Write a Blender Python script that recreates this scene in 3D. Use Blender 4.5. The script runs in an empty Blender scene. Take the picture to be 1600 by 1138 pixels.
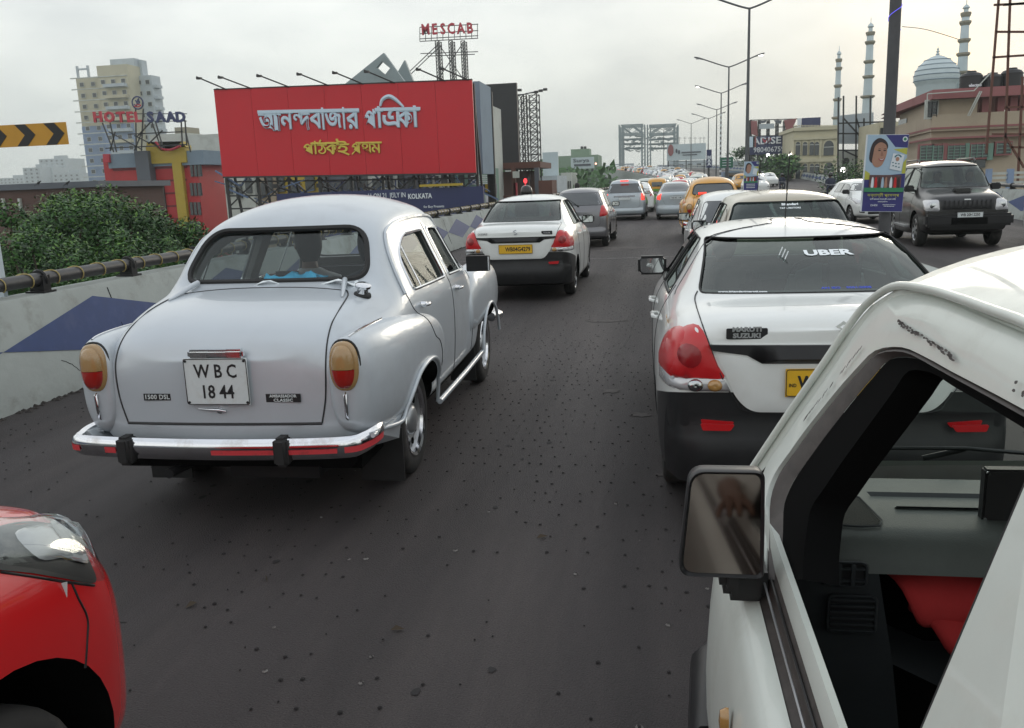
import bpy, bmesh, math, random
from mathutils import Vector, Matrix, geometry
from mathutils.bvhtree import BVHTree
random.seed(7)
S = bpy.context.scene
COL = S.collection
R = math.radians
# ---------------------------------------------------------------- camera
F, PI_, RO, YA, H = 1345.7, .207, -.038, -.166, 1.75
fw = Vector((math.sin(YA)*math.cos(PI_), math.cos(YA)*math.cos(PI_), -math.sin(PI_)))
rt = Vector((math.cos(YA), -math.sin(YA), 0))
dn = fw.cross(rt)
rt2 = rt*math.cos(RO) - dn*math.sin(RO)
dn2 = dn*math.cos(RO) + rt*math.sin(RO)
cd = bpy.data.cameras.new('camera'); cam = bpy.data.objects.new('camera', cd); COL.objects.link(cam)
m3 = Matrix((rt2, -dn2, -fw)).transposed()
cam.matrix_world = Matrix.Translation((0, 0, H)) @ m3.to_4x4()
cd.sensor_width = 36; cd.lens = F/1600*36; cd.clip_end = 6000; cd.clip_start = .05
S.camera = cam
# ---------------------------------------------------------------- sky, sun, exposure
S.view_settings.view_transform = 'Standard'; S.view_settings.look = 'None'
S.view_settings.exposure = 0; S.view_settings.gamma = 1; S.view_settings.use_curve_mapping = False
SUN_AZ, SUN_EL = R(17), R(9)      # behind the cloud above the domed mosque, to the right of the road
W = bpy.data.worlds.new('World'); S.world = W; W.use_nodes = True
nt = W.node_tree; N = nt.nodes; L = nt.links; N.clear()
def nd(t, **k):
    n = N.new(t)
    for a, b in k.items(): setattr(n, a, b)
    return n
out = nd('ShaderNodeOutputWorld'); bg = nd('ShaderNodeBackground'); bg2 = nd('ShaderNodeBackground'); add = nd('ShaderNodeAddShader')
sky = nd('ShaderNodeTexSky'); sky.sky_type = 'NISHITA'; sky.sun_disc = False
sky.sun_elevation = SUN_EL; sky.sun_rotation = SUN_AZ; sky.dust_density = 4; sky.air_density = 1
bg.inputs[1].default_value = .003
L.new(sky.outputs[0], bg.inputs[0])
tc = nd('ShaderNodeTexCoord')
sx = nd('ShaderNodeSeparateXYZ'); L.new(tc.outputs['Generated'], sx.inputs[0])
cr = nd('ShaderNodeValToRGB'); L.new(sx.outputs[2], cr.inputs[0])
e = cr.color_ramp.elements
e[0].position = 0; e[0].color = (.60, .63, .61, 1); e[1].position = .9; e[1].color = (.72, .76, .82, 1)
x = e.new(.10); x.color = (.71, .738, .71, 1)
x = e.new(.25); x.color = (.865, .885, .875, 1)
x = e.new(.5); x.color = (.86, .88, .90, 1)
# soft cloud mottling
mp = nd('ShaderNodeMapping'); mp.inputs['Scale'].default_value = (1.6, 1.6, 4.2); L.new(tc.outputs['Generated'], mp.inputs[0])
nz = nd('ShaderNodeTexNoise'); nz.inputs['Scale'].default_value = 1.5; nz.inputs['Detail'].default_value = 7; nz.inputs['Roughness'].default_value = .55
L.new(mp.outputs[0], nz.inputs[0])
cr2 = nd('ShaderNodeValToRGB'); L.new(nz.outputs[0], cr2.inputs[0])
e = cr2.color_ramp.elements; e[0].position = .36; e[0].color = (.80, .82, .835, 1); e[1].position = .66; e[1].color = (1.12, 1.12, 1.10, 1)
mx = nd('ShaderNodeMix', data_type='RGBA', blend_type='MULTIPLY'); mx.inputs[0].default_value = 1
L.new(cr.outputs[0], mx.inputs[6]); L.new(cr2.outputs[0], mx.inputs[7])
# brightness of the low sun behind the cloud
def glow(az, el, power, col, src):
    d = Vector((math.sin(az)*math.cos(el), math.cos(az)*math.cos(el), math.sin(el)))
    dt = nd('ShaderNodeVectorMath', operation='DOT_PRODUCT'); L.new(tc.outputs['Generated'], dt.inputs[0]); dt.inputs[1].default_value = d
    mm = nd('ShaderNodeMath', operation='MAXIMUM'); L.new(dt.outputs['Value'], mm.inputs[0]); mm.inputs[1].default_value = 0
    pw = nd('ShaderNodeMath', operation='POWER'); L.new(mm.outputs[0], pw.inputs[0]); pw.inputs[1].default_value = power
    ml = nd('ShaderNodeMath', operation='MULTIPLY'); L.new(pw.outputs[0], ml.inputs[0]); L.new(cr3.outputs[0], ml.inputs[1])
    mc = nd('ShaderNodeMix', data_type='RGBA', blend_type='ADD'); L.new(ml.outputs[0], mc.inputs[0])
    L.new(src, mc.inputs[6]); mc.inputs[7].default_value = (*col, 1)
    return mc.outputs[2]
cr3 = nd('ShaderNodeValToRGB'); L.new(nz.outputs[0], cr3.inputs[0])
e = cr3.color_ramp.elements; e[0].position = .3; e[0].color = (.35,)*3+(1,); e[1].position = .6; e[1].color = (1,)*3+(1,)
s = glow(R(17.2), R(6.2), 2600, (.32, .17, .0), mx.outputs[2])
s = glow(R(16.5), R(7), 320, (.12, .05, -.03), s)
s = glow(R(10), R(14), 14, (.03, .028, .02), s)
L.new(s, bg2.inputs[0]); bg2.inputs[1].default_value = 1.24
L.new(bg.outputs[0], add.inputs[0]); L.new(bg2.outputs[0], add.inputs[1]); L.new(add.outputs[0], out.inputs[0])
sd = bpy.data.lights.new('sun', 'SUN'); sd.energy = .5; sd.angle = R(20); sd.color = (1, .9, .75)
so = bpy.data.objects.new('sun', sd); COL.objects.link(so)
so.rotation_euler = Vector((-math.sin(SUN_AZ)*math.cos(SUN_EL), -math.cos(SUN_AZ)*math.cos(SUN_EL), -math.sin(SUN_EL))).to_track_quat('-Z', 'Y').to_euler()
# ---------------------------------------------------------------- helpers
_m = {}
def mat(n, c, r=.6, metal=0, coat=0, var=0, vs=8, bump=0, bs=40, emit=0, spec=.5, dirt=None, ds=2, trans=0, obj=True):
    if n in _m: return _m[n]
    m = bpy.data.materials.new(n); m.use_nodes = True; _m[n] = m
    t = m.node_tree; b = t.nodes['Principled BSDF']
    b.inputs['Base Color'].default_value = (*c, 1); b.inputs['Roughness'].default_value = r; b.inputs['Metallic'].default_value = metal
    b.inputs['Coat Weight'].default_value = coat; b.inputs['Coat Roughness'].default_value = .04; b.inputs['Specular IOR Level'].default_value = spec
    if emit: b.inputs['Emission Color'].default_value = (*c, 1); b.inputs['Emission Strength'].default_value = emit
    if trans: b.inputs['Transmission Weight'].default_value = trans
    T = t.nodes.new; K = t.links.new
    if var or bump or dirt:
        co = T('ShaderNodeTexCoord'); so_ = co.outputs['Object']
    if var:
        n1 = T('ShaderNodeTexNoise'); n1.inputs['Scale'].default_value = vs; n1.inputs['Detail'].default_value = 8; n1.inputs['Roughness'].default_value = .65
        K(so_, n1.inputs[0]); rr = T('ShaderNodeMapRange'); K(n1.outputs[0], rr.inputs[0])
        rr.inputs[1].default_value = .3; rr.inputs[2].default_value = .7; rr.inputs[3].default_value = 1-var; rr.inputs[4].default_value = 1+var
        hs = T('ShaderNodeHueSaturation'); hs.inputs['Color'].default_value = (*c, 1); K(rr.outputs[0], hs.inputs['Value'])
        cur = hs.outputs[0]
    else: cur = None
    if dirt:
        n2 = T('ShaderNodeTexNoise'); n2.inputs['Scale'].default_value = ds; n2.inputs['Detail'].default_value = 10; n2.inputs['Roughness'].default_value = .7
        K(so_, n2.inputs[0]); r2 = T('ShaderNodeMapRange'); K(n2.outputs[0], r2.inputs[0]); r2.inputs[1].default_value = .52; r2.inputs[2].default_value = .72
        r2.inputs[4].default_value = dirt[3] if len(dirt) > 3 else .7
        mx = T('ShaderNodeMix'); mx.data_type = 'RGBA'; K(r2.outputs[0], mx.inputs[0])
        if cur: K(cur, mx.inputs[6])
        else: mx.inputs[6].default_value = (*c, 1)
        mx.inputs[7].default_value = (*dirt[:3], 1); cur = mx.outputs[2]
        r3 = T('ShaderNodeMapRange'); K(r2.outputs[0], r3.inputs[0]); r3.inputs[3].default_value = r; r3.inputs[4].default_value = min(1, r+.25); K(r3.outputs[0], b.inputs['Roughness'])
    if cur: K(cur, b.inputs['Base Color'])
    if bump:
        n3 = T('ShaderNodeTexNoise'); n3.inputs['Scale'].default_value = bs; n3.inputs['Detail'].default_value = 6; K(so_, n3.inputs[0])
        bp = T('ShaderNodeBump'); bp.inputs['Strength'].default_value = bump; bp.inputs['Distance'].default_value = .02; K(n3.outputs[0], bp.inputs['Height']); K(bp.outputs[0], b.inputs['Normal'])
    return m
def glassmat(n, tint=(.5, .55, .52), gl=.12, ior=1.5, fm=1.3):
    if n in _m: return _m[n]
    m = bpy.data.materials.new(n); m.use_nodes = True; _m[n] = m
    t = m.node_tree; t.nodes.clear(); T = t.nodes.new; K = t.links.new
    o = T('ShaderNodeOutputMaterial'); tr = T('ShaderNodeBsdfTransparent'); tr.inputs[0].default_value = (*tint, 1)
    g = T('ShaderNodeBsdfGlossy'); g.inputs['Roughness'].default_value = .03; g.inputs[0].default_value = (.95, 1, .98, 1)
    fr = T('ShaderNodeFresnel'); ge = T('ShaderNodeNewGeometry'); io = T('ShaderNodeMix'); io.inputs[2].default_value = ior; io.inputs[3].default_value = 1/ior; K(ge.outputs['Backfacing'], io.inputs[0]); K(io.outputs[0], fr.inputs[0])
    ad = T('ShaderNodeMath'); ad.operation = 'MULTIPLY_ADD'; K(fr.outputs[0], ad.inputs[0]); ad.inputs[1].default_value = fm; ad.inputs[2].default_value = gl*.3; ad.use_clamp = True
    x = T('ShaderNodeMixShader'); K(ad.outputs[0], x.inputs[0]); K(tr.outputs[0], x.inputs[1]); K(g.outputs[0], x.inputs[2]); K(x.outputs[0], o.inputs[0])
    return m
def link(n, me, mats=(), parent=None, loc=None, smooth=None):
    o = bpy.data.objects.new(n, me); COL.objects.link(o)
    idx = None
    if n and len(me.materials): idx = [p.material_index for p in me.polygons]; me.materials.clear()
    for m in (mats if isinstance(mats, (list, tuple)) else [mats]): me.materials.append(m)
    if idx: me.polygons.foreach_set('material_index', idx)
    if parent: o.parent = parent
    if loc: o.location = loc
    if smooth is not None: shade(me, smooth)
    return o
def shade(me, ang=40):
    for p in me.polygons: p.use_smooth = True
    if ang < 180: me.set_sharp_from_angle(angle=R(ang))
def pyd(n, v, f, mats, parent=None, smooth=None, mi=None):
    me = bpy.data.meshes.new(n); me.from_pydata([tuple(p) for p in v], [], f); me.update()
    o = link(n, me, mats, parent, None, smooth)
    if mi: me.polygons.foreach_set('material_index', mi)
    return o
def tag(o, label, cat, group=None, kind=None):
    if label: o['label'] = label
    if cat: o['category'] = cat
    if group: o['group'] = group
    if kind: o['kind'] = kind
    return o
def empty(n, loc=(0, 0, 0), rz=0, label=None, cat=None, group=None):
    o = bpy.data.objects.new(n, None); COL.objects.link(o); o.location = loc; o.rotation_euler = (0, 0, rz); o.empty_display_size = .2
    return tag(o, label, cat, group)
def copy_tree(o, parent=None):
    c = o.copy(); COL.objects.link(c); c.parent = parent
    for ch in list(o.children): copy_tree(ch, c)
    return c
class MB:
    """collects boxes, bars and tubes that become ONE mesh object"""
    def __init__(s): s.v = []; s.f = []; s.mi = []; s.cur = 0
    def add(s, v, f):
        k = len(s.v); s.v += [tuple(p) for p in v]; s.f += [tuple(i+k for i in q) for q in f]; s.mi += [s.cur]*len(f); return s
    def box(s, c, d, rz=0, M=None):
        x, y, z = [a/2 for a in d]; vv = [Vector((i*x, j*y, k*z)) for i in (-1, 1) for j in (-1, 1) for k in (-1, 1)]
        if rz: q = Matrix.Rotation(rz, 3, 'Z'); vv = [q@p for p in vv]
        if M: vv = [M@p for p in vv]
        return s.add([p+Vector(c) for p in vv], [(0, 1, 3, 2), (4, 6, 7, 5), (0, 4, 5, 1), (2, 3, 7, 6), (0, 2, 6, 4), (1, 5, 7, 3)])
    def bar(s, a, b, w, h=None, n=None, w2=None):
        a = Vector(a); b = Vector(b); d = b-a
        if d.length < 1e-6: return s
        q = d.to_track_quat('Z', 'Y').to_matrix(); h = h or w
        if n:
            ra, rb = w, (w2 or w); vv = []
            for P, r in ((a, ra), (b, rb)): vv += [P+q@Vector((r*math.cos(6.2832*i/n), r*math.sin(6.2832*i/n), 0)) for i in range(n)]
            return s.add(vv, [(i, (i+1) % n, n+(i+1) % n, n+i) for i in range(n)]+[tuple(range(n))[::-1], tuple(range(n, 2*n))])
        vv = [P+q@Vector((i*w/2, j*h/2, 0)) for P in (a, b) for i, j in ((-1, -1), (1, -1), (1, 1), (-1, 1))]
        return s.add(vv, [(3, 2, 1, 0), (4, 5, 6, 7)]+[(i, (i+1) % 4, 4+(i+1) % 4, 4+i) for i in range(4)])
    def tube(s, pts, r, n=6, closed=False):
        P = [Vector(p) for p in pts]; m = len(P); rs = r if isinstance(r, (list, tuple)) else [r]*m; k = len(s.v); up = Vector((0, 0, 1)); vv = []; ref = None
        for i, p in enumerate(P):
            t = (P[(i+1) % m]-P[i-1]) if closed else (P[min(i+1, m-1)]-P[max(i-1, 0)])
            if t.length < 1e-9: t = Vector((0, 1, 0))
            t.normalize()
            if ref is None: ref = t.orthogonal().normalized()
            ref = (ref-t*ref.dot(t)); ref = ref.normalized() if ref.length > 1e-6 else t.orthogonal().normalized()
            b = t.cross(ref); vv += [p+(ref*math.cos(6.2832*j/n)+b*math.sin(6.2832*j/n))*rs[i] for j in range(n)]
        ff = [(i*n+j, i*n+(j+1) % n, ((i+1) % m)*n+(j+1) % n, ((i+1) % m)*n+j) for i in range(m if closed else m-1) for j in range(n)]
        if not closed: ff += [tuple(range(n))[::-1], tuple(range((m-1)*n, m*n))]
        return s.add(vv, ff)
    def lathe(s, prof, n=24, M=None, axis='Z'):
        vv = []; m = len(prof)
        for r, z in prof:
            for i in range(n):
                a = 6.2832*i/n; p = Vector((r*math.cos(a), r*math.sin(a), z)) if axis == 'Z' else Vector((z, r*math.cos(a), r*math.sin(a)))
                vv.append(M@p if M else p)
        return s.add(vv, [(i*n+j, i*n+(j+1) % n, (i+1)*n+(j+1) % n, (i+1)*n+j) for i in range(m-1) for j in range(n)])
    def prism(s, pts, d, M=None):
        """pts in xy extruded by d along z"""
        n = len(pts); vv = [Vector((a, b, z)) for z in (0, d) for a, b in pts]
        if M: vv = [M@p for p in vv]
        return s.add(vv, [tuple(range(n))[::-1], tuple(range(n, 2*n))]+[(i, (i+1) % n, n+(i+1) % n, n+i) for i in range(n)])
    def build(s, n, mats, parent=None, smooth=None, loc=None):
        o = pyd(n, s.v, s.f, mats, parent, None, s.mi if any(s.mi) else None)
        if loc: o.location = loc
        bm = bmesh.new(); bm.from_mesh(o.data); bmesh.ops.recalc_face_normals(bm, faces=bm.faces); bm.to_mesh(o.data); bm.free()
        if smooth is not None: shade(o.data, smooth)
        return o
def rpoly(pts, r=.04, n=5):
    """polygon with rounded corners; r single or per corner"""
    o = []; m = len(pts)
    for i in range(m):
        p = Vector(pts[i]); a = Vector(pts[i-1])-p; b = Vector(pts[(i+1) % m])-p; rr = r[i] if isinstance(r, (list, tuple)) else r
        rr = min(rr, a.length*.48, b.length*.48)
        if rr < 1e-4: o.append(tuple(p)); continue
        a = p+a.normalized()*rr; b = p+b.normalized()*rr
        for k in range(n+1):
            t = k/n; o.append(tuple(a*(1-t)**2+p*2*t*(1-t)+b*t*t))
    return o
def dens(pts, step, closed=True):
    o = []; m = len(pts)
    for i in range(m if closed else m-1):
        a = Vector(pts[i]); b = Vector(pts[(i+1) % m]); k = max(1, int((b-a).length/step))
        o += [tuple(a.lerp(b, j/k)) for j in range(k)]
    if not closed: o.append(tuple(pts[-1]))
    return o
def crv(pts, n=8, closed=False):
    """Catmull-Rom through points"""
    P = [Vector(p) for p in pts]; m = len(P); o = []
    for i in range(m if closed else m-1):
        if closed: a, b, c, d = P[i-1], P[i], P[(i+1) % m], P[(i+2) % m]
        else: a, b, c, d = P[max(i-1, 0)], P[i], P[i+1], P[min(i+2, m-1)]
        for k in range(n):
            t = k/n; o.append(tuple(.5*((2*b)+(c-a)*t+(2*a-5*b+4*c-d)*t*t+(3*b-a-3*c+d)*t**3)))
    if not closed: o.append(tuple(P[-1]))
    return o
def caster(bvh, axis, sg):
    def c(u, v):
        if axis == 'x': o, d = Vector((sg*4, u, v)), Vector((-sg, 0, 0))
        elif axis == 'y': o, d = Vector((u, sg*12, v)), Vector((0, -sg, 0))
        else: o, d = Vector((u, v, 6)), Vector((0, 0, -1))
        h = bvh.ray_cast(o, d)
        if h[0] is None:
            q = {'x': Vector((sg*.8, u, v)), 'y': Vector((u, sg*2, v)), 'z': Vector((u, v, 1.2))}[axis]; h = bvh.find_nearest(q); return h[0], -d
        n = h[1] if h[1].dot(d) < 0 else -h[1]
        return h[0], n
    return c
def ptd(p, a, b):
    ab = b-a; t = max(0, min(1, (p-a).dot(ab)/max(ab.length_squared, 1e-12))); return (p-a-ab*t).length
def patch(n, bvh, axis, sg, ol, mats, parent, off=.004, bulge=0, br=.03, step=.05, skirt=0, smooth=60, flat=None):
    """a panel that follows the body inside a 2-D outline, optionally bulging outwards"""
    ol = dens(ol, step); V2 = [Vector(p) for p in ol]; m = len(V2)
    x0, x1 = min(p.x for p in V2), max(p.x for p in V2); y0, y1 = min(p.y for p in V2), max(p.y for p in V2)
    ins = []
    def inside(p):
        c = False
        for i in range(m):
            a, b = V2[i], V2[i-1]
            if (a.y > p.y) != (b.y > p.y) and p.x < (b.x-a.x)*(p.y-a.y)/(b.y-a.y)+a.x: c = not c
        return c
    yy = y0+step/2; row = 0
    while yy < y1:
        xx = x0+step/2*(1+row % 2)
        while xx < x1:
            p = Vector((xx, yy))
            if inside(p) and min(ptd(p, V2[i], V2[i-1]) for i in range(m)) > step*.35: ins.append(p)
            xx += step
        yy += step; row += 1
    r = geometry.delaunay_2d_cdt(V2+ins, [], [list(range(m))], 1, 1e-5)
    c = caster(bvh, axis, sg); v = []
    for p in r[0]:
        P, nn = c(p.x, p.y) if flat is None else flat(p.x, p.y)
        o_ = off
        if bulge:
            d = min(ptd(p, V2[i], V2[i-1]) for i in range(m)); t = min(1, d/br); o_ += bulge*math.sqrt(max(0, 1-(1-t)**2))
        v.append(P+nn*o_)
    f = [tuple(q) for q in r[2]]
    me = bpy.data.meshes.new(n); me.from_pydata(v, [], f); me.update()
    # orient outward
    tot = Vector((0, 0, 0))
    for p in me.polygons: tot += p.normal*p.area
    want = {'x': Vector((sg, 0, 0)), 'y': Vector((0, sg, 0)), 'z': Vector((0, 0, 1))}[axis]
    if tot.dot(want) < 0: me.flip_normals()
    if skirt:
        bm = bmesh.new(); bm.from_mesh(me); be = [e for e in bm.edges if e.is_boundary]
        g = bmesh.ops.extrude_edge_only(bm, edges=be); 
        for q in g['geom']:
            if isinstance(q, bmesh.types.BMVert): q.co -= want*skirt
        bmesh.ops.recalc_face_normals(bm, faces=bm.faces); bm.to_mesh(me); bm.free()
    return link(n, me, mats, parent, None, smooth)
def seam(mb, bvh, axis, sg, pts, r=.004, closed=False, off=0, step=.04, n=5):
    c = caster(bvh, axis, sg); P = []
    for p in dens(pts, step, closed):
        q, nn = c(*p); P.append(q+nn*off)
    mb.tube(P, r, n, closed)
def text(n, s, size, M, m, parent=None, ext=.002, bold=0, align='CENTER', space=1, sx=1, sh=0, bev_=0):
    cu = bpy.data.curves.new(n, 'FONT'); cu.body = s; cu.size = size; cu.extrude = ext; cu.offset = bold; cu.align_x = align; cu.align_y = 'CENTER'; cu.space_character = space; cu.resolution_u = 2; cu.shear = sh; cu.bevel_depth = bev_; cu.bevel_resolution = 0
    o = bpy.data.objects.new(n, cu); COL.objects.link(o); dg = bpy.context.evaluated_depsgraph_get()
    me = bpy.data.meshes.new_from_object(o.evaluated_get(dg)); bpy.data.objects.remove(o); bpy.data.curves.remove(cu)
    me.transform(M @ Matrix.Diagonal((sx, 1, 1, 1))); me.materials.clear()
    return link(n, me, m, parent)
def frame(o, xd, yd):
    """matrix with x axis xd, y axis yd at o"""
    x = Vector(xd).normalized(); z = x.cross(Vector(yd)).normalized(); y = z.cross(x)
    M = Matrix((x, y, z)).transposed().to_4x4(); M.translation = Vector(o); return M
def roadz(y): return 0 if y < 60 else (1.3e-4*(y-60)**2 if y < 170 else 1.573+.0286*(y-170)-(3e-5*(y-170)**2 if y < 400 else 1.587+.0148*(y-400)))
def cage(st, lvl=3, bow_r=.02, bow_f=.03):
    """body surface: stations (y, zc, ze, wt, zb, wb, wm, zm, wl, zs, zf) -> dense closed mesh (verts, faces)"""
    v = []; f = []; K = 12
    for (y, zc, ze, wt, zb, wb, wm, zm, wl, zs, zf) in st:
        h = [(0, zc), (.5*wt, zc-.12*(zc-ze)), (wt*.86, ze+.38*(zc-ze)), (wt, ze), (wt+.55*(wb-wt), ze+.6*(zb-ze)), (wb, zb), (wb+.75*(wm-wb), zb+.35*(zm-zb)), (wm, zm), (wl, zs+.07), (wl-.03, zs), (wl-.22, zf), (0, zf)]
        v += [(x, y, z) for x, z in h]+[(-x, y, z) for x, z in h[1:-1][::-1]]
    n = 2*K-2
    for i in range(len(st)-1):
        for j in range(n): f.append((i*n+j, i*n+(j+1) % n, (i+1)*n+(j+1) % n, (i+1)*n+j))
    for base, sg, bow in ((0, 1, bow_r), ((len(st)-1)*n, -1, bow_f)):
        # cap: column of centre verts then strips left/right
        cen = [base]
        for j in range(1, K-1):
            a = Vector(v[base+j]); k = len(v); v.append((0, a.y-sg*bow*1.2, a.z)); cen.append(k)
        cen.append(base+K-1)
        for j in range(K-1):
            a, b = base+j, base+j+1; ca, cb = cen[j], cen[j+1]; la, lb = base+(n-j) % n, base+(n-j-1) % n
            for q in ((a, b, cb, ca), (ca, cb, lb, la)):
                q = tuple(dict.fromkeys(q))
                if sg < 0: q = q[::-1]
                if len(q) > 2: f.append(q)
    me = bpy.data.meshes.new('cage'); me.from_pydata(v, [], f); me.update()
    bm = bmesh.new(); bm.from_mesh(me); bmesh.ops.recalc_face_normals(bm, faces=bm.faces); bm.to_mesh(me); bm.free()
    if lvl == 0: return me
    o = bpy.data.objects.new('cage', me); COL.objects.link(o); md = o.modifiers.new('s', 'SUBSURF'); md.levels = lvl; md.subdivision_type = 'CATMULL_CLARK'
    dg = bpy.context.evaluated_depsgraph_get(); r = bpy.data.meshes.new_from_object(o.evaluated_get(dg)); bpy.data.objects.remove(o); bpy.data.meshes.remove(me)
    return r
def bvh_of(me):
    return BVHTree.FromPolygons([v.co[:] for v in me.vertices], [tuple(p.vertices) for p in me.polygons])
def boolean(me, cutters, mi=1, mis=None):
    """subtract each cutter mesh; cut faces take material index mi"""
    o = bpy.data.objects.new('b', me); COL.objects.link(o); tmp = [o]
    while len(me.materials) < mi+1: me.materials.append(None)
    for ic, c in enumerate(cutters):
        m_i = mis[ic] if mis else mi
        while len(me.materials) < m_i+1: me.materials.append(None)
        if isinstance(c, MB):
            cm = bpy.data.meshes.new('c'); cm.from_pydata(c.v, [], c.f); cm.update()
            bm = bmesh.new(); bm.from_mesh(cm); bmesh.ops.recalc_face_normals(bm, faces=bm.faces); bm.to_mesh(cm); bm.free()
        else: cm = c
        while len(cm.materials) < m_i+1: cm.materials.append(None)
        cm.polygons.foreach_set('material_index', [m_i]*len(cm.polygons))
        co = bpy.data.objects.new('c', cm); COL.objects.link(co); tmp.append(co)
        md = o.modifiers.new('b', 'BOOLEAN'); md.operation = 'DIFFERENCE'; md.solver = 'EXACT'; md.object = co
    dg = bpy.context.evaluated_depsgraph_get(); r = bpy.data.meshes.new_from_object(o.evaluated_get(dg))
    for t in tmp: bpy.data.objects.remove(t)
    return r
# ---------------------------------------------------------------- materials
M_ = dict(
 rubber=mat('black_rubber', (.018, .018, .018), .75, var=.15), trim=mat('black_trim', (.019, .019, .020), .34, var=.15, dirt=(.045, .04, .036, .3), ds=3, spec=.3), dark=mat('dark_void', (.005, .005, .005), .95, spec=.05),
 chrome=mat('chrome', (.75, .76, .78), .12, 1, dirt=(.25, .17, .11, .35), ds=6), steel=mat('painted_steel', (.4, .41, .42), .35, .7, dirt=(.12, .09, .07, .6), ds=5),
 tyre=mat('tyre', (.022, .021, .020), .85, var=.2, dirt=(.12, .10, .085, .5), ds=6), alloy=mat('alloy', (.45, .46, .47), .3, .8, dirt=(.1, .09, .08, .6), ds=7),
 silver=mat('silver_paint', (.51, .55, .585), .33, .2, .5, var=.03, vs=2, dirt=(.42, .44, .46, .5), ds=2.2), white=mat('white_paint', (.74, .76, .74), .28, 0, .8, var=.02, dirt=(.55, .53, .48, .4), ds=2),
 white2=mat('old_white_paint', (.60, .64, .59), .38, 0, .35, var=.03, dirt=(.42, .42, .36, .45), ds=3), red=mat('red_paint', (.56, .010, .012), .25, 0, .9, dirt=(.30, .03, .02, .3), ds=2),
 yellow=mat('taxi_yellow', (.62, .30, .03), .35, 0, .5, var=.05, dirt=(.33, .2, .07, .5)), grey=mat('grey_paint', (.17, .17, .18), .3, .5, .8, dirt=(.2, .19, .18, .4)),
 lsilver=mat('light_silver_paint', (.40, .45, .48), .3, .3, .8, dirt=(.3, .3, .29, .4)), beige=mat('beige_paint', (.40, .36, .27), .3, .4, .7, dirt=(.28, .26, .22, .4)), black=mat('black_paint', (.008, .0075, .007), .28, 0, .3, dirt=(.03, .026, .022, .3), ds=2),
 lred=mat('lamp_red', (.52, .012, .016), .3, 0, .45, spec=.5), lredlit=mat('lamp_red_lit', (1, .05, .03), .3, emit=1.5), lclear=mat('lamp_clear', (.55, .55, .56), .1, .3, 1), lamber=mat('lamp_amber', (.42, .23, .07), .18, 0, 1), lwhite=mat('lamp_lit_white', (1, .95, .85), .3, emit=4),
 oldred=mat('old_lens_red', (.33, .014, .010), .2, 0, 1, dirt=(.12, .02, .015, .5), ds=20), oldamb=mat('old_lens_amber', (.36, .22, .085), .25, 0, 1, dirt=(.22, .14, .06, .5), ds=20),
 pyellow=mat('plate_yellow', (.72, .42, .02), .4, var=.06, vs=20), pwhite=mat('plate_white', (.62, .66, .66), .4, var=.04, vs=20, dirt=(.4, .38, .33, .4), ds=9), ink=mat('ink_black', (.012, .012, .013), .5), sred=mat('reflector_red', (.65, .06, .07), .4, dirt=(.2, .05, .04, .7), ds=12),
 glass=glassmat('window_glass', (.80, .84, .84), .08, 1.33, .8), sglass=glassmat('side_glass', (.42, .46, .46), .03, 1.30, .35), tint=glassmat('tinted_glass', (.30, .37, .35), .10, 1.45, 1.0), dglass=mat('dark_glass', (.02, .026, .028), .05, 0, 1, spec=.9), seat=mat('seat_fabric', (.045, .042, .045), .9, var=.2), lining=mat('cabin_lining', (.22, .22, .21), .8, var=.1), seatg=mat('seat_grey', (.13, .13, .14), .8, var=.2),
 skin=mat('skin', (.20, .105, .065), .6, var=.1), hair=mat('hair', (.010, .009, .009), .6), shirtw=mat('white_shirt', (.62, .64, .68), .85, var=.08), shirtd=mat('dark_shirt', (.03, .035, .06), .85, var=.1), shirtr=mat('red_cloth', (.5, .03, .03), .9, var=.12), bluec=mat('blue_cloth', (.05, .42, .66), .8, var=.1), mirror=mat('mirror_glass', (.5, .52, .52), .03, 1), sticker=mat('sticker_white', (.85, .9, .92), .5), blues=mat('sticker_blue', (.03, .07, .5), .5),
)
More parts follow.
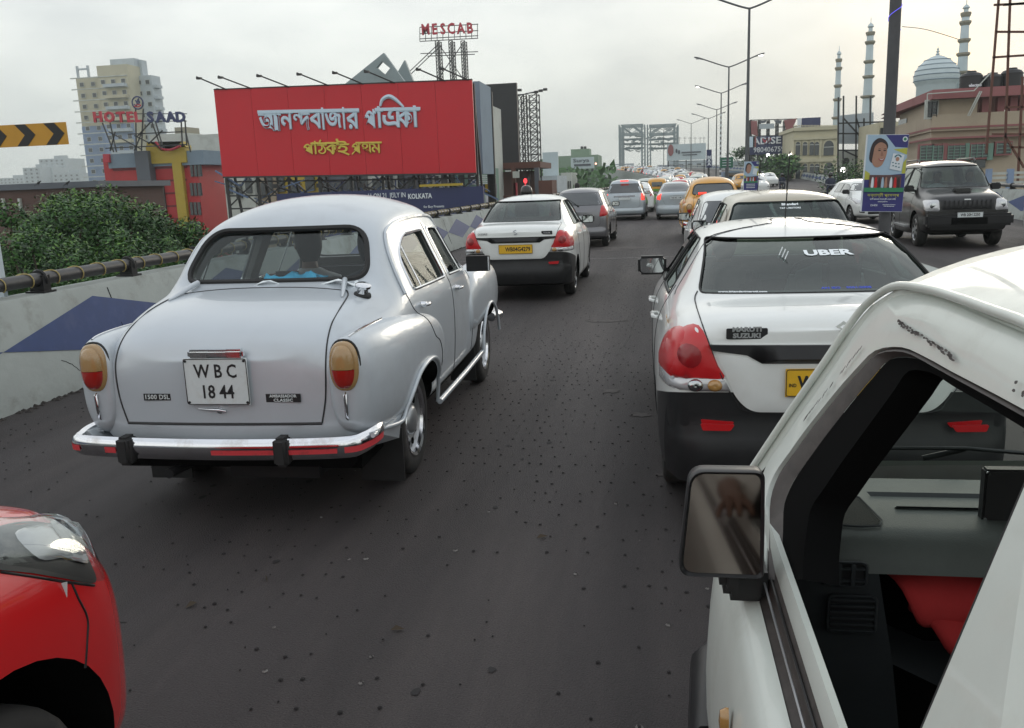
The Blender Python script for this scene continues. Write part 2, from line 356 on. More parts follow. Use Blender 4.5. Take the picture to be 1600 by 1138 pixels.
# ---------------------------------------------------------------- car builders
def mir(ol): return [(-a, b) for a, b in ol]
def wheel(root, sg, y, r, w, xo, style='steel', rimm=None, z=None, n=32):
    """wheel part (tyre) with its rim as a sub-part; xo = outer face x"""
    z = r if z is None else z; c = Matrix.Translation((0, y, z)); a = sg*(xo-w); b = sg*xo
    t = MB(); d = sg
    t.lathe([(r*.60, a+d*.02), (r*.9, a), (r*.975, a+d*w*.12), (r, a+d*w*.25), (r, a+d*w*.47), (r*.975, a+d*w*.48), (r*.975, a+d*w*.52), (r, a+d*w*.53), (r, b-d*w*.25), (r*.975, b-d*w*.1), (r*.9, b), (r*.74, b+d*.004), (r*.66, b-d*.008), (r*.62, b-d*.03)], n, c, 'X')
    o = t.build('wheel', M_['tyre'], root, 50)
    k = MB()
    if style == 'steel':
        k.lathe([(r*.665, b-d*.006), (r*.63, b-d*.002), (r*.59, b-d*.02), (r*.55, b-d*.05), (r*.45, b-d*.055), (r*.36, b-d*.035), (r*.28, b-d*.045), (r*.27, b-d*.02), (r*.2, b-d*.005), (.001, b)], n, c, 'X')
        k.build('rim', rimm or M_['steel'], o, 50)
        s_ = MB()
        for i in range(10):
            q = 6.2832*i/10; s_.bar((b-d*.045, y+r*.47*math.cos(q), z+r*.47*math.sin(q)), (b-d*.038, y+r*.47*math.cos(q), z+r*.47*math.sin(q)), .022, n=8)
        s_.build('vent_hole', M_['dark'], o)
        tr = MB(); tr.lathe([(r*.68, b-d*.004), (r*.66, b+d*.005), (r*.60, b-d*.004), (r*.58, b-d*.03)], n, c, 'X'); tr.build('trim_ring', M_['chrome'], o, 50)
    else:
        k.lathe([(r*.68, b-d*.01), (r*.64, b-d*.003), (r*.60, b-d*.02), (r*.5, b-d*.012), (r*.2, b-d*.004), (.001, b-d*.006)], n, c, 'X')
        k.build('rim', rimm or M_['alloy'], o, 50)
        s_ = MB()
        for i in range(7):
            q = 6.2832*i/7; u = Vector((0, math.cos(q), math.sin(q))); p = Vector((b-d*.008, y, z)); v = Vector((0, -math.sin(q), math.cos(q)))
            a0, a1 = p+u*r*.27, p+u*r*.56
            s_.add([a0-v*.012, a0+v*.012, a1+v*.035, a1-v*.035]+[x+Vector((d*.006, 0, 0)) for x in (a0-v*.012, a0+v*.012, a1+v*.035, a1-v*.035)], [(4, 5, 6, 7), (0, 1, 5, 4), (1, 2, 6, 5), (2, 3, 7, 6), (3, 0, 4, 7)])
        s_.build('spoke_gap', M_['dark'], o)
    return o
def seats(root, ys=(.15, 1.15), z=.45, w=.6, m='seat', zt=1.12, fx=(.36, -.36)):
    for x in fx:
        b = MB()
        for c, d in (((x, ys[1], z), (.5, .5, .18)), ((x, ys[1]-.32, (z+zt)/2-.08), (.48, .13, zt-z-.12)), ((x, ys[1]-.36, zt+.02), (.24, .09, .18))): b.box(c, d)
        o = b.build('front_seat', M_[m], root); bev(o, .035)
    b = MB(); b.box((0, ys[0], z), (1.2, .5, .18)); b.box((0, ys[0]-.3, (z+zt)/2-.12), (1.22, .13, zt-z-.1)); o = b.build('rear_seat', M_[m], root); bev(o, .035)
def bev(o, w, n=2, sm=40):
    bm = bmesh.new(); bm.from_mesh(o.data); bmesh.ops.bevel(bm, geom=list(bm.edges), offset=w, segments=n, affect='EDGES', clamp_overlap=True); bm.to_mesh(o.data); bm.free(); shade(o.data, sm); return o
def head(n, loc, rz=0, hair=True, shirt='shirtw', s=1.0, lean=0, label='', z0=-.62, bald=False):
    """seated passenger: one continuous body from hips to crown, hair and shirt as parts"""
    root = empty(n, loc, rz, label, 'person')
    prof = [(.001, .235), (.045, .228), (.072, .20), (.084, .155), (.082, .11), (.072, .06), (.055, .02), (.050, -.02), (.062, -.05)]
    b = MB()
    k = 20; rings = [(0, -.0, .235, .004, .004), (0, 0, .225, .05, .06), (0, 0, .19, .072, .09), (0, .005, .14, .078, .098), (0, .01, .09, .074, .094), (0, .018, .04, .062, .082), (0, .02, .012, .048, .060), (0, -.005, -.01, .050, .056), (0, -.015, -.05, .055, .060), (0, -.02, -.08, .11, .075), (0, -.02, -.11, .19, .095), (0, -.02, -.17, .215, .11), (0, -.01, -.3, .19, .115), (0, 0, -.45, .17, .11), (0, 0, -.58, .18, .12)]
    for cx_, cy_, cz, rx, ry in rings:
        b.v += [(s*(cx_+rx*math.cos(6.2832*i/k)), s*(cy_+lean*cz*-.2+ry*math.sin(6.2832*i/k)), s*cz) for i in range(k)]
    b.f = [(i*k+j, i*k+(j+1) % k, (i+1)*k+(j+1) % k, (i+1)*k+j) for i in range(len(rings)-1) for j in range(k)]+[tuple(range(k))]; b.mi = [0]*len(b.f)
    for j, (x, y, z, r) in enumerate(((.085, .0, .10, .02), (-.085, .0, .10, .02), (0, .105, .095, .016))):
        b.lathe([(.001, .02), (r*.7, .012), (r, 0), (r*.7, -.012), (.001, -.02)], 8, Matrix.Translation((x*s, y*s, z*s)) @ Matrix.Diagonal((.5 if j < 2 else .8, 1, 1.2, 1)))
    b.build('body', M_['skin'], root, 60)
    h = MB(); hr = [(0, -.01, .25, .004, .004), (0, -.01, .243, .055, .065), (0, -.012, .205, .084, .102), (0, -.02, .15, .091, .100), (0, -.03, .09, .088, .085), (0, -.045, .035, .07, .06), (0, -.05, .0, .05, .03)]
    for cx_, cy_, cz, rx, ry in hr: h.v += [(s*(cx_+rx*math.cos(6.2832*i/k)), s*(cy_+lean*cz*-.2+ry*math.sin(6.2832*i/k)), s*cz) for i in range(k)]
    h.f = [(i*k+j, i*k+(j+1) % k, (i+1)*k+(j+1) % k, (i+1)*k+j) for i in range(len(hr)-1) for j in range(k)]; h.mi = [0]*len(h.f)
    h.build('hair', M_['hair'], root, 60)
    t = MB(); sr = [(0, -.015, -.045, .062, .068), (0, -.02, -.075, .12, .085), (0, -.02, -.105, .20, .107), (0, -.02, -.17, .228, .122), (0, -.01, -.3, .203, .127), (0, 0, -.45, .183, .122), (0, 0, -.6, .19, .13)]
    for cx_, cy_, cz, rx, ry in sr: t.v += [(s*(cx_+rx*math.cos(6.2832*i/k)), s*(cy_+lean*cz*-.2+ry*math.sin(6.2832*i/k)), s*cz) for i in range(k)]
    t.f = [(i*k+j, i*k+(j+1) % k, (i+1)*k+(j+1) % k, (i+1)*k+j) for i in range(len(sr)-1) for j in range(k)]; t.mi = [0]*len(t.f)
    for sg in (1, -1): t.tube([(sg*.2*s, -.02, -.14*s), (sg*.24*s, .0, -.3*s), (sg*.24*s, .08*s, -.42*s), (sg*.2*s, .25*s, -.45*s)], [.055*s, .05*s, .045*s, .035*s], 10)
    t.build('shirt', M_[shirt], root, 60)
    return root
def plate(root, txt, c, w, h, m='pyellow', rx=0, lines=None, ny=-1, tm='ink', size=None, name='number_plate', lx=.82):
    """number plate facing backwards (ny=-1) or forwards (ny=1) with raised characters"""
    b = MB(); b.box((0, 0, 0), (w, .006, h)); 
    o = b.build(name, M_[m], root); o.location = c; o.rotation_euler = (rx, 0, 0 if ny < 0 else math.pi)
    bev(o, .002, 1)
    f = MB(); bx, bz = w/2-.004, h/2-.004
    f.tube(rpoly([(-bx, -bz), (bx, -bz), (bx, bz), (-bx, bz)], .012, 3) and [(x, -.004, z) for x, z in rpoly([(-bx, -bz), (bx, -bz), (bx, bz), (-bx, bz)], .012, 3)], .0022, 5, True); f.build('border', M_['ink'], o)
    for (s_, x, z, sz, bo) in (lines or [(txt, 0, 0, h*.72, .002)]):
        text('lettering', s_, sz, frame((x, -.0035, z), (1, 0, 0), (0, 0, 1)), M_[tm], o, .0012, bo, sx=lx)
    return o
def suzuki(root, c, s, m='chrome'):
    """slanted S emblem"""
    A = [(-.9, .1), (0, .85), (.35, .62), (-.3, .1), (.62, -.42), (.95, -.1), (.3, .38), (.05, .2), (.42, -.08)]
    P = [(.0, 1), (.55, .62), (.25, .42), (-.0, .6), (-.38, .34), (.85, -.38), (0, -1), (-.55, -.62), (-.25, -.42), (0, -.6), (.38, -.34), (-.85, .38)]
    b = MB(); b.prism([(x*s, z*s) for x, z in P], .004, frame(c, (1, 0, 0), (0, 0, 1))); return b.build('emblem', M_[m], root)
# ================================================================ classic silver saloon (hero)
AMB = [(-.965, .93, .91, .40, .86, .50, .585, .72, .56, .54, .49), (-.945, 1.00, .975, .50, .90, .62, .70, .72, .68, .50, .44), (-.87, 1.075, 1.04, .56, .95, .68, .765, .73, .74, .46, .38), (-.68, 1.15, 1.11, .60, .99, .71, .79, .74, .77, .42, .34),
 (-.42, 1.195, 1.155, .63, 1.03, .745, .795, .75, .775, .36, .30), (-.24, 1.215, 1.18, .645, 1.06, .76, .80, .76, .775, .36, .30), (-.15, 1.27, 1.225, .64, 1.08, .765, .80, .76, .775, .36, .30), (.0, 1.46, 1.40, .60, 1.10, .77, .80, .76, .775, .36, .30),
 (.16, 1.625, 1.52, .585, 1.11, .775, .80, .76, .78, .36, .30), (.45, 1.71, 1.575, .565, 1.11, .785, .81, .76, .785, .36, .30), (.95, 1.735, 1.60, .565, 1.105, .785, .81, .76, .785, .36, .30), (1.45, 1.695, 1.57, .56, 1.10, .775, .80, .76, .78, .36, .30), (1.72, 1.57, 1.47, .55, 1.09, .765, .80, .76, .775, .36, .30),
 (2.02, 1.21, 1.16, .56, 1.05, .73, .79, .74, .77, .36, .30), (2.2, 1.14, 1.09, .52, 1.02, .72, .785, .74, .77, .38, .30), (2.75, 1.09, 1.02, .44, .95, .68, .78, .74, .76, .44, .34), (3.1, 1.0, .94, .40, .88, .60, .72, .72, .70, .50, .4), (3.2, .88, .84, .34, .8, .5, .6, .7, .58, .55, .45)]
AMB_SW = [rpoly([(.15, 1.125), (1.0, 1.115), (.985, 1.455), (.47, 1.45), (.2, 1.34)], [.05, .03, .05, .15, .15]), rpoly([(1.14, 1.115), (1.95, 1.09), (1.66, 1.44), (1.13, 1.46)], [.03, .03, .06, .05])]
AMB_RW = rpoly([(-.575, 1.235), (.575, 1.235), (.50, 1.525), (-.50, 1.525)], [.10, .10, .13, .13], 8)
AMB_FW = rpoly([(-.56, 1.2), (.56, 1.2), (.48, 1.5), (-.48, 1.5)], .09)
def fender(sg):
    """rear wing: bulging pod from the tail lamp to the rear door"""
    sec = [(-.985, .665, .80, .050, .16), (-.97, .675, .80, .085, .215), (-.92, .69, .79, .115, .245), (-.75, .705, .77, .135, .275), (-.45, .72, .76, .145, .285), (-.1, .725, .75, .145, .275), (.25, .725, .735, .138, .255), (.5, .725, .715, .125, .22), (.68, .72, .69, .105, .17), (.76, .71, .68, .08, .11)]
    n = 28; b = MB()
    for y, cx_, cz, rx, rz in sec:
        for i in range(n):
            a = 6.2832*i/n; c, s = math.cos(a), math.sin(a); p = 2.5
            b.v.append((sg*(cx_+rx*math.copysign(abs(c)**(2/p), c)), y, cz+rz*math.copysign(abs(s)**(2/p), s)*(1 if s > 0 else 1.12)))
    m = len(sec); b.f = [(i*n+j, i*n+(j+1) % n, (i+1)*n+(j+1) % n, (i+1)*n+j) for i in range(m-1) for j in range(n)]+[tuple(range(n)), tuple(range((m-1)*n, m*n))]
    me = bpy.data.meshes.new('f'); me.from_pydata(b.v, [], b.f); bm = bmesh.new(); bm.from_mesh(me); bmesh.ops.recalc_face_normals(bm, faces=bm.faces); bm.to_mesh(me); bm.free()
    o = bpy.data.objects.new('f', me); COL.objects.link(o); md = o.modifiers.new('s', 'SUBSURF'); md.levels = 2
    dg = bpy.context.evaluated_depsgraph_get(); r = bpy.data.meshes.new_from_object(o.evaluated_get(dg)); bpy.data.objects.remove(o); return r
def arch_cut(y, z, ry, rz, x0, x1, zlow=None):
    b = MB(); n = 36; pts = [(y+ry*math.cos(6.2832*i/n), z+rz*math.sin(6.2832*i/n)) for i in range(n)]
    for sg in (1, -1):
        k = len(b.v); b.v += [(sg*x, a, c) for x in (x0, x1) for a, c in pts]
        b.f += [tuple(range(k, k+n)), tuple(range(k+n, k+2*n))[::-1]]+[(k+i, k+(i+1) % n, k+n+(i+1) % n, k+n+i) for i in range(n)]; b.mi += [0]*(n+2)
    return b
def ambassador(loc, rz, paint, label, detail=True, group=None, cat='car', pl=None):
    root = empty('saloon_car', loc, rz, label, cat, group)
    body = cage(AMB, 4 if detail else 2); bv = bvh_of(body)
    cuts = []
    if detail:
        cav = cage([(y, zc-.06, ze-.055, wt-.05, zb-.0, wb-.06, wm-.10, zm, wl-.10, zs+.10, .50) for (y, zc, ze, wt, zb, wb, wm, zm, wl, zs, zf) in AMB[5:14]], 2)
        cuts.append(cav)
        w = MB()
        for ol in AMB_SW:
            for sg in (1, -1):
                n = len(ol); k = len(w.v); w.v += [(sg*x, a, c) for x in (.25, 1.2) for a, c in ol]; w.f += [tuple(range(k, k+n)), tuple(range(k+n, k+2*n))[::-1]]+[(k+i, k+(i+1) % n, k+n+(i+1) % n, k+n+i) for i in range(n)]; w.mi += [0]*(n+2)
        cuts.append(w); w2 = MB()
        for ol, y0, y1 in ((AMB_RW, -1.2, .35), (AMB_FW, 1.4, 3.5)):
            n = len(ol); k = len(w2.v); w2.v += [(a, y, c) for y in (y0, y1) for a, c in ol]; w2.f += [tuple(range(k, k+n)), tuple(range(k+n, k+2*n))[::-1]]+[(k+i, k+(i+1) % n, k+n+(i+1) % n, k+n+i) for i in range(n)]; w2.mi += [0]*(n+2)
        cuts.append(w2)
    ar = arch_cut(0, .335, .43, .365, .42, 1.1); af = arch_cut(2.5, .335, .42, .37, .42, 1.1)
    cuts += [ar, af]
    o = link('body', boolean(body, cuts, 1, ([2, 2, 2] if detail else [])+[1, 1]), [M_[paint], M_['dark'], M_['lining']], root, None, 35)
    for sg in (1, -1):
        f = link('rear_wing', boolean(fender(sg), [arch_cut(0, .335, .43, .365, .30, 1.1)]), [M_[paint], M_['dark']], root, None, 50)
    fv = {sg: bvh_of(fender(sg)) for sg in (1, -1)}
    # front wings
    for sg in (1, -1):
        b = MB(); n = 24
        for y, cx_, cz, rx, rz in [(1.72, .72, .70, .06, .10), (1.85, .71, .75, .10, .20), (2.1, .695, .79, .135, .25), (2.5, .685, .80, .155, .27), (2.9, .67, .79, .155, .26), (3.15, .655, .77, .13, .22), (3.26, .65, .77, .08, .14)]:
            for i in range(n):
                a = 6.2832*i/n; c, s = math.cos(a), math.sin(a); b.v.append((sg*(cx_+rx*math.copysign(abs(c)**.8, c)), y, cz+rz*math.copysign(abs(s)**.8, s)))
        b.f = [(i*n+j, i*n+(j+1) % n, (i+1)*n+(j+1) % n, (i+1)*n+j) for i in range(6) for j in range(n)]+[tuple(range(n)), tuple(range(6*n, 7*n))]
        me = bpy.data.meshes.new('w'); me.from_pydata(b.v, [], b.f); bm = bmesh.new(); bm.from_mesh(me); bmesh.ops.recalc_face_normals(bm, faces=bm.faces); bmesh.ops.subdivide_edges(bm, edges=bm.edges, cuts=1, smooth=1, use_grid_fill=True); bm.to_mesh(me); bm.free()
        link('front_wing', boolean(me, [arch_cut(2.5, .335, .42, .37, .30, 1.1)]), [M_[paint], M_['dark']], root, None, 60)
    for sg in (1, -1):
        wheel(root, sg, -.0, .335, .16, .765); wheel(root, sg, 2.5, .335, .16, .765)
    def inb(sg): return fv[sg]
    # glass, seals
    G = 'glass' if detail else 'dglass'; s_ = MB(); c_ = MB()
    patch('rear_window', bv, 'y', -1, AMB_RW, M_[G], root, -.012 if detail else .003)
    seam(s_, bv, 'y', -1, AMB_RW, .017, True, .001); s_.build('window_seal', M_['rubber'], root, 60); s_ = MB()
    patch('windscreen', bv, 'y', 1, AMB_FW, M_[G], root, -.012 if detail else .003); seam(s_, bv, 'y', 1, AMB_FW, .014, True, .001); s_.build('window_seal', M_['rubber'], root, 60)
    for sg in (1, -1):
        for ol in AMB_SW:
            g = patch('side_window', bv, 'x', sg, ol, M_['sglass' if detail else G], root, -.022 if detail else .003)
            s_ = MB(); seam(s_, bv, 'x', sg, ol, .010, True, -.002); s_.build('frame', M_['chrome' if detail else paint], g, 60)
        s_ = MB(); seam(s_, bv, 'x', sg, [(.35, 1.10), (.36, 1.43)], .006, False, -.006); s_.build('quarter_light_bar', M_['chrome'], root, 60); s_ = MB(); seam(s_, bv, 'x', sg, [(1.62, 1.10), (1.58, 1.45)], .006, False, -.006); s_.build('quarter_light_bar', M_['chrome'], root, 60)
        d = MB(); seam(d, bv, 'x', sg, crv([(-.02, 1.12), (.10, 1.4), (.32, 1.51), (.9, 1.545), (1.5, 1.52), (1.75, 1.40), (1.98, 1.14)], 6), .012, False, .006); d.build('drip_rail', M_[paint], root, 60)
        if detail:
            d = MB(); seam(d, bv, 'x', sg, crv([(.0, 1.12), (.03, 1.04), (.10, .99)], 6), .0035); seam(d, fv[sg], 'x', sg, crv([(.10, .99), (.2, .93), (.27, .82), (.40, .76), (.47, .66), (.47, .50)], 6), .0035, False, .0005)
            seam(d, bv, 'x', sg, crv([(1.06, 1.10), (1.10, 1.0), (1.12, .6), (1.13, .40)], 5), .0035); seam(d, bv, 'x', sg, [(1.065, 1.10), (1.065, 1.5)], .0035)
            seam(d, bv, 'x', sg, crv([(1.97, 1.06), (1.93, .9), (1.88, .6), (1.86, .42)], 5), .0035); seam(d, bv, 'x', sg, [(.46, .40), (1.86, .40)], .004)
            d.build('door_gap', M_['ink'], root)
            for y, z in ((.22, 1.025), (1.25, 1.005)):
                h = MB(); c = caster(bv, 'x', sg); p, nn = c(y, z); p = Vector(p); e_ = Vector((sg, 0, 0)); h.bar(p, p+e_*.035, .02, n=12, w2=.016); h.tube([p+e_*.035+Vector((0, -.03, 0)), p+e_*.045, p+e_*.04+Vector((0, .07, -.002)), p+e_*.03+Vector((0, .11, -.004))], [.008, .012, .010, .006], 8); h.build('door_handle', M_['chrome'], root, 50)
        # arch lips and sill moulding
        d = MB(); P = []
        for y, z in crv([(-.99, .53), (-.75, .50), (-.52, .47), (-.45, .50), (-.37, .60), (-.22, .685), (0, .712), (.2, .685), (.35, .59), (.42, .47), (.435, .34)], 6):
            q = fv[sg].ray_cast(Vector((sg*3, y, max(z, .52))), Vector((-sg, 0, 0)))[0]; x_ = abs(q.x) if q else .8
            P.append((sg*(x_+.008 - max(0, .5-z)*.12), y, z))
        d.tube(P, [.013]*len(P), 8); d.tube([(sg*.82, .435, .34), (sg*.825, 1.3, .345), (sg*.82, 2.06, .355)], .020, 8); d.build('arch_moulding', M_[paint], root, 60)
        d = MB(); P = [(sg*.835, 2.5+.43*math.cos(a), .335+.385*math.sin(a)) for a in [R(178-i*12) for i in range(15)]]; d.tube(P, .014, 8); d.build('front_arch_moulding', M_[paint], root, 60)
        # skirt behind the rear wheel, mud flap
        b = MB(); b.v = [(sg*.80, -.97, .54), (sg*.815, -.47, .50), (sg*.79, -.47, .36), (sg*.70, -.97, .44), (sg*.77, -.97, .54), (sg*.785, -.47, .50), (sg*.76, -.47, .36), (sg*.67, -.97, .44)]; b.f = [(0, 1, 2, 3), (7, 6, 5, 4), (0, 4, 5, 1), (1, 5, 6, 2), (2, 6, 7, 3), (3, 7, 4, 0)]; b.mi = [0]*6; b.build('lower_skirt', M_[paint], root)
        b = MB(); b.box((sg*.66, -.40, .24), (.26, .012, .32)); b.build('mud_flap', M_['rubber'], root)
        b = MB(); b.box((sg*.66, 2.0, .26), (.22, .012, .28)); b.build('mud_flap', M_['rubber'], root)
        # tail lamp, pod, lens halves
        n = 28; cxl, czl = sg*.680, .885
        def lampshape(rx, rz, y, n=n, dx=0): return [(cxl+dx+rx*math.copysign(abs(math.cos(6.2832*i/n))**.8, math.cos(6.2832*i/n)), y, czl+rz*math.copysign(abs(math.sin(6.2832*i/n))**.85, math.sin(6.2832*i/n))) for i in range(n)]
        b = MB(); rings = [lampshape(.074, .126, -.93), lampshape(.074, .126, -.985), lampshape(.066, .118, -.995), lampshape(.058, .11, -.996)]
        b.v = sum(rings, []); b.f = [(i*n+j, i*n+(j+1) % n, (i+1)*n+(j+1) % n, (i+1)*n+j) for i in range(3) for j in range(n)]; b.mi = [0]*len(b.f)
        lp = b.build('tail_lamp', M_['oldamb'], root, 50)
        rub = MB(); rub.tube(lampshape(.077, .13, -.955), .007, 6, True); rub.build('gasket', M_['rubber'], lp, 60)
        for nm, mt, z0, z1 in (('amber_lens', 'oldamb', -.01, 2), ('red_lens', 'oldred', -2, -.012)):
            b = MB(); rr = [(.060, .112, -.992), (.054, .106, -1.012), (.040, .09, -1.024), (.02, .05, -1.029), (.001, .001, -1.03)]
            for rx, rz, y in rr:
                b.v += [(x, yy, min(max(z, czl+z0 if z0 > -1 else -9), czl+z1 if z1 < 1 else 9)) for x, yy, z in lampshape(rx, rz, y)]
            b.f = [(i*n+j, i*n+(j+1) % n, (i+1)*n+(j+1) % n, (i+1)*n+j) for i in range(4) for j in range(n)]; b.mi = [0]*len(b.f); b.build(nm, M_[mt], lp, 50)
        b = MB(); b.tube([(cxl, -.975, .755), (cxl, -.995, .74), (cxl, -.985, .62), (cxl, -.975, .605)], [.004, .011, .010, .004], 8); b.build('pillar_trim', M_['chrome'], root, 60)
        b = MB(); seam(b, fv[sg], 'z', 1, crv([(sg*.70, -.93), (sg*.715, -.8), (sg*.72, -.4), (sg*.70, -.15)], 5), .006, False, .002); b.build('wing_bead', M_['chrome' if detail else paint], root, 60)
        # boot hinge
        b = MB(); c = caster(bv, 'z', 1); P = [c(sg*x, y)[0]+Vector((0, 0, h)) for x, y, h in ((.455, -.22, .022), (.47, -.28, .026), (.49, -.36, .014), (.515, -.46, .004))]; b.tube(P, [.016, .017, .013, .007], 8); b.build('boot_hinge', M_[paint], root, 60)
    # boot lid gap
    g = MB(); c = caster(bv, 'y', -1)
    L_ = crv([(.535, .585), (.565, .72), (.575, .88), (.570, 1.0), (.560, 1.08)], 6); cz = caster(bv, 'z', 1)
    for sg in (1, -1):
        P = [c(sg*x, z)[0]+Vector((0, -.001, 0)) for x, z in L_]; P += [cz(sg*x, y)[0]+Vector((0, 0, .001)) for x, y in crv([(.555, -.62), (.545, -.5), (.53, -.40), (.50, -.33)], 5)]; g.tube(P, .0045, 5)
    P = [cz(x, y)[0]+Vector((0, 0, .001)) for x, y in crv([(-.50, -.33), (-.25, -.305), (0, -.30), (.25, -.305), (.50, -.33)], 6)]; g.tube(P, .0035, 5)
    P = [c(x, .585)[0]+Vector((0, -.001, 0)) for x in [i/20*.535 for i in range(-20, 21)]]; g.tube(P, .008, 5)
    g.build('boot_gap', M_['ink'], root)
    # bumper with overriders and red reflective strip
    b = MB(); pts = crv([(-.765, -.70, .50), (-.81, -.86, .495), (-.79, -.99, .49), (-.74, -1.045, .487), (-.4, -1.075, .482), (0, -1.085, .48), (.4, -1.075, .482), (.68, -1.05, .487), (.745, -.99, .49), (.775, -.86, .495), (.75, -.70, .50)], 6)
    prof = [(-.014, .05), (.012, .058), (.030, .046), (.040, .02), (.036, -.01), (.026, -.035), (.006, -.055), (-.014, -.052)]; P = [Vector(p) for p in pts]; k = len(prof)
    for i, p in enumerate(P):
        t = (P[min(i+1, len(P)-1)]-P[max(i-1, 0)]).normalized(); nn = Vector((t.y, -t.x, 0)).normalized()
        b.v += [p+nn*a+Vector((0, 0, z)) for a, z in prof]
    b.f = [(i*k+j, i*k+(j+1) % k, (i+1)*k+(j+1) % k, (i+1)*k+j) for i in range(len(P)-1) for j in range(k)]+[tuple(range(k)), tuple(range((len(P)-1)*k, len(P)*k))]; b.mi = [0]*len(b.f)
    bp = b.build('rear_bumper', M_['chrome'], root, 50)
    for a0, a1 in ((3, 19), (21, 23), (30, 42), (42, 56)):
        r_ = MB()
        for i in range(a0, a1):
            p = P[i]; t = (P[min(i+1, len(P)-1)]-P[max(i-1, 0)]).normalized(); nn = Vector((t.y, -t.x, 0)).normalized(); h = .008 if a0 == 30 else .013
            r_.v += [p+nn*.0425+Vector((0, 0, .006+h-.008)), p+nn*.040+Vector((0, 0, -.016-h*.3))]
        m = a1-a0; r_.f = [(2*i, 2*i+1, 2*i+3, 2*i+2) for i in range(m-1)]; r_.mi = [0]*(m-1)
        r_.build('reflective_strip', M_['sred'], bp)
    for x in (-.475, .37):
        o_ = MB(); o_.box((x, -1.092, .478), (.076, .105, .150)); bev(o_.build('overrider', M_['rubber'], root), .018, 3)
    b = MB(); b.box((0, -.90, .47), (1.2, .05, .06)); b.box((0, -.6, .38), (1.3, .6, .10)); b.box((0, 1.0, .33), (1.35, 3.6, .08)); b.build('chassis', M_['dark'], root)
    b = MB(); b.bar((-.65, 0, .30), (.65, 0, .30), .05, n=10); b.lathe([(.001, -.14), (.09, -.12), (.14, -.05), (.15, 0), (.14, .05), (.09, .12), (.001, .14)], 14, Matrix.Translation((0, 0, .30)), 'X'); b.tube([(-.35, .3, .22), (-.35, -.2, .24), (-.35, -.95, .30)], .028, 8); b.box((.2, -.62, .33), (.5, .45, .16)); b.build('rear_axle', M_['trim'], root)
    if detail:
        pl_ = plate(root, '', (.008, -1.003, .815), .345, .245, 'pwhite', 0, [('W B C', 0, .052, .098, .0015), ('18 44', .0, -.056, .098, .0015)])
        for x in (-.158, .158):
            for z in (-.108, .108): k = MB(); k.bar((x, -.002, z), (x, -.007, z), .007, n=8); k.build('bolt', M_['ink'], pl_)
        b = MB(); b.box((.02, -.985, .962), (.23, .055, .036)); b.box((.115, -.99, .958), (.10, .05, .048)); b.box((-.075, -.99, .958), (.12, .047, .046)); bev(b.build('plate_lamp', M_['chrome'], root), .012)
        b = MB(); b.bar((0, -.955, .66), (0, -.99, .66), .018, n=12); b.tube([(-.115, -.988, .668), (0, -.998, .664), (.035, -.99, .655)], [.004, .008, .006], 8); b.build('boot_handle', M_['chrome'], root, 50)
        for s1, x, z, w in (('1500 DSL', -.345, .728, .15), ('AMBASSADOR\nCLASSIC', .345, .722, .185)):
            q = c(x, z)[0]; b = MB(); b.box((x, q.y-.002, z), (w, .004, .036 if w < .18 else .044)); o_ = b.build('badge', M_['ink'], root); [text('lettering', s2, .034 if w < .18 else .0215, frame((x, q.y-.0055, z+dz), (1, 0, 0), (0, 0, 1)), M_['pwhite'], o_, .0008, .0006, space=1.05, sx=1 if i2 == 0 else 1.25) for i2, (s2, dz) in enumerate(zip(s1.split('\n'), (0,) if w < .18 else (.0105, -.0115)))]
        # fuel cap
        q = cz(.60, -.36)[0]; b = MB(); T = Matrix.Translation(q) @ Matrix.Rotation(R(12), 4, 'Y') @ Matrix.Rotation(R(10), 4, 'X')
        b.lathe([(.05, -.01), (.048, .006), (.03, .01)], 20, T); fc = b.build('fuel_cap', M_['rubber'], root, 50); b = MB(); b.lathe([(.032, .005), (.032, .04), (.044, .044), (.046, .058), (.036, .066), (.001, .070)], 20, T); b.build('cap', M_['chrome'], fc, 50)
        # mirror
        b = MB(); b.tube([(.80, 1.86, 1.10), (.85, 1.86, 1.15)], .012, 8); b.box((.86, 1.85, 1.125), (.19, .05, .125)); bev(b.build('door_mirror', M_['trim'], root), .012)
        b = MB(); b.bar((.95, 1.82, 1.07), (.95, 1.82, 1.18), .01); b.build('door_mirror_edge', M_['chrome'], root)
        # front bumper end and lamp seen past the wing
        b = MB(); b.tube([(.74, 3.05, .5), (.79, 3.2, .5), (.75, 3.32, .5), (0, 3.40, .5), (-.75, 3.32, .5), (-.79, 3.2, .5), (-.74, 3.05, .5)], .045, 10); b.build('front_bumper', M_['chrome'], root, 60)
        seats(root, (.18, 1.25), .48, m='seatg', zt=1.08)
        b = MB(); b.tube([(.36+.19*math.cos(i*.314), 1.72+.05*math.sin(i*.314), 1.04+.17*math.sin(i*.314)) for i in range(20)], .014, 6, True); b.build('steering_wheel', M_['trim'], root, 60)
        b = MB(); b.box((0, -.08, 1.175), (1.15, .34, .03)); b.build('parcel_shelf', M_['seat'], root)
        b = MB(); b.box((0, 1.95, 1.05), (1.3, .2, .16)); b.build('dashboard', M_['seat'], root)
    return root
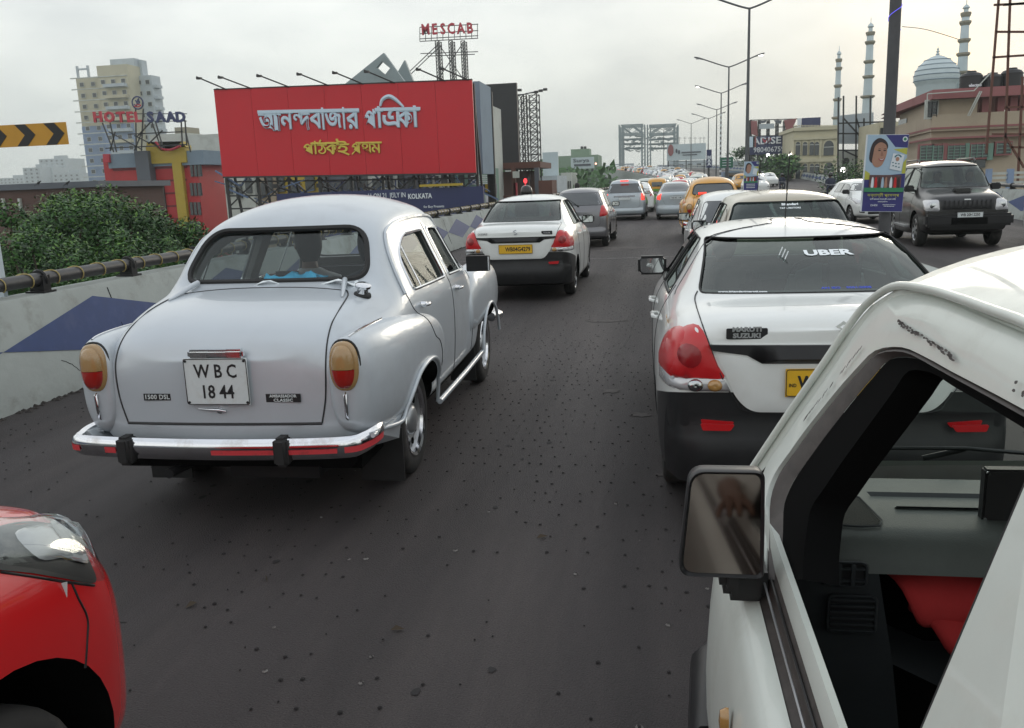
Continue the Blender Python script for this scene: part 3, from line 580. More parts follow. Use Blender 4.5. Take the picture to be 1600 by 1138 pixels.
# ================================================================ general road car
def bisect(me, cuts, rules):
    """cut the shell along planes, then give face groups a material index by where they lie"""
    bm = bmesh.new(); bm.from_mesh(me)
    for co, no in cuts: bmesh.ops.bisect_plane(bm, geom=bm.verts[:]+bm.edges[:]+bm.faces[:], plane_co=co, plane_no=no, dist=1e-5)
    for f in bm.faces:
        c = f.calc_center_median()
        for test, i in rules:
            if test(c): f.material_index = i; break
    bm.to_mesh(me); bm.free(); return me
def car(name, sp, loc, rz, label, paint, cat='car', group=None, lvl=3, hollow=None, lit=False, glass='dglass', front=False, lower=None, seatm='seat'):
    root = empty(name, loc, rz, label, cat, group)
    st = sp['st']; body = cage(st, lvl); bv = bvh_of(body); r = sp['r']; wb = sp['wb']; xo = sp['xo']
    while len(body.materials) < 3: body.materials.append(None)
    if lower: bisect(body, *lower)
    cuts = []
    if hollow:
        a, b_ = hollow
        cuts.append(cage([(y, zc-.045, ze-.045, wt-.045, zb, wb_-.06, wm-.09, zm, wl-.09, zs+.12, .45) for (y, zc, ze, wt, zb, wb_, wm, zm, wl, zs, zf) in st[a:b_]], 2))
        w = MB()
        def pr(w, ol, ax, x0, x1):
            n = len(ol); k = len(w.v); w.v += [((x, a, c) if ax else (a, x, c)) for x in (x0, x1) for a, c in ol]; w.f += [tuple(range(k, k+n)), tuple(range(k+n, k+2*n))[::-1]]+[(k+i, k+(i+1) % n, k+n+(i+1) % n, k+n+i) for i in range(n)]; w.mi += [0]*(n+2)
        for ol in sp['sw']:
            for sg in (1, -1): pr(w, ol, 1, sg*.25, sg*1.2)
        cuts.append(w); w2 = MB(); pr(w2, sp['rw'], 0, -3, sp['ry']); pr(w2, sp['fw'], 0, sp['fy'], 6); cuts.append(w2)
    ra = r+sp.get('gap', .07); rb = r+sp.get('gap', .07)-.01
    cuts += [arch_cut(0, r, ra, rb, .45, 1.3), arch_cut(wb, r, ra, rb, .45, 1.3)]
    bo = link('body', boolean(body, cuts, 2, ([3, 3, 3] if hollow else [])+[2, 2]), [M_[paint], M_['trim'], M_['dark'], M_['lining']], root, None, 35)
    for sg in (1, -1):
        wheel(root, sg, 0, r, sp.get('tw', .18), xo, sp.get('rim', 'alloy')); wheel(root, sg, wb, r, sp.get('tw', .18), xo, sp.get('rim', 'alloy'))
    of = -.01 if hollow else .003
    if 'rw' in sp:
        g = patch('rear_window', bv, 'y', -1, sp['rw'], M_[glass], root, of, step=.06); s_ = MB(); seam(s_, bv, 'y', -1, sp['rw'], .006, True, 0); s_.build('window_seal', M_['rubber'], g, 60)
    if 'fw' in sp:
        g = patch('windscreen', bv, 'y', 1, sp['fw'], M_[glass], root, of, step=.06); s_ = MB(); seam(s_, bv, 'y', 1, sp['fw'], .007, True, 0); s_.build('window_seal', M_['rubber'], g, 60)
    for sg in (1, -1):
        for ol in sp['sw']:
            g = patch('side_window', bv, 'x', sg, ol, M_[glass], root, of, step=.08); s_ = MB(); seam(s_, bv, 'x', sg, ol, .007, True, 0); s_.build('window_seal', M_['rubber'], g, 60)
        for s2 in sp.get('seams', []):
            d = MB(); seam(d, bv, 'x', sg, s2, .0035); d.build('door_gap', M_['ink'], root)
        for y, z in sp.get('handles', []):
            p = Vector(caster(bv, 'x', sg)(y, z)[0]); h = MB(); e_ = Vector((sg, 0, 0)); h.tube([p+Vector((0, -.09, 0)), p+e_*.03+Vector((0, -.07, .004)), p+e_*.034+Vector((0, .07, .004)), p+Vector((0, .09, 0))], .012, 6); h.build('door_handle', M_[sp.get('hm', paint)], root, 60)
        if 'mir' in sp:
            y, z = sp['mir']; x = abs(caster(bv, 'x', sg)(y, z-.02)[0].x); b = MB(); b.box((sg*(x+.13), y, z), (.22, .10, .145)); b.box((sg*(x+.02), y+.02, z-.05), (.10, .05, .05)); o = b.build('door_mirror', M_['trim'], root); bev(o, .028, 3)
            b = MB(); ol = rpoly([(-.09, -.055), (.09, -.055), (.09, .055), (-.09, .055)], .03); b.prism(ol, .003, frame((sg*(x+.13), y-.052, z), (1, 0, 0), (0, 0, 1))); b.build('mirror_glass', M_['mirror'], o)
        for nm, ax, sd_, ol, mt, bu in sp.get('lamps', []):
            if lit and mt == 'lred': mt = 'lredlit' if nm == 'brake_lamp' else mt
            o2 = ol if (ax == 'x' or sg > 0) else mir(ol)
            patch(nm, bv, ax, sg if ax == 'x' else sd_, o2, M_[mt], root, .005, bu, .05, .045, skirt=.02)
    for nm, ax, sd_, ol, mt, bu in sp.get('panels', []):
        patch(nm, bv, ax, sd_, ol, M_[paint if mt == 'paint' else mt], root, .022 if 'trim' in nm else .006, bu, .06, .05, skirt=.03)
    g = MB()
    for s2 in sp.get('rseams', []): seam(g, bv, 'y', -1, s2, .0035, False, .003); seam(g, bv, 'y', -1, mir(s2), .0035, False, .003)
    if g.v: g.build('boot_gap', M_['ink'], root)
    b = MB(); b.box((0, wb/2, r*.9), (1.2, wb+.9, .12)); b.bar((-.6, 0, r), (.6, 0, r), .04, n=8); b.build('underbody', M_['dark'], root)
    if hollow: seats(root, sp.get('seaty', (.25, 1.35)), .42, m=seatm, zt=sp.get('seatz', 1.08)); b = MB(); b.box((0, sp['seaty'][1]+.75, .88) if 'seaty' in sp else (0, 2.1, .88), (1.25, .3, .16)); b.build('dashboard', M_['seat'], root); b = MB(); b.tube([(.36+.18*math.cos(i*.314), 1.85+.05*math.sin(i*.314), .93+.17*math.sin(i*.314)) for i in range(20)], .014, 6, True); b.build('steering_wheel', M_['trim'], root, 60)
    root['_'] = 0; del root['_']
    return root, bv
Q = lambda *p: list(p)
DZ = dict(r=.29, wb=2.43, xo=.80, tw=.17, rim='alloy', gap=.06, ry=.55, fy=1.5, seaty=(.2, 1.25), st=[
 (-.80, 1.04, 1.02, .52, .97, .62, .68, .70, .66, .32, .27), (-.775, 1.09, 1.07, .56, 1.01, .67, .745, .72, .73, .27, .24), (-.69, 1.13, 1.105, .60, 1.04, .71, .80, .72, .79, .24, .22), (-.5, 1.145, 1.12, .62, 1.055, .735, .83, .72, .815, .22, .2), (-.34, 1.15, 1.13, .62, 1.06, .745, .845, .72, .83, .21, .2),
 (-.24, 1.19, 1.16, .615, 1.06, .755, .85, .72, .83, .2, .2), (.05, 1.37, 1.31, .585, 1.06, .765, .85, .72, .83, .2, .2), (.32, 1.495, 1.42, .56, 1.06, .775, .85, .72, .83, .2, .2), (.6, 1.545, 1.46, .55, 1.055, .78, .85, .72, .83, .2, .2), (1.1, 1.565, 1.48, .55, 1.04, .785, .85, .72, .83, .2, .2), (1.6, 1.53, 1.45, .55, 1.01, .775, .85, .72, .83, .2, .2),
 (1.88, 1.42, 1.36, .555, .99, .765, .845, .72, .825, .2, .2), (2.3, 1.13, 1.10, .60, .97, .75, .84, .7, .82, .2, .2), (2.5, 1.04, 1.0, .58, .93, .73, .83, .7, .81, .2, .2), (2.95, .95, .91, .5, .85, .66, .80, .62, .78, .22, .2), (3.12, .84, .81, .45, .76, .58, .74, .6, .7, .25, .22), (3.19, .72, .7, .4, .66, .5, .6, .55, .58, .3, .26)],
 rw=rpoly([(-.615, 1.165), (.615, 1.165), (.53, 1.462), (-.53, 1.462)], .035), fw=rpoly([(-.64, 1.13), (.64, 1.13), (.52, 1.47), (-.52, 1.47)], .05),
 sw=[rpoly([(.30, 1.08), (1.02, 1.07), (1.02, 1.445), (.62, 1.435)], [.02, .03, .03, .08]), rpoly([(1.10, 1.07), (2.0, 1.03), (1.70, 1.37), (1.45, 1.44), (1.10, 1.445)], [.03, .02, .05, .05, .03])],
 seams=[crv([(.28, 1.12), (.22, 1.0), (.26, .75), (.40, .5), (.45, .28)], 5), [(1.06, 1.45), (1.06, .9), (1.08, .28)], crv([(2.02, 1.03), (1.98, .7), (1.95, .28)], 4), [(.45, .275), (1.95, .275)], crv([(.62, 1.46), (.35, 1.3), (.2, 1.13), (.1, 1.09)], 4)], handles=[(.36, .93), (1.22, .91)], mir=(1.95, 1.08),
 lamps=[('brake_lamp', 'y', -1, crv([(.645, 1.040), (.72, 1.015), (.775, .93), (.787, .80), (.66, .80), (.533, .80), (.56, .86), (.60, .96)], 3, True), 'lred', .012), ('reversing_lamp', 'y', -1, [(.787, .795), (.783, .735), (.50, .735), (.53, .795)], 'lclear', .018),
  ('lamp_wrap', 'x', 1, crv([(-.74, .80), (-.58, .80), (-.42, .80), (-.40, .92), (-.49, .99), (-.62, 1.02), (-.72, .98)], 3, True), 'lred', .012), ('lamp_wrap_clear', 'x', 1, [(-.735, .735), (-.44, .735), (-.42, .795), (-.735, .795)], 'lclear', .01),
  ('reflector', 'y', -1, rpoly([(.48, .585), (.64, .595), (.63, .565), (.50, .56)], .01), 'lred', .03)],
 panels=[('boot_lid', 'y', -1, rpoly([(-.405, .635), (.405, .635), (.475, .70), (.59, .965), (-.59, .965), (-.475, .70)], [.06, .06, .1, .005, .005, .1]), 'paint', .010), ('boot_trim', 'y', -1, [(-.60, .962), (.60, .962), (.585, .935), (.43, .915), (.36, .875), (-.36, .875), (-.43, .915), (-.585, .935)], 'trim', .03)],
 rseams=[crv([(.62, 1.14), (.64, 1.09), (.60, .96), (.54, .80), (.475, .69), (.40, .633), (0, .63)], 5)])
DZLOW = ([((0, -.62, .69), (0, .22, 1)), ((0, -.30, 0), (0, 1, 0)), ((0, -.5, .385), (0, .1, 1)), ((0, 0, .27), (0, 0, 1))], [(lambda c: c.z+.22*(c.y+.62) < .69 and c.y < -.30, 1), (lambda c: c.z < .27, 1)])
def plastic_bumper(root, bv, z0, z1, hw, y0, m='trim', d=.05):
    """rear bumper skin wrapping the corners"""
    b = MB(); xs = [i/14 for i in range(-14, 15)]; rows = 7; c = caster(bv, 'y', -1)
    for j in range(rows):
        t = j/(rows-1); z = z0+(z1-z0)*t; pro = d*math.sin(math.pi*min(1, t*1.15+.05))**.7 if t < .9 else .004
        for s in xs:
            x = s*hw; q = c(x, max(z, z0+.08))[0]; y = min(q.y, y0+.35*(abs(s)**8)); b.v.append((x*(1+.012*math.sin(math.pi*t)), y-pro*(1-abs(s)**6*.6), z))
    n = len(xs); b.f = [(j*n+i, j*n+i+1, (j+1)*n+i+1, (j+1)*n+i) for j in range(rows-1) for i in range(n-1)]; b.mi = [0]*len(b.f)
    return b.build('rear_bumper', M_[m], root, 60)
def dzire(loc, rz, label, near, left, right, pl, extra=None):
    root, bv = car('saloon_car', DZ, loc, rz, label, 'white', lvl=4 if near else 3, hollow=(5, 13), glass='tint', lower=DZLOW, seatm='seatg')
    c = caster(bv, 'y', -1); plastic_bumper(root, bv, .27, .625, .80, -.78)
    for x, rx_ in ((.575, .034), (.665, .036), (-.575, .034), (-.665, .036)):
        q = c(x, .765)[0]; b = MB(); b.lathe([(.001, -.006), (rx_*.5, -.010), (rx_, .002), (rx_*1.05, .02)], 18, Matrix.Translation(q+Vector((0, -.026, 0))) @ Matrix.Rotation(R(90), 4, 'X') @ Matrix.Diagonal((1, .8, 1, 1)) @ Matrix.Rotation(R(180), 4, 'X')); b.build('lamp_bowl', M_['lamber' if abs(x) < .6 else 'mirror'], root, 60)
    for sg in (1, -1):
        patch('lamp_ring', bv, 'y', -1, [(sg*(.685+.050*math.cos(i*.4488)), .905+.055*math.sin(i*.4488)) for i in range(14)], mat('lamp_red_dark', (.26, .006, .010), .25, 0, .5), root, .020, .004, .02, .03, skirt=.004)
    for x in (-.565, .565):
        b = MB(); ol = rpoly([(-.08, .014), (.08, .018), (.07, -.014), (-.06, -.016)], .008); b.prism([(a if x > 0 else -a, z) for a, z in ol], .012, frame((x, -.855, .572), (1, 0, 0), (0, 0, 1))); b.build('rear_reflector', M_['lred'], root)
    plate(root, pl, (.0, c(0, .79)[0].y-.028, .785), .51, .135, 'pyellow', lines=pl if isinstance(pl, list) else [(pl, .035, -.003, .086, .0022)])
    s_ = frame
    suzuki(root, (.0, c(0, 1.03)[0].y-.006, 1.03), .042)
    for x, t, w, dk in left:
        q = c(x, 1.015)[0]
        if dk: b = MB(); b.prism(rpoly([(-w/2, -.026), (w/2, -.026), (w/2, .026), (-w/2, .026)], .008), .002, frame((x, q.y-.004, 1.015), (1, 0, 0), (0, 0, 1))); o = b.build('badge', M_['trim'], root); text('lettering', t, .030, frame((x, q.y-.007, 1.020 if '\n' in t else 1.012), (1, 0, 0), (0, 0, 1)), M_['steel'], o, .001, .0015, sx=1.25)
        else: text('lettering', t, .042, frame((x, q.y-.008, 1.012), (1, 0, 0), (0, 0, 1)), M_['steel'], root, .0015, .001, sx=1.3)
    b = MB(); q = caster(bv, 'z', 1)(0, .9)[0]; b.bar(q, q+Vector((0, -.12, .42)), .004, n=6); b.build('aerial', M_['rubber'], root)
    return root, bv
H_ = lambda **k: k
def hatch(L_, wb, h, w, belt, ro, r, slope=.25, hood=.95, tail=.72, tumble=.2):
    """stations for a hatchback, estate or van-like body"""
    y0 = -ro; f = L_-ro; t = w/2; te = h-.09
    return [(y0, tail+.22, tail+.2, .4, tail+.12, t*.7, t*.86, .66, t*.8, .36, .3), (y0+.03, belt+.02, belt, t*.66, belt-.05, t*.82, t*.93, .7, t*.9, .3, .26), (y0+.08, belt+.12, belt+.10, t*.70, belt-.01, t*.86, t*.965, .7, t*.95, .26, .24), (y0+.10+slope*.55, h-.22, h-.27, t*.70, belt, t*.9, t*.985, .7, t*.97, .25, .22),
     (y0+.14+slope, h-.05, te-.05, t*.68, belt, t*.92, t, .7, t*.98, .24, .2), (y0+.45+slope, h-.005, te, t*.68, belt, t*.925, t, .7, t*.98, .24, .2), (1.1, h, te, t*.68, belt-.01, t*.925, t, .7, t*.98, .24, .2), (1.6, h-.03, te-.03, t*.68, belt-.03, t*.92, t, .7, t*.98, .24, .2),
     (wb-.55, h-.14, te-.12, t*.67, belt-.05, t*.9, t, .7, t*.98, .24, .2), (wb-.15, hood+.13, hood+.09, t*.70, belt-.1, t*.88, t*.985, .68, t*.96, .24, .2), (wb+.05, hood+.06, hood+.02, t*.68, hood-.05, t*.86, t*.98, .66, t*.95, .24, .2), (f-.25, hood-.03, hood-.07, t*.6, hood-.14, t*.8, t*.94, .6, t*.92, .26, .2), (f-.07, hood-.12, hood-.15, t*.52, hood-.22, t*.7, t*.86, .58, t*.82, .3, .22), (f, hood-.26, hood-.28, t*.45, hood-.34, t*.58, t*.7, .55, t*.66, .34, .26)]
def hspec(L_, wb, h, w, belt, ro, r, slope=.25, hood=.95, rwz=None, lamp=None, **k):
    t = w/2; st = hatch(L_, wb, h, w, belt, ro, r, slope, hood); a, b = rwz or (belt+.06, h-.16); y0 = -ro
    d = dict(r=r, wb=wb, xo=t-.04, st=st, rw=rpoly([(-t*.80, a), (t*.80, a), (t*.66, b), (-t*.66, b)], .06), fw=rpoly([(-t*.80, hood+.14), (t*.80, hood+.14), (t*.64, h-.15), (-t*.64, h-.15)], .05), ry=.3, fy=1.7,
     sw=[rpoly([(y0+.62+slope, belt+.03), (1.0, belt+.03), (1.0, h-.15), (y0+.72+slope, h-.16)], .04), rpoly([(1.07, belt+.03), (wb-.42, belt-.02), (wb-.72, h-.24), (1.55, h-.17), (1.07, h-.15)], [.03, .02, .06, .06, .03])],
     seams=[crv([(y0+.75+slope, belt), (.36, .6), (.42, .3)], 4), [(1.035, h-.13), (1.04, .3)], crv([(wb-.4, belt-.04), (wb-.46, .3)], 3), [(.42, .3), (wb-.46, .3)]], handles=[(.35, belt-.1), (1.2, belt-.1)], mir=(wb-.5, belt+.06),
     lamps=lamp or [('brake_lamp', 'y', -1, rpoly([(t*.70, belt-.02), (t*.90, belt-.05), (t*.93, .74), (t*.72, .72)], .03), 'lred', .02), ('lamp_wrap', 'x', 1, rpoly([(y0+.08, .74), (y0+.24, .76), (y0+.28, belt-.06), (y0+.14, belt-.04)], .03), 'lred', .012)], rseams=[crv([(t*.70, h-.13), (t*.82, belt+.04), (t*.72, .9), (t*.68, .56), (0, .55)], 4)])
    d.update(k); return d
def rear_trim(root, bv, pl, pz=.8, lit=False, white=True, bump=(.3, .56), hw=.78, m='paint', paint='grey', y0=-.6):
    c = caster(bv, 'y', -1); plastic_bumper(root, bv, bump[0], bump[1], hw, y0, paint if m == 'paint' else m, .05)
    plate(root, pl, (0, c(0, pz)[0].y-.012, pz), .5, .12, 'pwhite' if white else 'pyellow', lines=[(pl, 0, 0, .085, .002)])
    return c
# ---------------------------------------------------------------- the cars in the queue
AMB_S = ambassador((-2.222, 4.986, 0), .013+.004, 'silver', 'old rounded silver saloon with chrome bumper and white number plate WBC 1844')
def low(z): return z-.17*(z-1.0) if z > 1.0 else z
DZ_ = DZ; DZ = dict(DZ); DZ['st'] = [(a, low(b_), low(c_), d_, low(e_), *r_) for a, b_, c_, d_, e_, *r_ in DZ_['st']]; DZ['rw'] = [(a, low(b_)) for a, b_ in DZ['rw']]; DZ['fw'] = [(a, low(b_)) for a, b_ in DZ['fw']]; DZ['sw'] = [[(a, low(b_)) for a, b_ in o] for o in DZ['sw']]
UB, UBV = dzire((.855, 4.93, 0), .014, 'white saloon with UBER lettering on its rear window and black bumper, at the right', True, [(-.43, 'MARUTI\nSUZUKI', .19, True)], [], [('WB', -.140, -.002, .088, .003), ('7', .215, -.002, .088, .003), ('IND', -.222, -.012, .024, .0004)])
DZ = DZ_
c = caster(UBV, 'y', -1)
def onwin(bv, s, x, z, size, m, parent, bold=.002, sx=1.0):
    q = caster(bv, 'y', -1); p0 = q(x, z-.03)[0]; p1 = q(x, z+.03)[0]; up = (p1-p0).normalized(); xx = (q(x+.08, z)[0]-q(x-.08, z)[0]).normalized(); n = xx.cross(up).normalized()
    p = q(x, z)[0]-n*.0085*(1 if n.y < 0 else -1); return text('lettering', s, size, frame(p, xx, up), m, parent, .0006, bold, sx=sx)
onwin(UBV, 'UBER', .105, 1.315, .086, M_['sticker'], UB, .0035, 1.25)
onwin(UBV, 'www.bhandarimaruti.com', -.39, 1.150, .024, M_['sticker'], UB, .0008)
for i, (x, s_) in enumerate(((.06, 'AN ISO'), (.20, '9001:2008'))): onwin(UBV, s_, x, 1.16, .03, M_['blues'], UB, .001)
b = MB()
for x, z in ((-.15, 1.315), (-.138, 1.305), (-.126, 1.295)):
    q = c(x, z)[0]; b.bar(q+Vector((-.012, -.004, -.03)), q+Vector((.012, -.004, .03)), .005)
b.build('window_sticker', M_['sticker'], UB)
q = caster(UBV, 'x', -1)(-.30, 1.0)[0]; b = MB(); b.prism(rpoly([(-.035, -.03), (.035, -.03), (.035, .03), (-.035, .03)], .004), .003, frame(q+Vector((-.003, 0, 0)), (0, -1, 0), (-.25, 0, 1))); b.build('side_sticker', mat('sticker_tan', (.55, .35, .18), .6, var=.2, vs=90), UB)
for sg in (-1, 1):   # smoked rain guards above the side windows
    b = MB(); cc = caster(UBV, 'x', sg)
    for ol in ([(.50, 1.37), (.62, 1.44), (1.02, 1.46)], [(1.10, 1.46), (1.45, 1.45), (1.72, 1.37), (1.85, 1.27)]):
        P = [cc(y, z)[0] for y, z in crv(ol, 5)]; e_ = Vector((sg*.035, 0, -.045)); k = len(b.v); b.v += [p+Vector((sg*.004, 0, .005)) for p in P]+[p+e_ for p in P]; m = len(P); b.f += [(k+i, k+i+1, k+m+i+1, k+m+i) for i in range(m-1)]; b.mi += [0]*(m-1)
    b.build('rain_guard', M_['trim'], UB, 60)
MD, MDV = dzire((-2.0, 13.56, 0), -.014, 'white saloon taxi with yellow number plate WB04G4279, ahead of the silver car', False, [(-.50, 'DZIRE', .16, False), (.47, 'TOUR', .16, True)], [], 'WB04G4279')
CEL = hspec(3.7, 2.425, 1.56, 1.62, 1.0, .62, .29, .30, .98, rwz=(1.10, 1.42), lamp=[('brake_lamp', 'y', -1, rpoly([(.62, 1.10), (.70, 1.08), (.76, .95), (.75, .82), (.58, .80)], .03), 'lred', .02), ('lamp_wrap', 'x', 1, rpoly([(-.54, .82), (-.38, .86), (-.26, 1.03), (-.46, 1.05)], .03), 'lred', .012)])
o, v = car('hatchback_car', CEL, (-1.93, 23.6, 0), -.04, 'dark grey hatchback with red tail lamps, ahead of the white taxi in the left lane', 'grey', glass='dglass')
rear_trim(o, v, '', .78, paint='grey'); b = MB(); p = caster(v, 'y', -1)(0, 1.10)[0]; b.bar(p+Vector((0, -.01, 0)), p+Vector((-.22, .03, .16)), .012); b.bar(p, p+Vector((.03, -.02, -.03)), .04); b.build('rear_wiper', M_['rubber'], o)
b = MB(); b.bar((-.2, -.60, .26), (-.2, -.70, .26), .03, n=10); b.build('exhaust_pipe', M_['chrome'], o, 40)
INN = hspec(4.58, 2.75, 1.74, 1.77, 1.05, .98, .32, .22, 1.05, rwz=(1.16, 1.54), lamp=[('brake_lamp', 'y', -1, rpoly([(.70, 1.14), (.82, 1.10), (.84, .84), (.70, .84)], .03), 'lredlit', .02), ('lamp_wrap', 'x', 1, rpoly([(-.9, .86), (-.74, .88), (-.70, 1.08), (-.86, 1.10)], .03), 'lred', .012)])
o, v = car('people_carrier', INN, (-1.15, 38.5, 0), -.03, 'silver grey people carrier with brake lamps lit, ahead of the dark grey hatchback', 'lsilver')
rear_trim(o, v, '', .92, paint='lsilver', y0=-.96); b = MB(); b.box((0, -.86, 1.66), (.34, .06, .05)); b.build('high_brake_lamp', M_['lredlit'], o); b = MB(); b.box((0, -.955, 1.02), (.9, .05, .06)); b.build('garnish', M_['lredlit' if 0 else 'chrome'], o)
SXS = dict(DZ); SXS['lamps'] = [('brake_lamp', 'y', -1, rpoly([(.60, 1.09), (.74, 1.02), (.78, .86), (.66, .82)], .03), 'lredlit', .02), ('lamp_wrap', 'x', 1, rpoly([(-.68, .84), (-.42, .86), (-.44, 1.02), (-.64, 1.03)], .03), 'lred', .012)]; SXS['panels'] = []
o, v = car('saloon_car', SXS, (.97, 37.7, 0), 0, 'light silver blue saloon in the middle lane, just left of the yellow taxi', 'lsilver', lit=True)
rear_trim(o, v, 'WB 06C 1148', .90, paint='lsilver', y0=-.76, bump=(.3, .66), hw=.80)
TX = ambassador((1.66, 25.0, 0), 0, 'yellow', 'yellow rounded taxi in the middle of the queue, beyond the beige car', False, None, 'taxi')
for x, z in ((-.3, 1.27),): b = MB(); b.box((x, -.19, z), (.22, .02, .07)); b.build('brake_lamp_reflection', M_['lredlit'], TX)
WS = hspec(3.6, 2.36, 1.50, 1.56, .96, .60, .28, .35, .95)
o, v = car('hatchback_car', WS, (1.35, 14.7, 0), 0, 'white hatchback with black door mirror between the beige car and the yellow taxi', 'white'); rear_trim(o, v, '', .74, paint='white')
BG = hspec(3.9, 2.46, 1.56, 1.70, 1.02, .66, .30, .30, .99, rwz=(1.12, 1.44))
o, v = car('hatchback_car', BG, (1.47, 10.3, 0), 0, 'beige hatchback just ahead of the white UBER car, only roof and rear window showing', 'beige', hollow=(3, 10), glass='tint'); rear_trim(o, v, '', .76, paint='beige')
onwin(v, 'Bhandari', .02, 1.415, .05, M_['sticker'], o, .002); onwin(v, 'TATA MOTORS', .02, 1.375, .032, M_['sticker'], o, .001)
for y_, x_ in ((.55, .1), (.8, -.2)):
    b = MB(); q = caster(v, 'z', 1)(x_, y_)[0]; b.bar(q, q+Vector((.02, -.10, .36)), .004, n=6); b.build('aerial', M_['rubber'], o)
# oncoming
FG = hspec(3.8, 2.49, 1.45, 1.68, .98, .62, .29, .3, .93); fl = [('headlamp', 'y', 1, rpoly([(.48, .60), (.74, .66), (.80, .86), (.72, .84), (.50, .72)], .02), 'lclear', .02)]; FG['lamps'] = fl
o, v = car('hatchback_car', FG, (7.15, 33.2, 0), math.pi+.06, 'white hatchback coming towards us, half hidden behind the blue poster', 'white', front=True)
patch('grille', v, 'y', 1, rpoly([(-.42, .32), (.42, .32), (.36, .54), (-.36, .54)], .06), M_['trim'], o, .006); patch('fog_lamp_recess', v, 'y', 1, rpoly([(.50, .36), (.66, .38), (.64, .50), (.5, .48)], .03), M_['trim'], o, .006)
SC = hspec(4.43, 2.68, 1.90, 1.80, 1.18, .78, .37, .12, 1.17, rwz=(1.25, 1.7)); SC['gap'] = .08; SC['tw'] = .22; SC['mir'] = (2.05, 1.28)
SC['fw'] = rpoly([(-.72, 1.29), (.72, 1.29), (.62, 1.76), (-.62, 1.76)], .05); SC['handles'] = [(.35, 1.05), (1.2, 1.05)]; SC['lamps'] = []
SC['st'] = SC['st'][:8]+[(2.10, 1.80, 1.74, .62, 1.17, .82, .90, .8, .88, .34, .3), (2.42, 1.30, 1.27, .66, 1.15, .80, .90, .8, .88, .34, .3), (2.7, 1.24, 1.21, .66, 1.12, .78, .90, .78, .88, .34, .3), (3.3, 1.17, 1.15, .62, 1.06, .74, .86, .76, .84, .36, .3), (3.46, 1.10, 1.08, .6, 1.0, .72, .84, .74, .80, .4, .34), (3.52, 1.0, .98, .56, .92, .68, .80, .7, .76, .44, .4)]
o, v = car('jeep_car', SC, (6.95, 23.6, 0), math.pi-.08, 'black off-road car with roof rails coming towards us in the opposite lane', 'black', cat='jeep', hollow=(3, 10), glass='tint')
patch('grille', v, 'y', 1, rpoly([(-.50, .84), (.50, .84), (.52, 1.05), (-.52, 1.05)], .03), M_['ink'], o, .008, .01)
g = MB(); cc = caster(v, 'y', 1)
for i in range(-5, 6): p = cc(i*.09, .95)[0]; g.bar(p+Vector((0, .02, -.08)), p+Vector((0, .02, .08)), .018)
g.build('grille_bars', M_['trim'], o)['kind'] = 'stuff'; p = cc(0, 1.04)[0]; b = MB(); b.box(p+Vector((0, .02, 0)), (.13, .01, .035)); bev(b.build('emblem', M_['chrome'], o), .004)
for sg in (1, -1):
    ol = rpoly([(sg*.54, .80), (sg*.83, .82), (sg*.80, 1.04), (sg*.56, 1.05)], .05); patch('headlamp', v, 'y', 1, ol, M_['lclear'], o, .01, .03, .05)
    b = MB(); b.lathe([(.001, .012), (.06, .01), (.075, 0), (.06, -.01)], 16, Matrix.Translation(cc(sg*.67, .93)[0]+Vector((0, .035, 0))) @ Matrix.Rotation(R(-90), 4, 'X')); b.build('lamp_bowl', M_['mirror'], o, 50)
    b = MB(); b.tube([(sg*.60, -.35, 1.84), (sg*.60, -.25, 1.91), (sg*.60, 1.35, 1.92), (sg*.60, 1.5, 1.85)], .018, 8); b.build('roof_rail', M_['trim'], o, 60)
    b = MB(); b.box((sg*.86, 1.35, .42), (.22, 1.5, .04)); b.build('side_step', M_['steel'], o)
b = MB(); b.box((0, 3.62, .62), (1.72, .30, .26)); b.box((0, 3.50, .48), (1.5, .24, .14)); bev(b.build('front_bumper', M_['trim'], o), .05)
b = MB(); b.box((0, 3.775, .60), (.7, .02, .14)); b.build('air_intake', M_['dark'], o)
plate(o, '', (0, 3.80, .73), .5, .11, 'pwhite', lines=[('WB 20H 2250', 0, 0, .078, .002)], ny=1)
p = caster(v, 'z', 1)(0, 2.95)[0]; b = MB(); b.box(p+Vector((0, 0, .02)), (.34, .36, .08)); bev(b.build('bonnet_scoop', M_['black'], o), .03)
FW = dict(DZ); o, v = car('saloon_car', FW, (9.55, 21.9, 0), math.pi, 'white car of which only a corner shows at the right edge, behind the black jeep', 'white')
# people in the cars
head('person', (-2.62, 6.35, 1.22), .5, True, 'shirtw', 1.15, .2, 'person with dark hair leaning behind the left half of the silver car rear window')
head('person', (-2.15, 6.45, 1.20), 0, True, 'shirtd', 1.05, 0, 'driver with black hair in the middle of the silver car')
head('person', (-1.80, 5.55, 1.12), -.3, True, 'shirtr', .95, 0, 'person in red cloth in the right half of the silver car rear seat')
head('person', (.50, 6.35, 1.17), 0, True, 'shirtd', 1, 0, 'passenger in front left seat of the white UBER car')
head('person', (1.20, 6.35, 1.17), 0, True, 'shirtw', 1, 0, 'driver in front right seat of the white UBER car')
head('person', (-1.64, 14.9, 1.16), 0, True, 'shirtw', 1, 0, 'driver in white shirt inside the white taxi ahead of the silver car')
head('person', (7.3, 22.0, 1.42), math.pi, True, 'shirtd', 1, 0, 'driver in dark shirt behind the black jeep windscreen')
head('person', (6.6, 22.0, 1.42), math.pi, True, 'shirtw', 1, 0, 'passenger in pale shirt behind the black jeep windscreen')
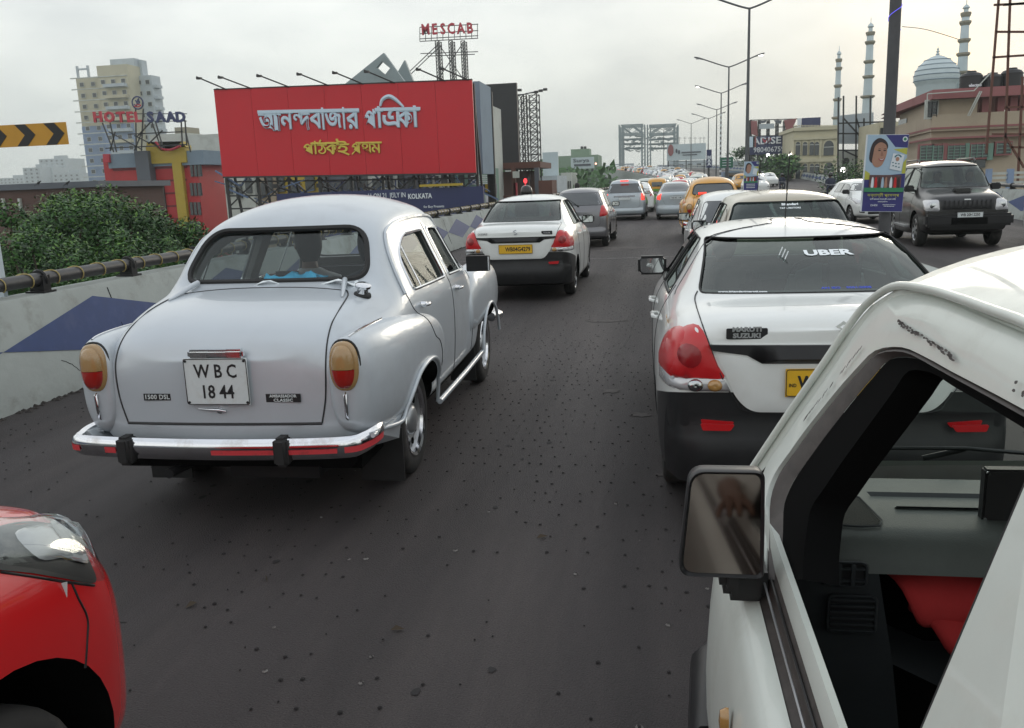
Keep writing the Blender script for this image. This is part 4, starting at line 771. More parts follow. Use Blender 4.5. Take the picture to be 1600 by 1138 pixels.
# blue cloth and papers on the parcel shelf
def cloth(n, cx_, cy_, z, w, d, m, label, cat, amp=.02, seed=1):
    rr = random.Random(seed); b = MB(); k = 14; ph = [rr.uniform(0, 6) for _ in range(6)]
    for j in range(k):
        for i in range(k):
            u, v_ = i/(k-1), j/(k-1); h = amp*(1+math.sin(u*9+ph[0])*math.sin(v_*7+ph[1])+.5*math.sin(u*17+v_*11+ph[2])); b.v.append((cx_+w*(u-.5)+.02*math.sin(v_*8+ph[3]), cy_+d*(v_-.5)+.02*math.sin(u*7+ph[4]), z+h))
    b.f = [(j*k+i, j*k+i+1, (j+1)*k+i+1, (j+1)*k+i) for j in range(k-1) for i in range(k-1)]; b.mi = [0]*len(b.f); o = b.build(n, M_[m], None, 60); md = o.modifiers.new('s', 'SOLIDIFY'); md.thickness = .006; return tag(o, label, cat)
cloth('folded_cloth', -2.16, 4.98, 1.20, .40, .22, 'bluec', 'bright blue cloth on the parcel shelf of the silver car', 'cloth', .03, 3)
cloth('paper_bundle', -2.0, 4.82, 1.195, .60, .14, 'sticker', 'crumpled white printed paper on the parcel shelf of the silver car', 'paper', .022, 5)
# ================================================================ foreground white van (left flank, roof, cab interior)
VAN = empty('white_van', (.2, 1.0, 0), 0, 'white van with worn paint, open window and dark square mirror, nearest at the right', 'van')
VO = Vector((.2, 1.0, 0))
def vp(n, v, f, m, smooth=None, parent=None, solid=0):
    b = MB(); b.add([Vector(p)-VO for p in v], f); o = b.build(n, M_[m], parent or VAN, smooth)
    if solid:
        bm = bmesh.new(); bm.from_mesh(o.data); r = bmesh.ops.solidify(bm, geom=bm.faces[:], thickness=solid); bmesh.ops.recalc_face_normals(bm, faces=bm.faces); bm.to_mesh(o.data); bm.free()
        if smooth: shade(o.data, smooth)
    return o
def strips(rows):
    n = len(rows[0]); v = sum([list(r) for r in rows], []); return v, [(j*n+i, j*n+i+1, (j+1)*n+i+1, (j+1)*n+i) for j in range(len(rows)-1) for i in range(n-1)]
R0 = [(0.208, 1.688, 0.939), (0.22, 1.78, 0.961), (0.232, 1.881, 0.986), (0.245, 1.992, 1.014), (0.268, 2.049, 1.061), (0.301, 2.032, 1.128), (0.332, 2.012, 1.192), (0.363, 1.987, 1.255), (0.392, 1.963, 1.315), (0.42, 1.944, 1.373), (0.447, 1.926, 1.429), (0.473, 1.871, 1.481), (0.489, 1.745, 1.514), (0.495, 1.595, 1.526), (0.495, 1.463, 1.526), (0.495, 1.351, 1.526), (0.495, 1.256, 1.526), (0.495, 1.173, 1.526), (0.494, 1.1, 1.525), (0.494, 1.037, 1.525), (0.494, 0.98, 1.524), (0.494, 0.93, 1.524)]
R1 = [(0.219, 1.644, 0.96), (0.229, 1.727, 0.981), (0.24, 1.817, 1.003), (0.252, 1.915, 1.028), (0.274, 1.953, 1.073), (0.303, 1.933, 1.133), (0.331, 1.91, 1.191), (0.359, 1.882, 1.247), (0.385, 1.849, 1.301), (0.41, 1.809, 1.353), (0.433, 1.76, 1.4), (0.448, 1.639, 1.43), (0.452, 1.507, 1.438), (0.453, 1.394, 1.441), (0.455, 1.296, 1.444), (0.456, 1.212, 1.447), (0.457, 1.138, 1.449), (0.458, 1.073, 1.451), (0.459, 1.015, 1.453), (0.46, 0.963, 1.455), (0.461, 0.916, 1.456), (0.461, 0.874, 1.457)]
R2 = [(0.251, 1.512, 1.026), (0.261, 1.569, 1.047), (0.274, 1.62, 1.073), (0.289, 1.665, 1.104), (0.311, 1.659, 1.148), (0.332, 1.648, 1.193), (0.353, 1.636, 1.236), (0.374, 1.624, 1.278), (0.394, 1.611, 1.319), (0.413, 1.598, 1.359), (0.432, 1.585, 1.397), (0.441, 1.491, 1.415), (0.442, 1.391, 1.417), (0.443, 1.303, 1.42), (0.444, 1.225, 1.422), (0.445, 1.157, 1.423), (0.445, 1.096, 1.425), (0.446, 1.041, 1.427), (0.447, 0.991, 1.429), (0.448, 0.946, 1.43), (0.449, 0.905, 1.432), (0.449, 0.867, 1.433)]
GT = [(0.248, 2.119, 1.02), (0.288, 2.093, 1.102), (0.327, 2.068, 1.181), (0.364, 2.037, 1.257), (0.399, 2.007, 1.329), (0.432, 1.982, 1.398), (0.464, 1.942, 1.463), (0.489, 1.833, 1.515), (0.498, 1.654, 1.533), (0.5, 1.493, 1.538), (0.501, 1.36, 1.539), (0.502, 1.249, 1.54), (0.501, 1.154, 1.538), (0.5, 1.072, 1.536), (0.499, 1.002, 1.535), (0.498, 0.941, 1.533)]
def onS(y, z): return Vector((.214+.487*(z-.95), y, z))
def sh(l, dx=0, dz=0, dy=0): return [Vector(p)+Vector((dx, dy, dz)) for p in l]
ext = [onS(.6, 1.524), onS(.2, 1.52)]
r0 = crv(R0+ext, 3); r1 = crv(R1+[onS(.6, 1.457), onS(.2, 1.455)], 3); r2 = crv(R2+[onS(.6, 1.435), onS(.2, 1.433)], 3)
mid1 = [(Vector(a)*.55+Vector(b)*.45)+Vector((-.006, 0, .001)) for a, b in zip(r0, r1)]
v, f = strips([sh(r0, .012), sh(r0), mid1, sh(r1), sh(r1, .016, -.004)]); dfm = mat('van_door_paint', (.60, .64, .59), .36, 0, .4, var=.03, dirt=(.40, .40, .34, .45), ds=3)
vp('door_frame', v, f, 'white2', 60)
# worn-through paint along the door top: flakes of bare metal
rr = random.Random(4); b = MB()
def flake(y, z, w, h):
    k = rr.randint(5, 7); P = []
    for i in range(k):
        a = 6.2832*i/k; q = onS(y+w*math.cos(a)*rr.uniform(.6, 1.1), z+h*math.sin(a)*rr.uniform(.5, 1.1)); P.append(q+Vector((-.0085, 0, .004))-VO)
    b.add(P, [tuple(range(k))])
for i in range(60): t = rr.random(); flake(1.70-.33*t, 1.463-.004*t+rr.uniform(-.003, .003), .010, .0022)
for i in range(10): flake(1.18-.10*rr.random(), 1.468+rr.uniform(-.01, .008), .006, .003)
for i in range(30): t = rr.random(); y, z = 1.93-.11*t, 1.20+.19*t; flake(y+rr.uniform(-.003, .003), z+rr.uniform(-.004, .004), .0025, .009)
b.build('paint_flake', mat('bare_metal', (.07, .06, .055), .7, var=.3, vs=60), VAN)['kind'] = 'stuff'
ra_ = [Vector(a)*.62+Vector(c)*.38 for a, c in zip(r1, r2)]
v, f = strips([sh(ra_, .012, -.004), sh(r2, .016), sh(r2, .08, -.01)])
vp('window_rubber', v, f, 'vrub', 60) if 0 else None
M_['vrub'] = mat('weathered_rubber', (.055, .046, .042), .6, var=.25, vs=30, dirt=(.13, .11, .10, .5), ds=12)
vp('pillar_lining', v, f, 'dark', 60)
v, f = strips([sh(r1, .010, -.002), sh([Vector(a)*.8+Vector(c)*.2 for a, c in zip(r1, r2)], -.004, 0), sh(ra_, .012, -.003)]); vp('window_rubber', v, f, 'vrub', 60)
g = MB(); P = [Vector(p)-VO for p in crv(GT+[onS(.6, 1.533)+Vector((0, 0, 0)), onS(.2, 1.53)], 4)]; g.tube([p+Vector((-.010, 0, .002)) for p in P], .0085, 8); g.build('rain_gutter', M_['white2'], VAN, 60)
g = MB(); g.tube([p+Vector((.010, -.006, -.014)) for p in P], .009, 6); g.build('gutter_gap', M_['vrub'], VAN, 60)
def resamp(P, k):
    P = [Vector(p) for p in P]; d = [0]
    for a, c_ in zip(P, P[1:]): d.append(d[-1]+(c_-a).length)
    o = []; j = 0
    for i in range(k):
        t = d[-1]*i/(k-1)
        while j < len(P)-2 and d[j+1] < t: j += 1
        o.append(P[j].lerp(P[j+1], (t-d[j])/max(1e-9, d[j+1]-d[j])))
    return o
ga, rb_ = resamp(GT, 44), resamp(R0[4:16], 44)
v, f = strips([[p+Vector((-.004, 0, -.004)) for p in ga], [a.lerp(c_, .5)+Vector((.006, .004, -.006)) for a, c_ in zip(ga, rb_)], [p+Vector((.001, 0, 0)) for p in rb_]]); vp('pillar_face', v, f, 'white2', 60)
# roof
rows = []; NX, NY = 14, 16
for i in range(NX+1):
    u = i/NX; row = []
    for j in range(NY+1):
        t = j/NY; y0 = 1.965+.10*math.sin(u*math.pi); y = y0-(y0+1.3)*t**1.5; xl = .484 if y < 1.85 else .484-.1*(y-1.85); x = xl+(1.90-2*(xl-.0))*0+u*(1.92-2*.48+.0); x = .484+u*.96*1.0 if 0 else .488+u*(1.0)
        z = 1.530+.082*(1-abs(2*u-1)**2.6)-.085*max(0, 1-(y0-y)/.22)**2; row.append((x, y, z))
    rows.append(row)
v, f = strips(rows); vp('roof_panel', v, f, 'white2', 60)
rows = [[(x, y, z) for x, y, z in [r[0] for r in rows]], [(x, y+.0, z-.02) for x, y, z in [r[0] for r in rows]]]; v, f = strips(rows); vp('roof_front_edge', v, f, 'white2', 60)
# far side, windscreen, pillars
v, f = strips([[(.50, 1.985, 1.43), (.75, 2.06, 1.475), (1.0, 2.075, 1.48), (1.25, 2.06, 1.475), (1.47, 1.985, 1.43)], [(.30, 2.19, 1.0), (.65, 2.28, .99), (1.0, 2.30, .99), (1.35, 2.28, .99), (1.66, 2.19, 1.0)]])
M_['clear'] = glassmat('clear_glass', (.80, .87, .83), .05); vp('windscreen', v, f, 'clear', 60)
vp('far_pillar', *strips([[(1.47, 2.0, 1.46), (1.50, 1.94, 1.46)], [(1.70, 2.2, .98), (1.73, 2.12, .98)]]), 'white2', None, None, .03)
vp('far_side', *strips([[(1.49, y, 1.53) for y in (1.9, -1.3)], [(1.50, y, 1.45) for y in (1.9, -1.3)]]), 'white2', None, None, .03)
vp('far_door', *strips([[(1.70, 2.15, .97), (1.70, -1.3, .97)], [(1.76, 2.25, .6), (1.76, -1.3, .6)], [(1.72, 2.25, .25), (1.72, -1.3, .25)]]), 'white2', 30, None, .03)
# near door skin: sill, waist, lower panel
ys = [2.16, 2.05, 1.9, 1.7, 1.5, 1.3, 1.1, .9, .6, .2, -.4, -1.3]
prof = [(.205, .925), (.178, .915), (.155, .88), (.138, .80), (.128, .70), (.122, .60), (.124, .50), (.140, .38), (.165, .25)]
v, f = strips([[(x+(.05*max(0, (y-1.95)/.2)**2), y, z) for y in ys] for x, z in prof]); vp('door_skin', v, f, 'white2', 50)
v, f = strips([[(x, y, z) for y in ys[2:]] for x, z in [(.238, .99), (.225, .965), (.222, .93), (.205, .922)]]); vp('waist_rubber', v, f, 'vrub', 50)
v, f = strips([[(x, y, z) for y in ys[2:]] for x, z in [(.262, .985), (.256, 1.018), (.244, 1.02), (.236, 1.0), (.234, .97)]]); vp('door_inner_lip', v, f, 'white2', 60)
for x in (.218, .230): g = MB(); g.tube([Vector((x, y, .955+.9*(x-.215)))-VO+Vector((-.004, 0, .006)) for y in (1.62, 1.3, .9, .2)], .0025, 5); g.build('trim_strip', M_['steel' if x < .22 else 'trim'], VAN, 60)
v, f = strips([[(.262, y, .985) for y in ys[2:]], [(.285, y, .80) for y in ys[2:]], [(.28, y, .3) for y in ys[2:]]]); vp('door_lining', v, f, 'trim', 50)
# rear pillar of the door opening
pil = [[onS(.945, 1.35)+Vector((0, .02, .1)), onS(.895, 1.02)], [onS(.93, 1.35)+Vector((-.004, .02, .1)), onS(.88, 1.02)+Vector((-.004, 0, 0))], [onS(.60, 1.45), onS(.58, .98)]]
v, f = strips([sh(pil[0], .05), sh(pil[0]), sh([p+Vector((0, -.012, 0)) for p in pil[0]], -.002)]); vp('pillar_rubber', v, f, 'rubber')
v, f = strips([sh([p+Vector((0, -.012, 0)) for p in pil[0]], -.004), sh(pil[2], -.006)]); vp('rear_pillar', v, f, 'white2')
v, f = strips([[onS(.58, 1.45), onS(.58, .96)], [onS(-1.3, 1.45), onS(-1.3, .96)]]); vp('rear_side', v, f, 'white2')
# nose
v, f = strips([[(.248, 2.12, 1.01), (.28, 2.24, 1.0), (.6, 2.33, .985), (1.0, 2.35, .985), (1.4, 2.33, .985), (1.72, 2.2, 1.0)], [(.215, 2.18, .9), (.25, 2.32, .88), (.6, 2.42, .87), (1.0, 2.44, .87), (1.4, 2.42, .87), (1.76, 2.24, .9)], [(.18, 2.2, .6), (.23, 2.38, .6), (.6, 2.47, .6), (1.0, 2.49, .6), (1.4, 2.47, .6), (1.8, 2.28, .6)], [(.19, 2.18, .28), (.24, 2.36, .26), (.6, 2.45, .26), (1.0, 2.47, .26), (1.4, 2.45, .26), (1.78, 2.26, .28)]]); vp('nose_panel', v, f, 'white2', 60)
for x in (.42, 1.58): b = MB(); b.lathe([(.001, .03), (.06, .02), (.085, 0), (.09, -.02)], 18, Matrix.Translation(Vector((x, 2.43, .72))-VO) @ Matrix.Rotation(R(-90), 4, 'X')); b.build('headlamp', M_['lclear'], VAN, 50)
b = MB(); b.tube([Vector(p)-VO for p in ((.14, 1.95, .36), (.16, 2.3, .37), (.3, 2.52, .38), (1.0, 2.6, .38), (1.7, 2.52, .38), (1.84, 2.3, .37))], .06, 10); b.build('front_bumper', M_['trim'], VAN, 60)
wb_ = empty('w', (0, 0, 0)); bpy.data.objects.remove(wb_)
for x, y in ((.27, 1.62), (1.60, 1.62), (.27, -.6), (1.60, -.6)):
    b = MB(); b.lathe([(.15, -.06), (.24, -.075), (.27, -.06), (.275, .0), (.27, .06), (.24, .075), (.15, .06)], 24, Matrix.Translation(Vector((x, y, .275))-VO), 'X'); o = b.build('wheel', M_['tyre'], VAN, 50)
    b = MB(); b.lathe([(.155, -.05), (.14, -.02), (.001, -.03)], 20, Matrix.Translation(Vector((x, y, .275))-VO), 'X'); b.build('rim', M_['steel'], o, 50)
vp('floor', *strips([[(.2, y, .33) for y in (2.3, -1.3)], [(1.75, y, .33) for y in (2.3, -1.3)]]), 'dark', None, None, .04)
vp('rear_end', *strips([[(.2, -1.3, 1.5), (1.75, -1.3, 1.5)], [(.18, -1.3, .3), (1.77, -1.3, .3)]]), 'white2')
# dashboard
M_['dash'] = mat('dashboard_plastic', (.105, .12, .11), .55, var=.10, bump=.12, bs=260); M_['clear'] = glassmat('clear_glass', (.80, .87, .83), .05); M_['dashd'] = mat('dark_plastic', (.032, .037, .040), .5, var=.1); M_['mesh'] = mat('speaker_cloth', (.05, .052, .045), .8, bump=.8, bs=420)
v, f = strips([[(.285, 2.16, .995), (1.66, 2.16, .995)], [(.283, 2.03, 1.0), (1.66, 2.03, 1.0)], [(.283, 1.84, 1.0), (1.66, 1.84, 1.0)], [(.283, 1.79, .992), (1.66, 1.79, .992)], [(.285, 1.765, .965), (1.66, 1.765, .965)], [(.285, 1.75, .93), (1.66, 1.75, .93)]]); vp('dashboard', v, f, 'dash', 60)
v, f = strips([[(.285, 1.75, .93), (.46, 1.75, .93)], [(.285, 1.76, .6), (.50, 1.76, .72)], [(.285, 1.78, .3), (.56, 1.78, .3)]]); vp('dash_side', v, f, 'dashd', 60)
v, f = strips([[(.46, 1.75, .93), (.468, 1.755, .86), (.50, 1.76, .72), (.60, 1.74, .68), (1.3, 1.74, .68)], [(.475, 1.85, .94), (.48, 1.9, .86), (.52, 1.92, .73), (.61, 1.92, .69), (1.3, 1.92, .69)]]); vp('glove_shelf', v, f, 'dashd', 60)
vp('bulkhead', *strips([[(.28, 1.95, .99), (1.68, 1.95, .99)], [(.28, 1.95, .34), (1.68, 1.95, .34)]]), 'dark')
o = vp('speaker_grille', [(.300, 1.845, 1.004), (.345, 2.005, 1.006), (.455, 2.01, 1.006), (.470, 1.99, 1.006), (.486, 1.86, 1.004), (.474, 1.838, 1.003), (.44, 1.832, 1.003)], [(0, 6, 5, 4, 3, 2, 1)], 'mesh')
g = MB(); g.tube([Vector(p)-VO for p in [(.300, 1.84, 1.004), (.345, 2.01, 1.006), (.455, 2.015, 1.006), (.472, 1.992, 1.006), (.490, 1.86, 1.004), (.478, 1.832, 1.003), (.44, 1.826, 1.003)]], .0022, 5, True); g.build('grille_rim', M_['dashd'], VAN, 60)
v, f = strips([[(.495, 2.03, 1.003), (1.3, 2.03, 1.003)], [(.515, 2.0, .985), (1.28, 2.0, .985)], [(.53, 1.955, .985), (1.27, 1.955, .985)], [(.54, 1.94, 1.003), (1.26, 1.94, 1.003)]]); 
o = vp('dash_tray', [(a, b_, c_+.004) for a, b_, c_ in v], f, 'dashd')
def vent(cx_, cz, w, h, nx, nz):
    y = 1.748; b = MB(); b.prism(rpoly([(-w/2, -h/2), (w/2, -h/2), (w/2, h/2), (-w/2, h/2)], .012), .004, frame(Vector((cx_, y, cz))-VO, (1, 0, 0), (0, .06, 1))); o = b.build('air_vent', M_['ink'], VAN)
    for j in range(nz): z = cz-h/2+h*(j+.5)/nz; b = MB(); b.box(Vector((cx_, y-.010, z))-VO, (w*.92, .010, .0035)); b.build('slat', M_['dashd'], o)
    for i in range(nx): x = cx_-w/2+w*(i+1)/(nx+1); b = MB(); b.box(Vector((x, y-.012, cz))-VO, (.008, .008, h*.9)); b.build('slat', M_['dashd'], o)
    g = MB(); g.tube([Vector((cx_+a, y-.008, cz+c_))-VO for a, c_ in rpoly([(-w/2, -h/2), (w/2, -h/2), (w/2, h/2), (-w/2, h/2)], .012)], .0035, 6, True); g.build('rim', M_['dashd'], o, 60)
vent(.392, .932, .082, .052, 2, 2); vent(.408, .842, .095, .082, 0, 6)
b = MB(); b.box(Vector((.42, 1.15, .55))-VO, (.3, .5, .16)); b.box(Vector((.55, .9, .8))-VO, (.5, .14, .5)); bev(b.build('front_seat', M_['seat'], VAN), .04)
b = MB(); b.box(Vector((.755, 1.90, 1.055))-VO, (.11, .03, .118)); bx = bev(b.build('meter_box', M_['ink'], None), .004); bx.location = VO; tag(bx, 'black box standing on the dashboard of the nearest white van', 'box')
for sx_, sz in ((-.05, .052), (.05, .052), (-.05, -.052), (.05, -.052)): g = MB(); g.bar(Vector((.755+sx_, 1.886, 1.055+sz))-VO, Vector((.755+sx_, 1.882, 1.055+sz))-VO, .004, n=8); g.build('screw', M_['chrome'], bx)
b = MB(); b.tube([Vector(p)-VO for p in ((.44, 2.235, 1.012), (.60, 2.285, 1.035), (.80, 2.29, 1.035), (.95, 2.30, 1.02))], .006, 6); b.tube([Vector(p)-VO for p in ((.70, 2.31, 1.0), (.80, 2.30, 1.03))], .008, 6); b.build('wiper', M_['ink'], VAN, 60)
def drape(n, pts, th, m, label):
    rows = []
    for j, (y, z) in enumerate(pts[1]): rows.append([(x+(.02*j), y+.012*math.sin(x*31+j), z+.010*math.sin(x*23+j*1.7)) for x in pts[0]])
    v, f = strips(rows); b = MB(); b.add(v, f); o = b.build(n, M_[m], None, 60); md = o.modifiers.new('s', 'SOLIDIFY'); md.thickness = th; md2 = o.modifiers.new('b', 'SUBSURF'); md2.levels = 1; md2.render_levels = 1; return tag(o, label, 'cloth')
xs = [.475+.045*i for i in range(10)]
drape('red_cloth', (xs, [(1.90, .90), (1.84, .905), (1.78, .885), (1.755, .84), (1.765, .80)]), .02, 'shirtr', 'upper fold of red cloth on the shelf of the van dashboard')
drape('red_cloth', ([.535+.042*i for i in range(9)], [(1.88, .815), (1.80, .835), (1.745, .825), (1.72, .78), (1.73, .735)]), .03, 'shirtr', 'lower roll of red cloth on the shelf of the van dashboard')
# mirror
T = frame(Vector((.127, 1.575, 1.105))-VO, (1, .0, 0), (0, .12, 1))
b = MB(); ol = rpoly([(-.082, -.104), (.078, -.104), (.078, .104), (-.060, .104)], [.028, .012, .018, .030], 6); n = len(ol)
ins = [(a*.90, c_*.92) for a, c_ in ol]; rim = [(a*.965, c_*.97) for a, c_ in ol]; back = [(a*.8, c_*.84) for a, c_ in ol]
b.v = [T @ Vector((a, c_, z)) for r_, z in ((ins, .006), (rim, .014), (ol, .006), (ol, -.035), (back, -.062)) for a, c_ in r_]; b.f = [(i*n+j, i*n+(j+1) % n, (i+1)*n+(j+1) % n, (i+1)*n+j) for i in range(4) for j in range(n)]+[tuple(range(4*n, 5*n))]; b.mi = [0]*len(b.f)
o = b.build('door_mirror', M_['trim'], VAN, 40)
b = MB(); b.v = [T @ Vector((a*.90, c_*.92, .0075)) for a, c_ in ol]; b.f = [tuple(range(n))]; b.mi = [0]; b.build('mirror_glass', mat('dull_mirror', (.17, .145, .13), .06, 1), o)
b = MB(); b.box(Vector((.178, 1.66, .962))-VO, (.085, .11, .075)); b.box(Vector((.15, 1.60, .985))-VO, (.05, .06, .05)); bev(b.build('mirror_bracket', M_['trim'], VAN), .014)
b = MB(); b.lathe([(.001, .012), (.014, .010), (.018, 0), (.018, -.005)], 14, Matrix.Translation(Vector((.126, 1.42, .79))-VO) @ Matrix.Rotation(R(-90), 4, 'Y') @ Matrix.Diagonal((1.5, .8, 1, 1))); b.build('side_repeater', M_['lamber'], VAN, 50)
# passenger of the van: seated, forearm and hand resting on the window sill, met in the mirror
def skinned(n, pts, edges, rad, m, parent, root_i=0, lv=2):
    me = bpy.data.meshes.new(n); me.from_pydata([tuple(Vector(p)) for p in pts], edges, []); o = bpy.data.objects.new(n, me); COL.objects.link(o); md = o.modifiers.new('s', 'SKIN'); md.use_smooth_shade = True
    for i, v_ in enumerate(me.skin_vertices[0].data): v_.radius = (rad[i], rad[i]); v_.use_root = i == root_i
    s2 = o.modifiers.new('u', 'SUBSURF'); s2.levels = lv; dg = bpy.context.evaluated_depsgraph_get(); r = bpy.data.meshes.new_from_object(o.evaluated_get(dg)); bpy.data.objects.remove(o); return link(n, r, M_[m], parent, None, 60)
VP = head('person', (.62, .35, 1.22), 0, True, 'shirtw', 1.0, 0, 'passenger in white shirt in the nearest van, forearm on its window sill')
AP = [(-.22, 0, -.18), (-.33, .06, -.30), (-.385, .10, -.165), (-.40, .28, -.165), (-.405, .42, -.160), (-.405, .47, -.158), (-.41, .53, -.158)]
pts = AP+[(-.385, .57, -.158), (-.375, .60, -.165), (-.372, .625, -.18), (-.405, .585, -.155), (-.405, .62, -.162), (-.405, .648, -.180), (-.425, .58, -.158), (-.428, .612, -.166), (-.43, .635, -.184), (-.443, .565, -.164), (-.452, .59, -.174), (-.456, .608, -.19), (-.375, .50, -.165), (-.352, .52, -.172), (-.345, .545, -.180)]
ed = [(i, i+1) for i in range(6)]+[(6, 7), (7, 8), (8, 9), (6, 10), (10, 11), (11, 12), (6, 13), (13, 14), (14, 15), (6, 16), (16, 17), (17, 18), (5, 19), (19, 20), (20, 21)]
rad = [.05, .046, .042, .036, .027, .028, .026]+[.0095, .009, .0075]*4+[.012, .0105, .009]
skinned('forearm', pts, ed, rad, 'skin', VP)
b = MB(); b.tube([tuple(Vector(p)) for p in ((-.20, -.01, -.16), (-.30, .04, -.27), (-.345, .07, -.29), (-.375, .09, -.22))], [.068, .064, .060, .056], 12); b.build('sleeve', M_['shirtw'], VP, 60)
# ================================================================ red car, bottom left
RC = hspec(3.75, 2.45, 1.55, 1.70, .97, .6, .29, .3, .95)
RC['st'] = RC['st'][:9]+[(2.15, 1.05, 1.02, .66, .99, .79, .85, .72, .83, .24, .2), (2.60, 1.01, .985, .66, .95, .78, .85, .70, .83, .24, .2), (2.82, .985, .96, .65, .91, .765, .845, .68, .83, .24, .2), (2.98, .94, .915, .60, .84, .70, .81, .64, .80, .24, .2), (3.07, .86, .84, .52, .74, .58, .72, .6, .70, .26, .22)]
RC['lamps'] = []; RC['gap'] = .12; RC['r'] = .30
RCX, RCY = -2.285, -.95
RCO, RCV = car('hatchback_car', RC, (RCX, RCY, 0), 0, 'bright red car of which only the front right corner shows at the bottom left', 'red', lvl=4)
def seen(px, py):
    """point of the red body surface met from the photographer's side"""
    v = rt2*(px-800)+dn2*(py-569)+fw*F; o = Vector((0, 0, H))-Vector((RCX, RCY, 0)); h = RCV.ray_cast(o, v.normalized())
    if h[0] is None: h = RCV.find_nearest(o+v.normalized()*2.6); return h[0], h[1]
    return h[0], h[1] if h[1].dot(v) < 0 else -h[1]
def rpatch(n, ol, m, off=.004, bulge=0, br=10, step=14, skirt=0):
    o = patch(n, RCV, 'z', 1, ol, M_[m] if isinstance(m, str) else m, RCO, off, bulge, br, step, 0, 60, seen); return o
lampol = crv([(-30, 832), (30, 822), (70, 819), (100, 824), (122, 845), (138, 878), (147, 911), (100, 905), (50, 897), (-30, 884)], 4, True)
rpatch('headlamp_housing', lampol, 'ink', .004)
rpatch('headlamp_reflector', crv([(22, 838), (62, 824), (98, 828), (120, 850), (134, 880), (120, 880), (95, 874), (58, 876)], 4, True), 'lclear', .008, .012, 14, 10)
rpatch('projector_lens', crv([(72, 826), (96, 832), (112, 856), (104, 864), (86, 850)], 5, True), mat('projector', (.22, .23, .24), .08, .7, 1), .022, .012, 8, 7)
rpatch('headlamp_cover', lampol, glassmat('lamp_cover', (.78, .8, .8), .3), .026, .022, 22, 12)
def rtube(n, pts, r, m, off=.0): b = MB(); b.tube([seen(*p)[0]+seen(*p)[1]*off for p in dens(pts, 6, False)], r, 6); return b.build(n, M_[m], RCO, 60)
rtube('bonnet_gap', crv([(4, 823), (28, 818), (56, 817), (74, 820)], 4), .004, 'ink')
rtube('bumper_gap', crv([(112, 912), (122, 935), (136, 965), (136, 1000), (133, 1044)], 5), .0035, 'ink')
rtube('lamp_edge', crv([(0, 894), (50, 901), (100, 909), (147, 915)], 4), .004, 'ink')
b = MB(); p, n = seen(100, 918); b.prism([(-.006, .012), (.008, .014), (.002, -.03)], .003, frame(p+n*.002, (1, .3, 0), (0, 0, 1))); b.build('paint_chip', M_['pwhite'], RCO)
# ================================================================ pixel ray -> point at distance Y along the road
def at(px, py, Y):
    v = rt2*(px-800)+dn2*(py-569)+fw*F; t = Y/v.y; return Vector((v.x*t, Y, H+v.z*t))
def lerpt(tab, y):
    for (a, b), (c, d) in zip(tab, tab[1:]):
        if y <= c:
            t = (y-a)/(c-a); t = max(0, t); return b+(d-b)*t
    return tab[-1][1]
def smooth_tab(tab): return crv([(a, b) for a, b in tab], 8)
LE = smooth_tab([(-30, -5.35), (10, -5.32), (30, -5.3), (60, -4.4), (95, -1.2), (125, .6), (150, .2), (190, -4), (240, -11), (300, -20), (400, -42), (620, -110)])
MD_ = smooth_tab([(-30, 3.7), (16, 4.0), (45, 4.7), (70, 5.8), (92, 6.9), (118, 8.2), (140, 8.6), (170, 7.5), (250, 0), (300, -8), (400, -29), (620, -96)])
RE = smooth_tab([(-30, 9.6), (20, 10.6), (29.5, 11.5), (45, 13.2), (80, 17.5), (120, 21), (170, 22), (250, 14), (300, 6), (400, -13), (620, -80)])
# ---------------------------------------------------------------- road
asph = mat('asphalt', (.035, .0285, .0285), .72, bump=.7, bs=130, var=.10, vs=1.1)
t = asph.node_tree; b_ = t.nodes['Principled BSDF']; T = t.nodes.new; K = t.links.new
src = b_.inputs['Base Color'].links[0].from_socket; co = T('ShaderNodeTexCoord'); mpn = T('ShaderNodeMapping'); mpn.inputs['Scale'].default_value = (1.6, .22, 1); K(co.outputs['Object'], mpn.inputs[0])
nz_ = T('ShaderNodeTexNoise'); nz_.inputs['Scale'].default_value = 1.1; nz_.inputs['Detail'].default_value = 8; nz_.inputs['Roughness'].default_value = .68; K(mpn.outputs[0], nz_.inputs[0])
mr = T('ShaderNodeMapRange'); mr.inputs[1].default_value = .45; mr.inputs[2].default_value = .68; mr.inputs[4].default_value = .55; K(nz_.outputs[0], mr.inputs[0])
mxx = T('ShaderNodeMix'); mxx.data_type = 'RGBA'; K(mr.outputs[0], mxx.inputs[0]); K(src, mxx.inputs[6]); mxx.inputs[7].default_value = (.072, .059, .055, 1)
nf = T('ShaderNodeTexNoise'); nf.inputs['Scale'].default_value = 160; nf.inputs['Detail'].default_value = 3; K(co.outputs['Object'], nf.inputs[0]); mf = T('ShaderNodeMapRange'); mf.inputs[1].default_value = .35; mf.inputs[2].default_value = .7; mf.inputs[3].default_value = .70; mf.inputs[4].default_value = 1.40; K(nf.outputs[0], mf.inputs[0])
hs = T('ShaderNodeHueSaturation'); K(mxx.outputs[2], hs.inputs['Color']); K(mf.outputs[0], hs.inputs['Value']); mp3 = T('ShaderNodeMapping'); mp3.inputs['Scale'].default_value = (1.1, .06, 1); K(co.outputs['Object'], mp3.inputs[0]); n5 = T('ShaderNodeTexNoise'); n5.inputs['Scale'].default_value = 1.3; n5.inputs['Detail'].default_value = 4; K(mp3.outputs[0], n5.inputs[0]); m5 = T('ShaderNodeMapRange'); m5.inputs[1].default_value = .35; m5.inputs[2].default_value = .65; m5.inputs[3].default_value = .78; m5.inputs[4].default_value = 1.18; K(n5.outputs[0], m5.inputs[0])
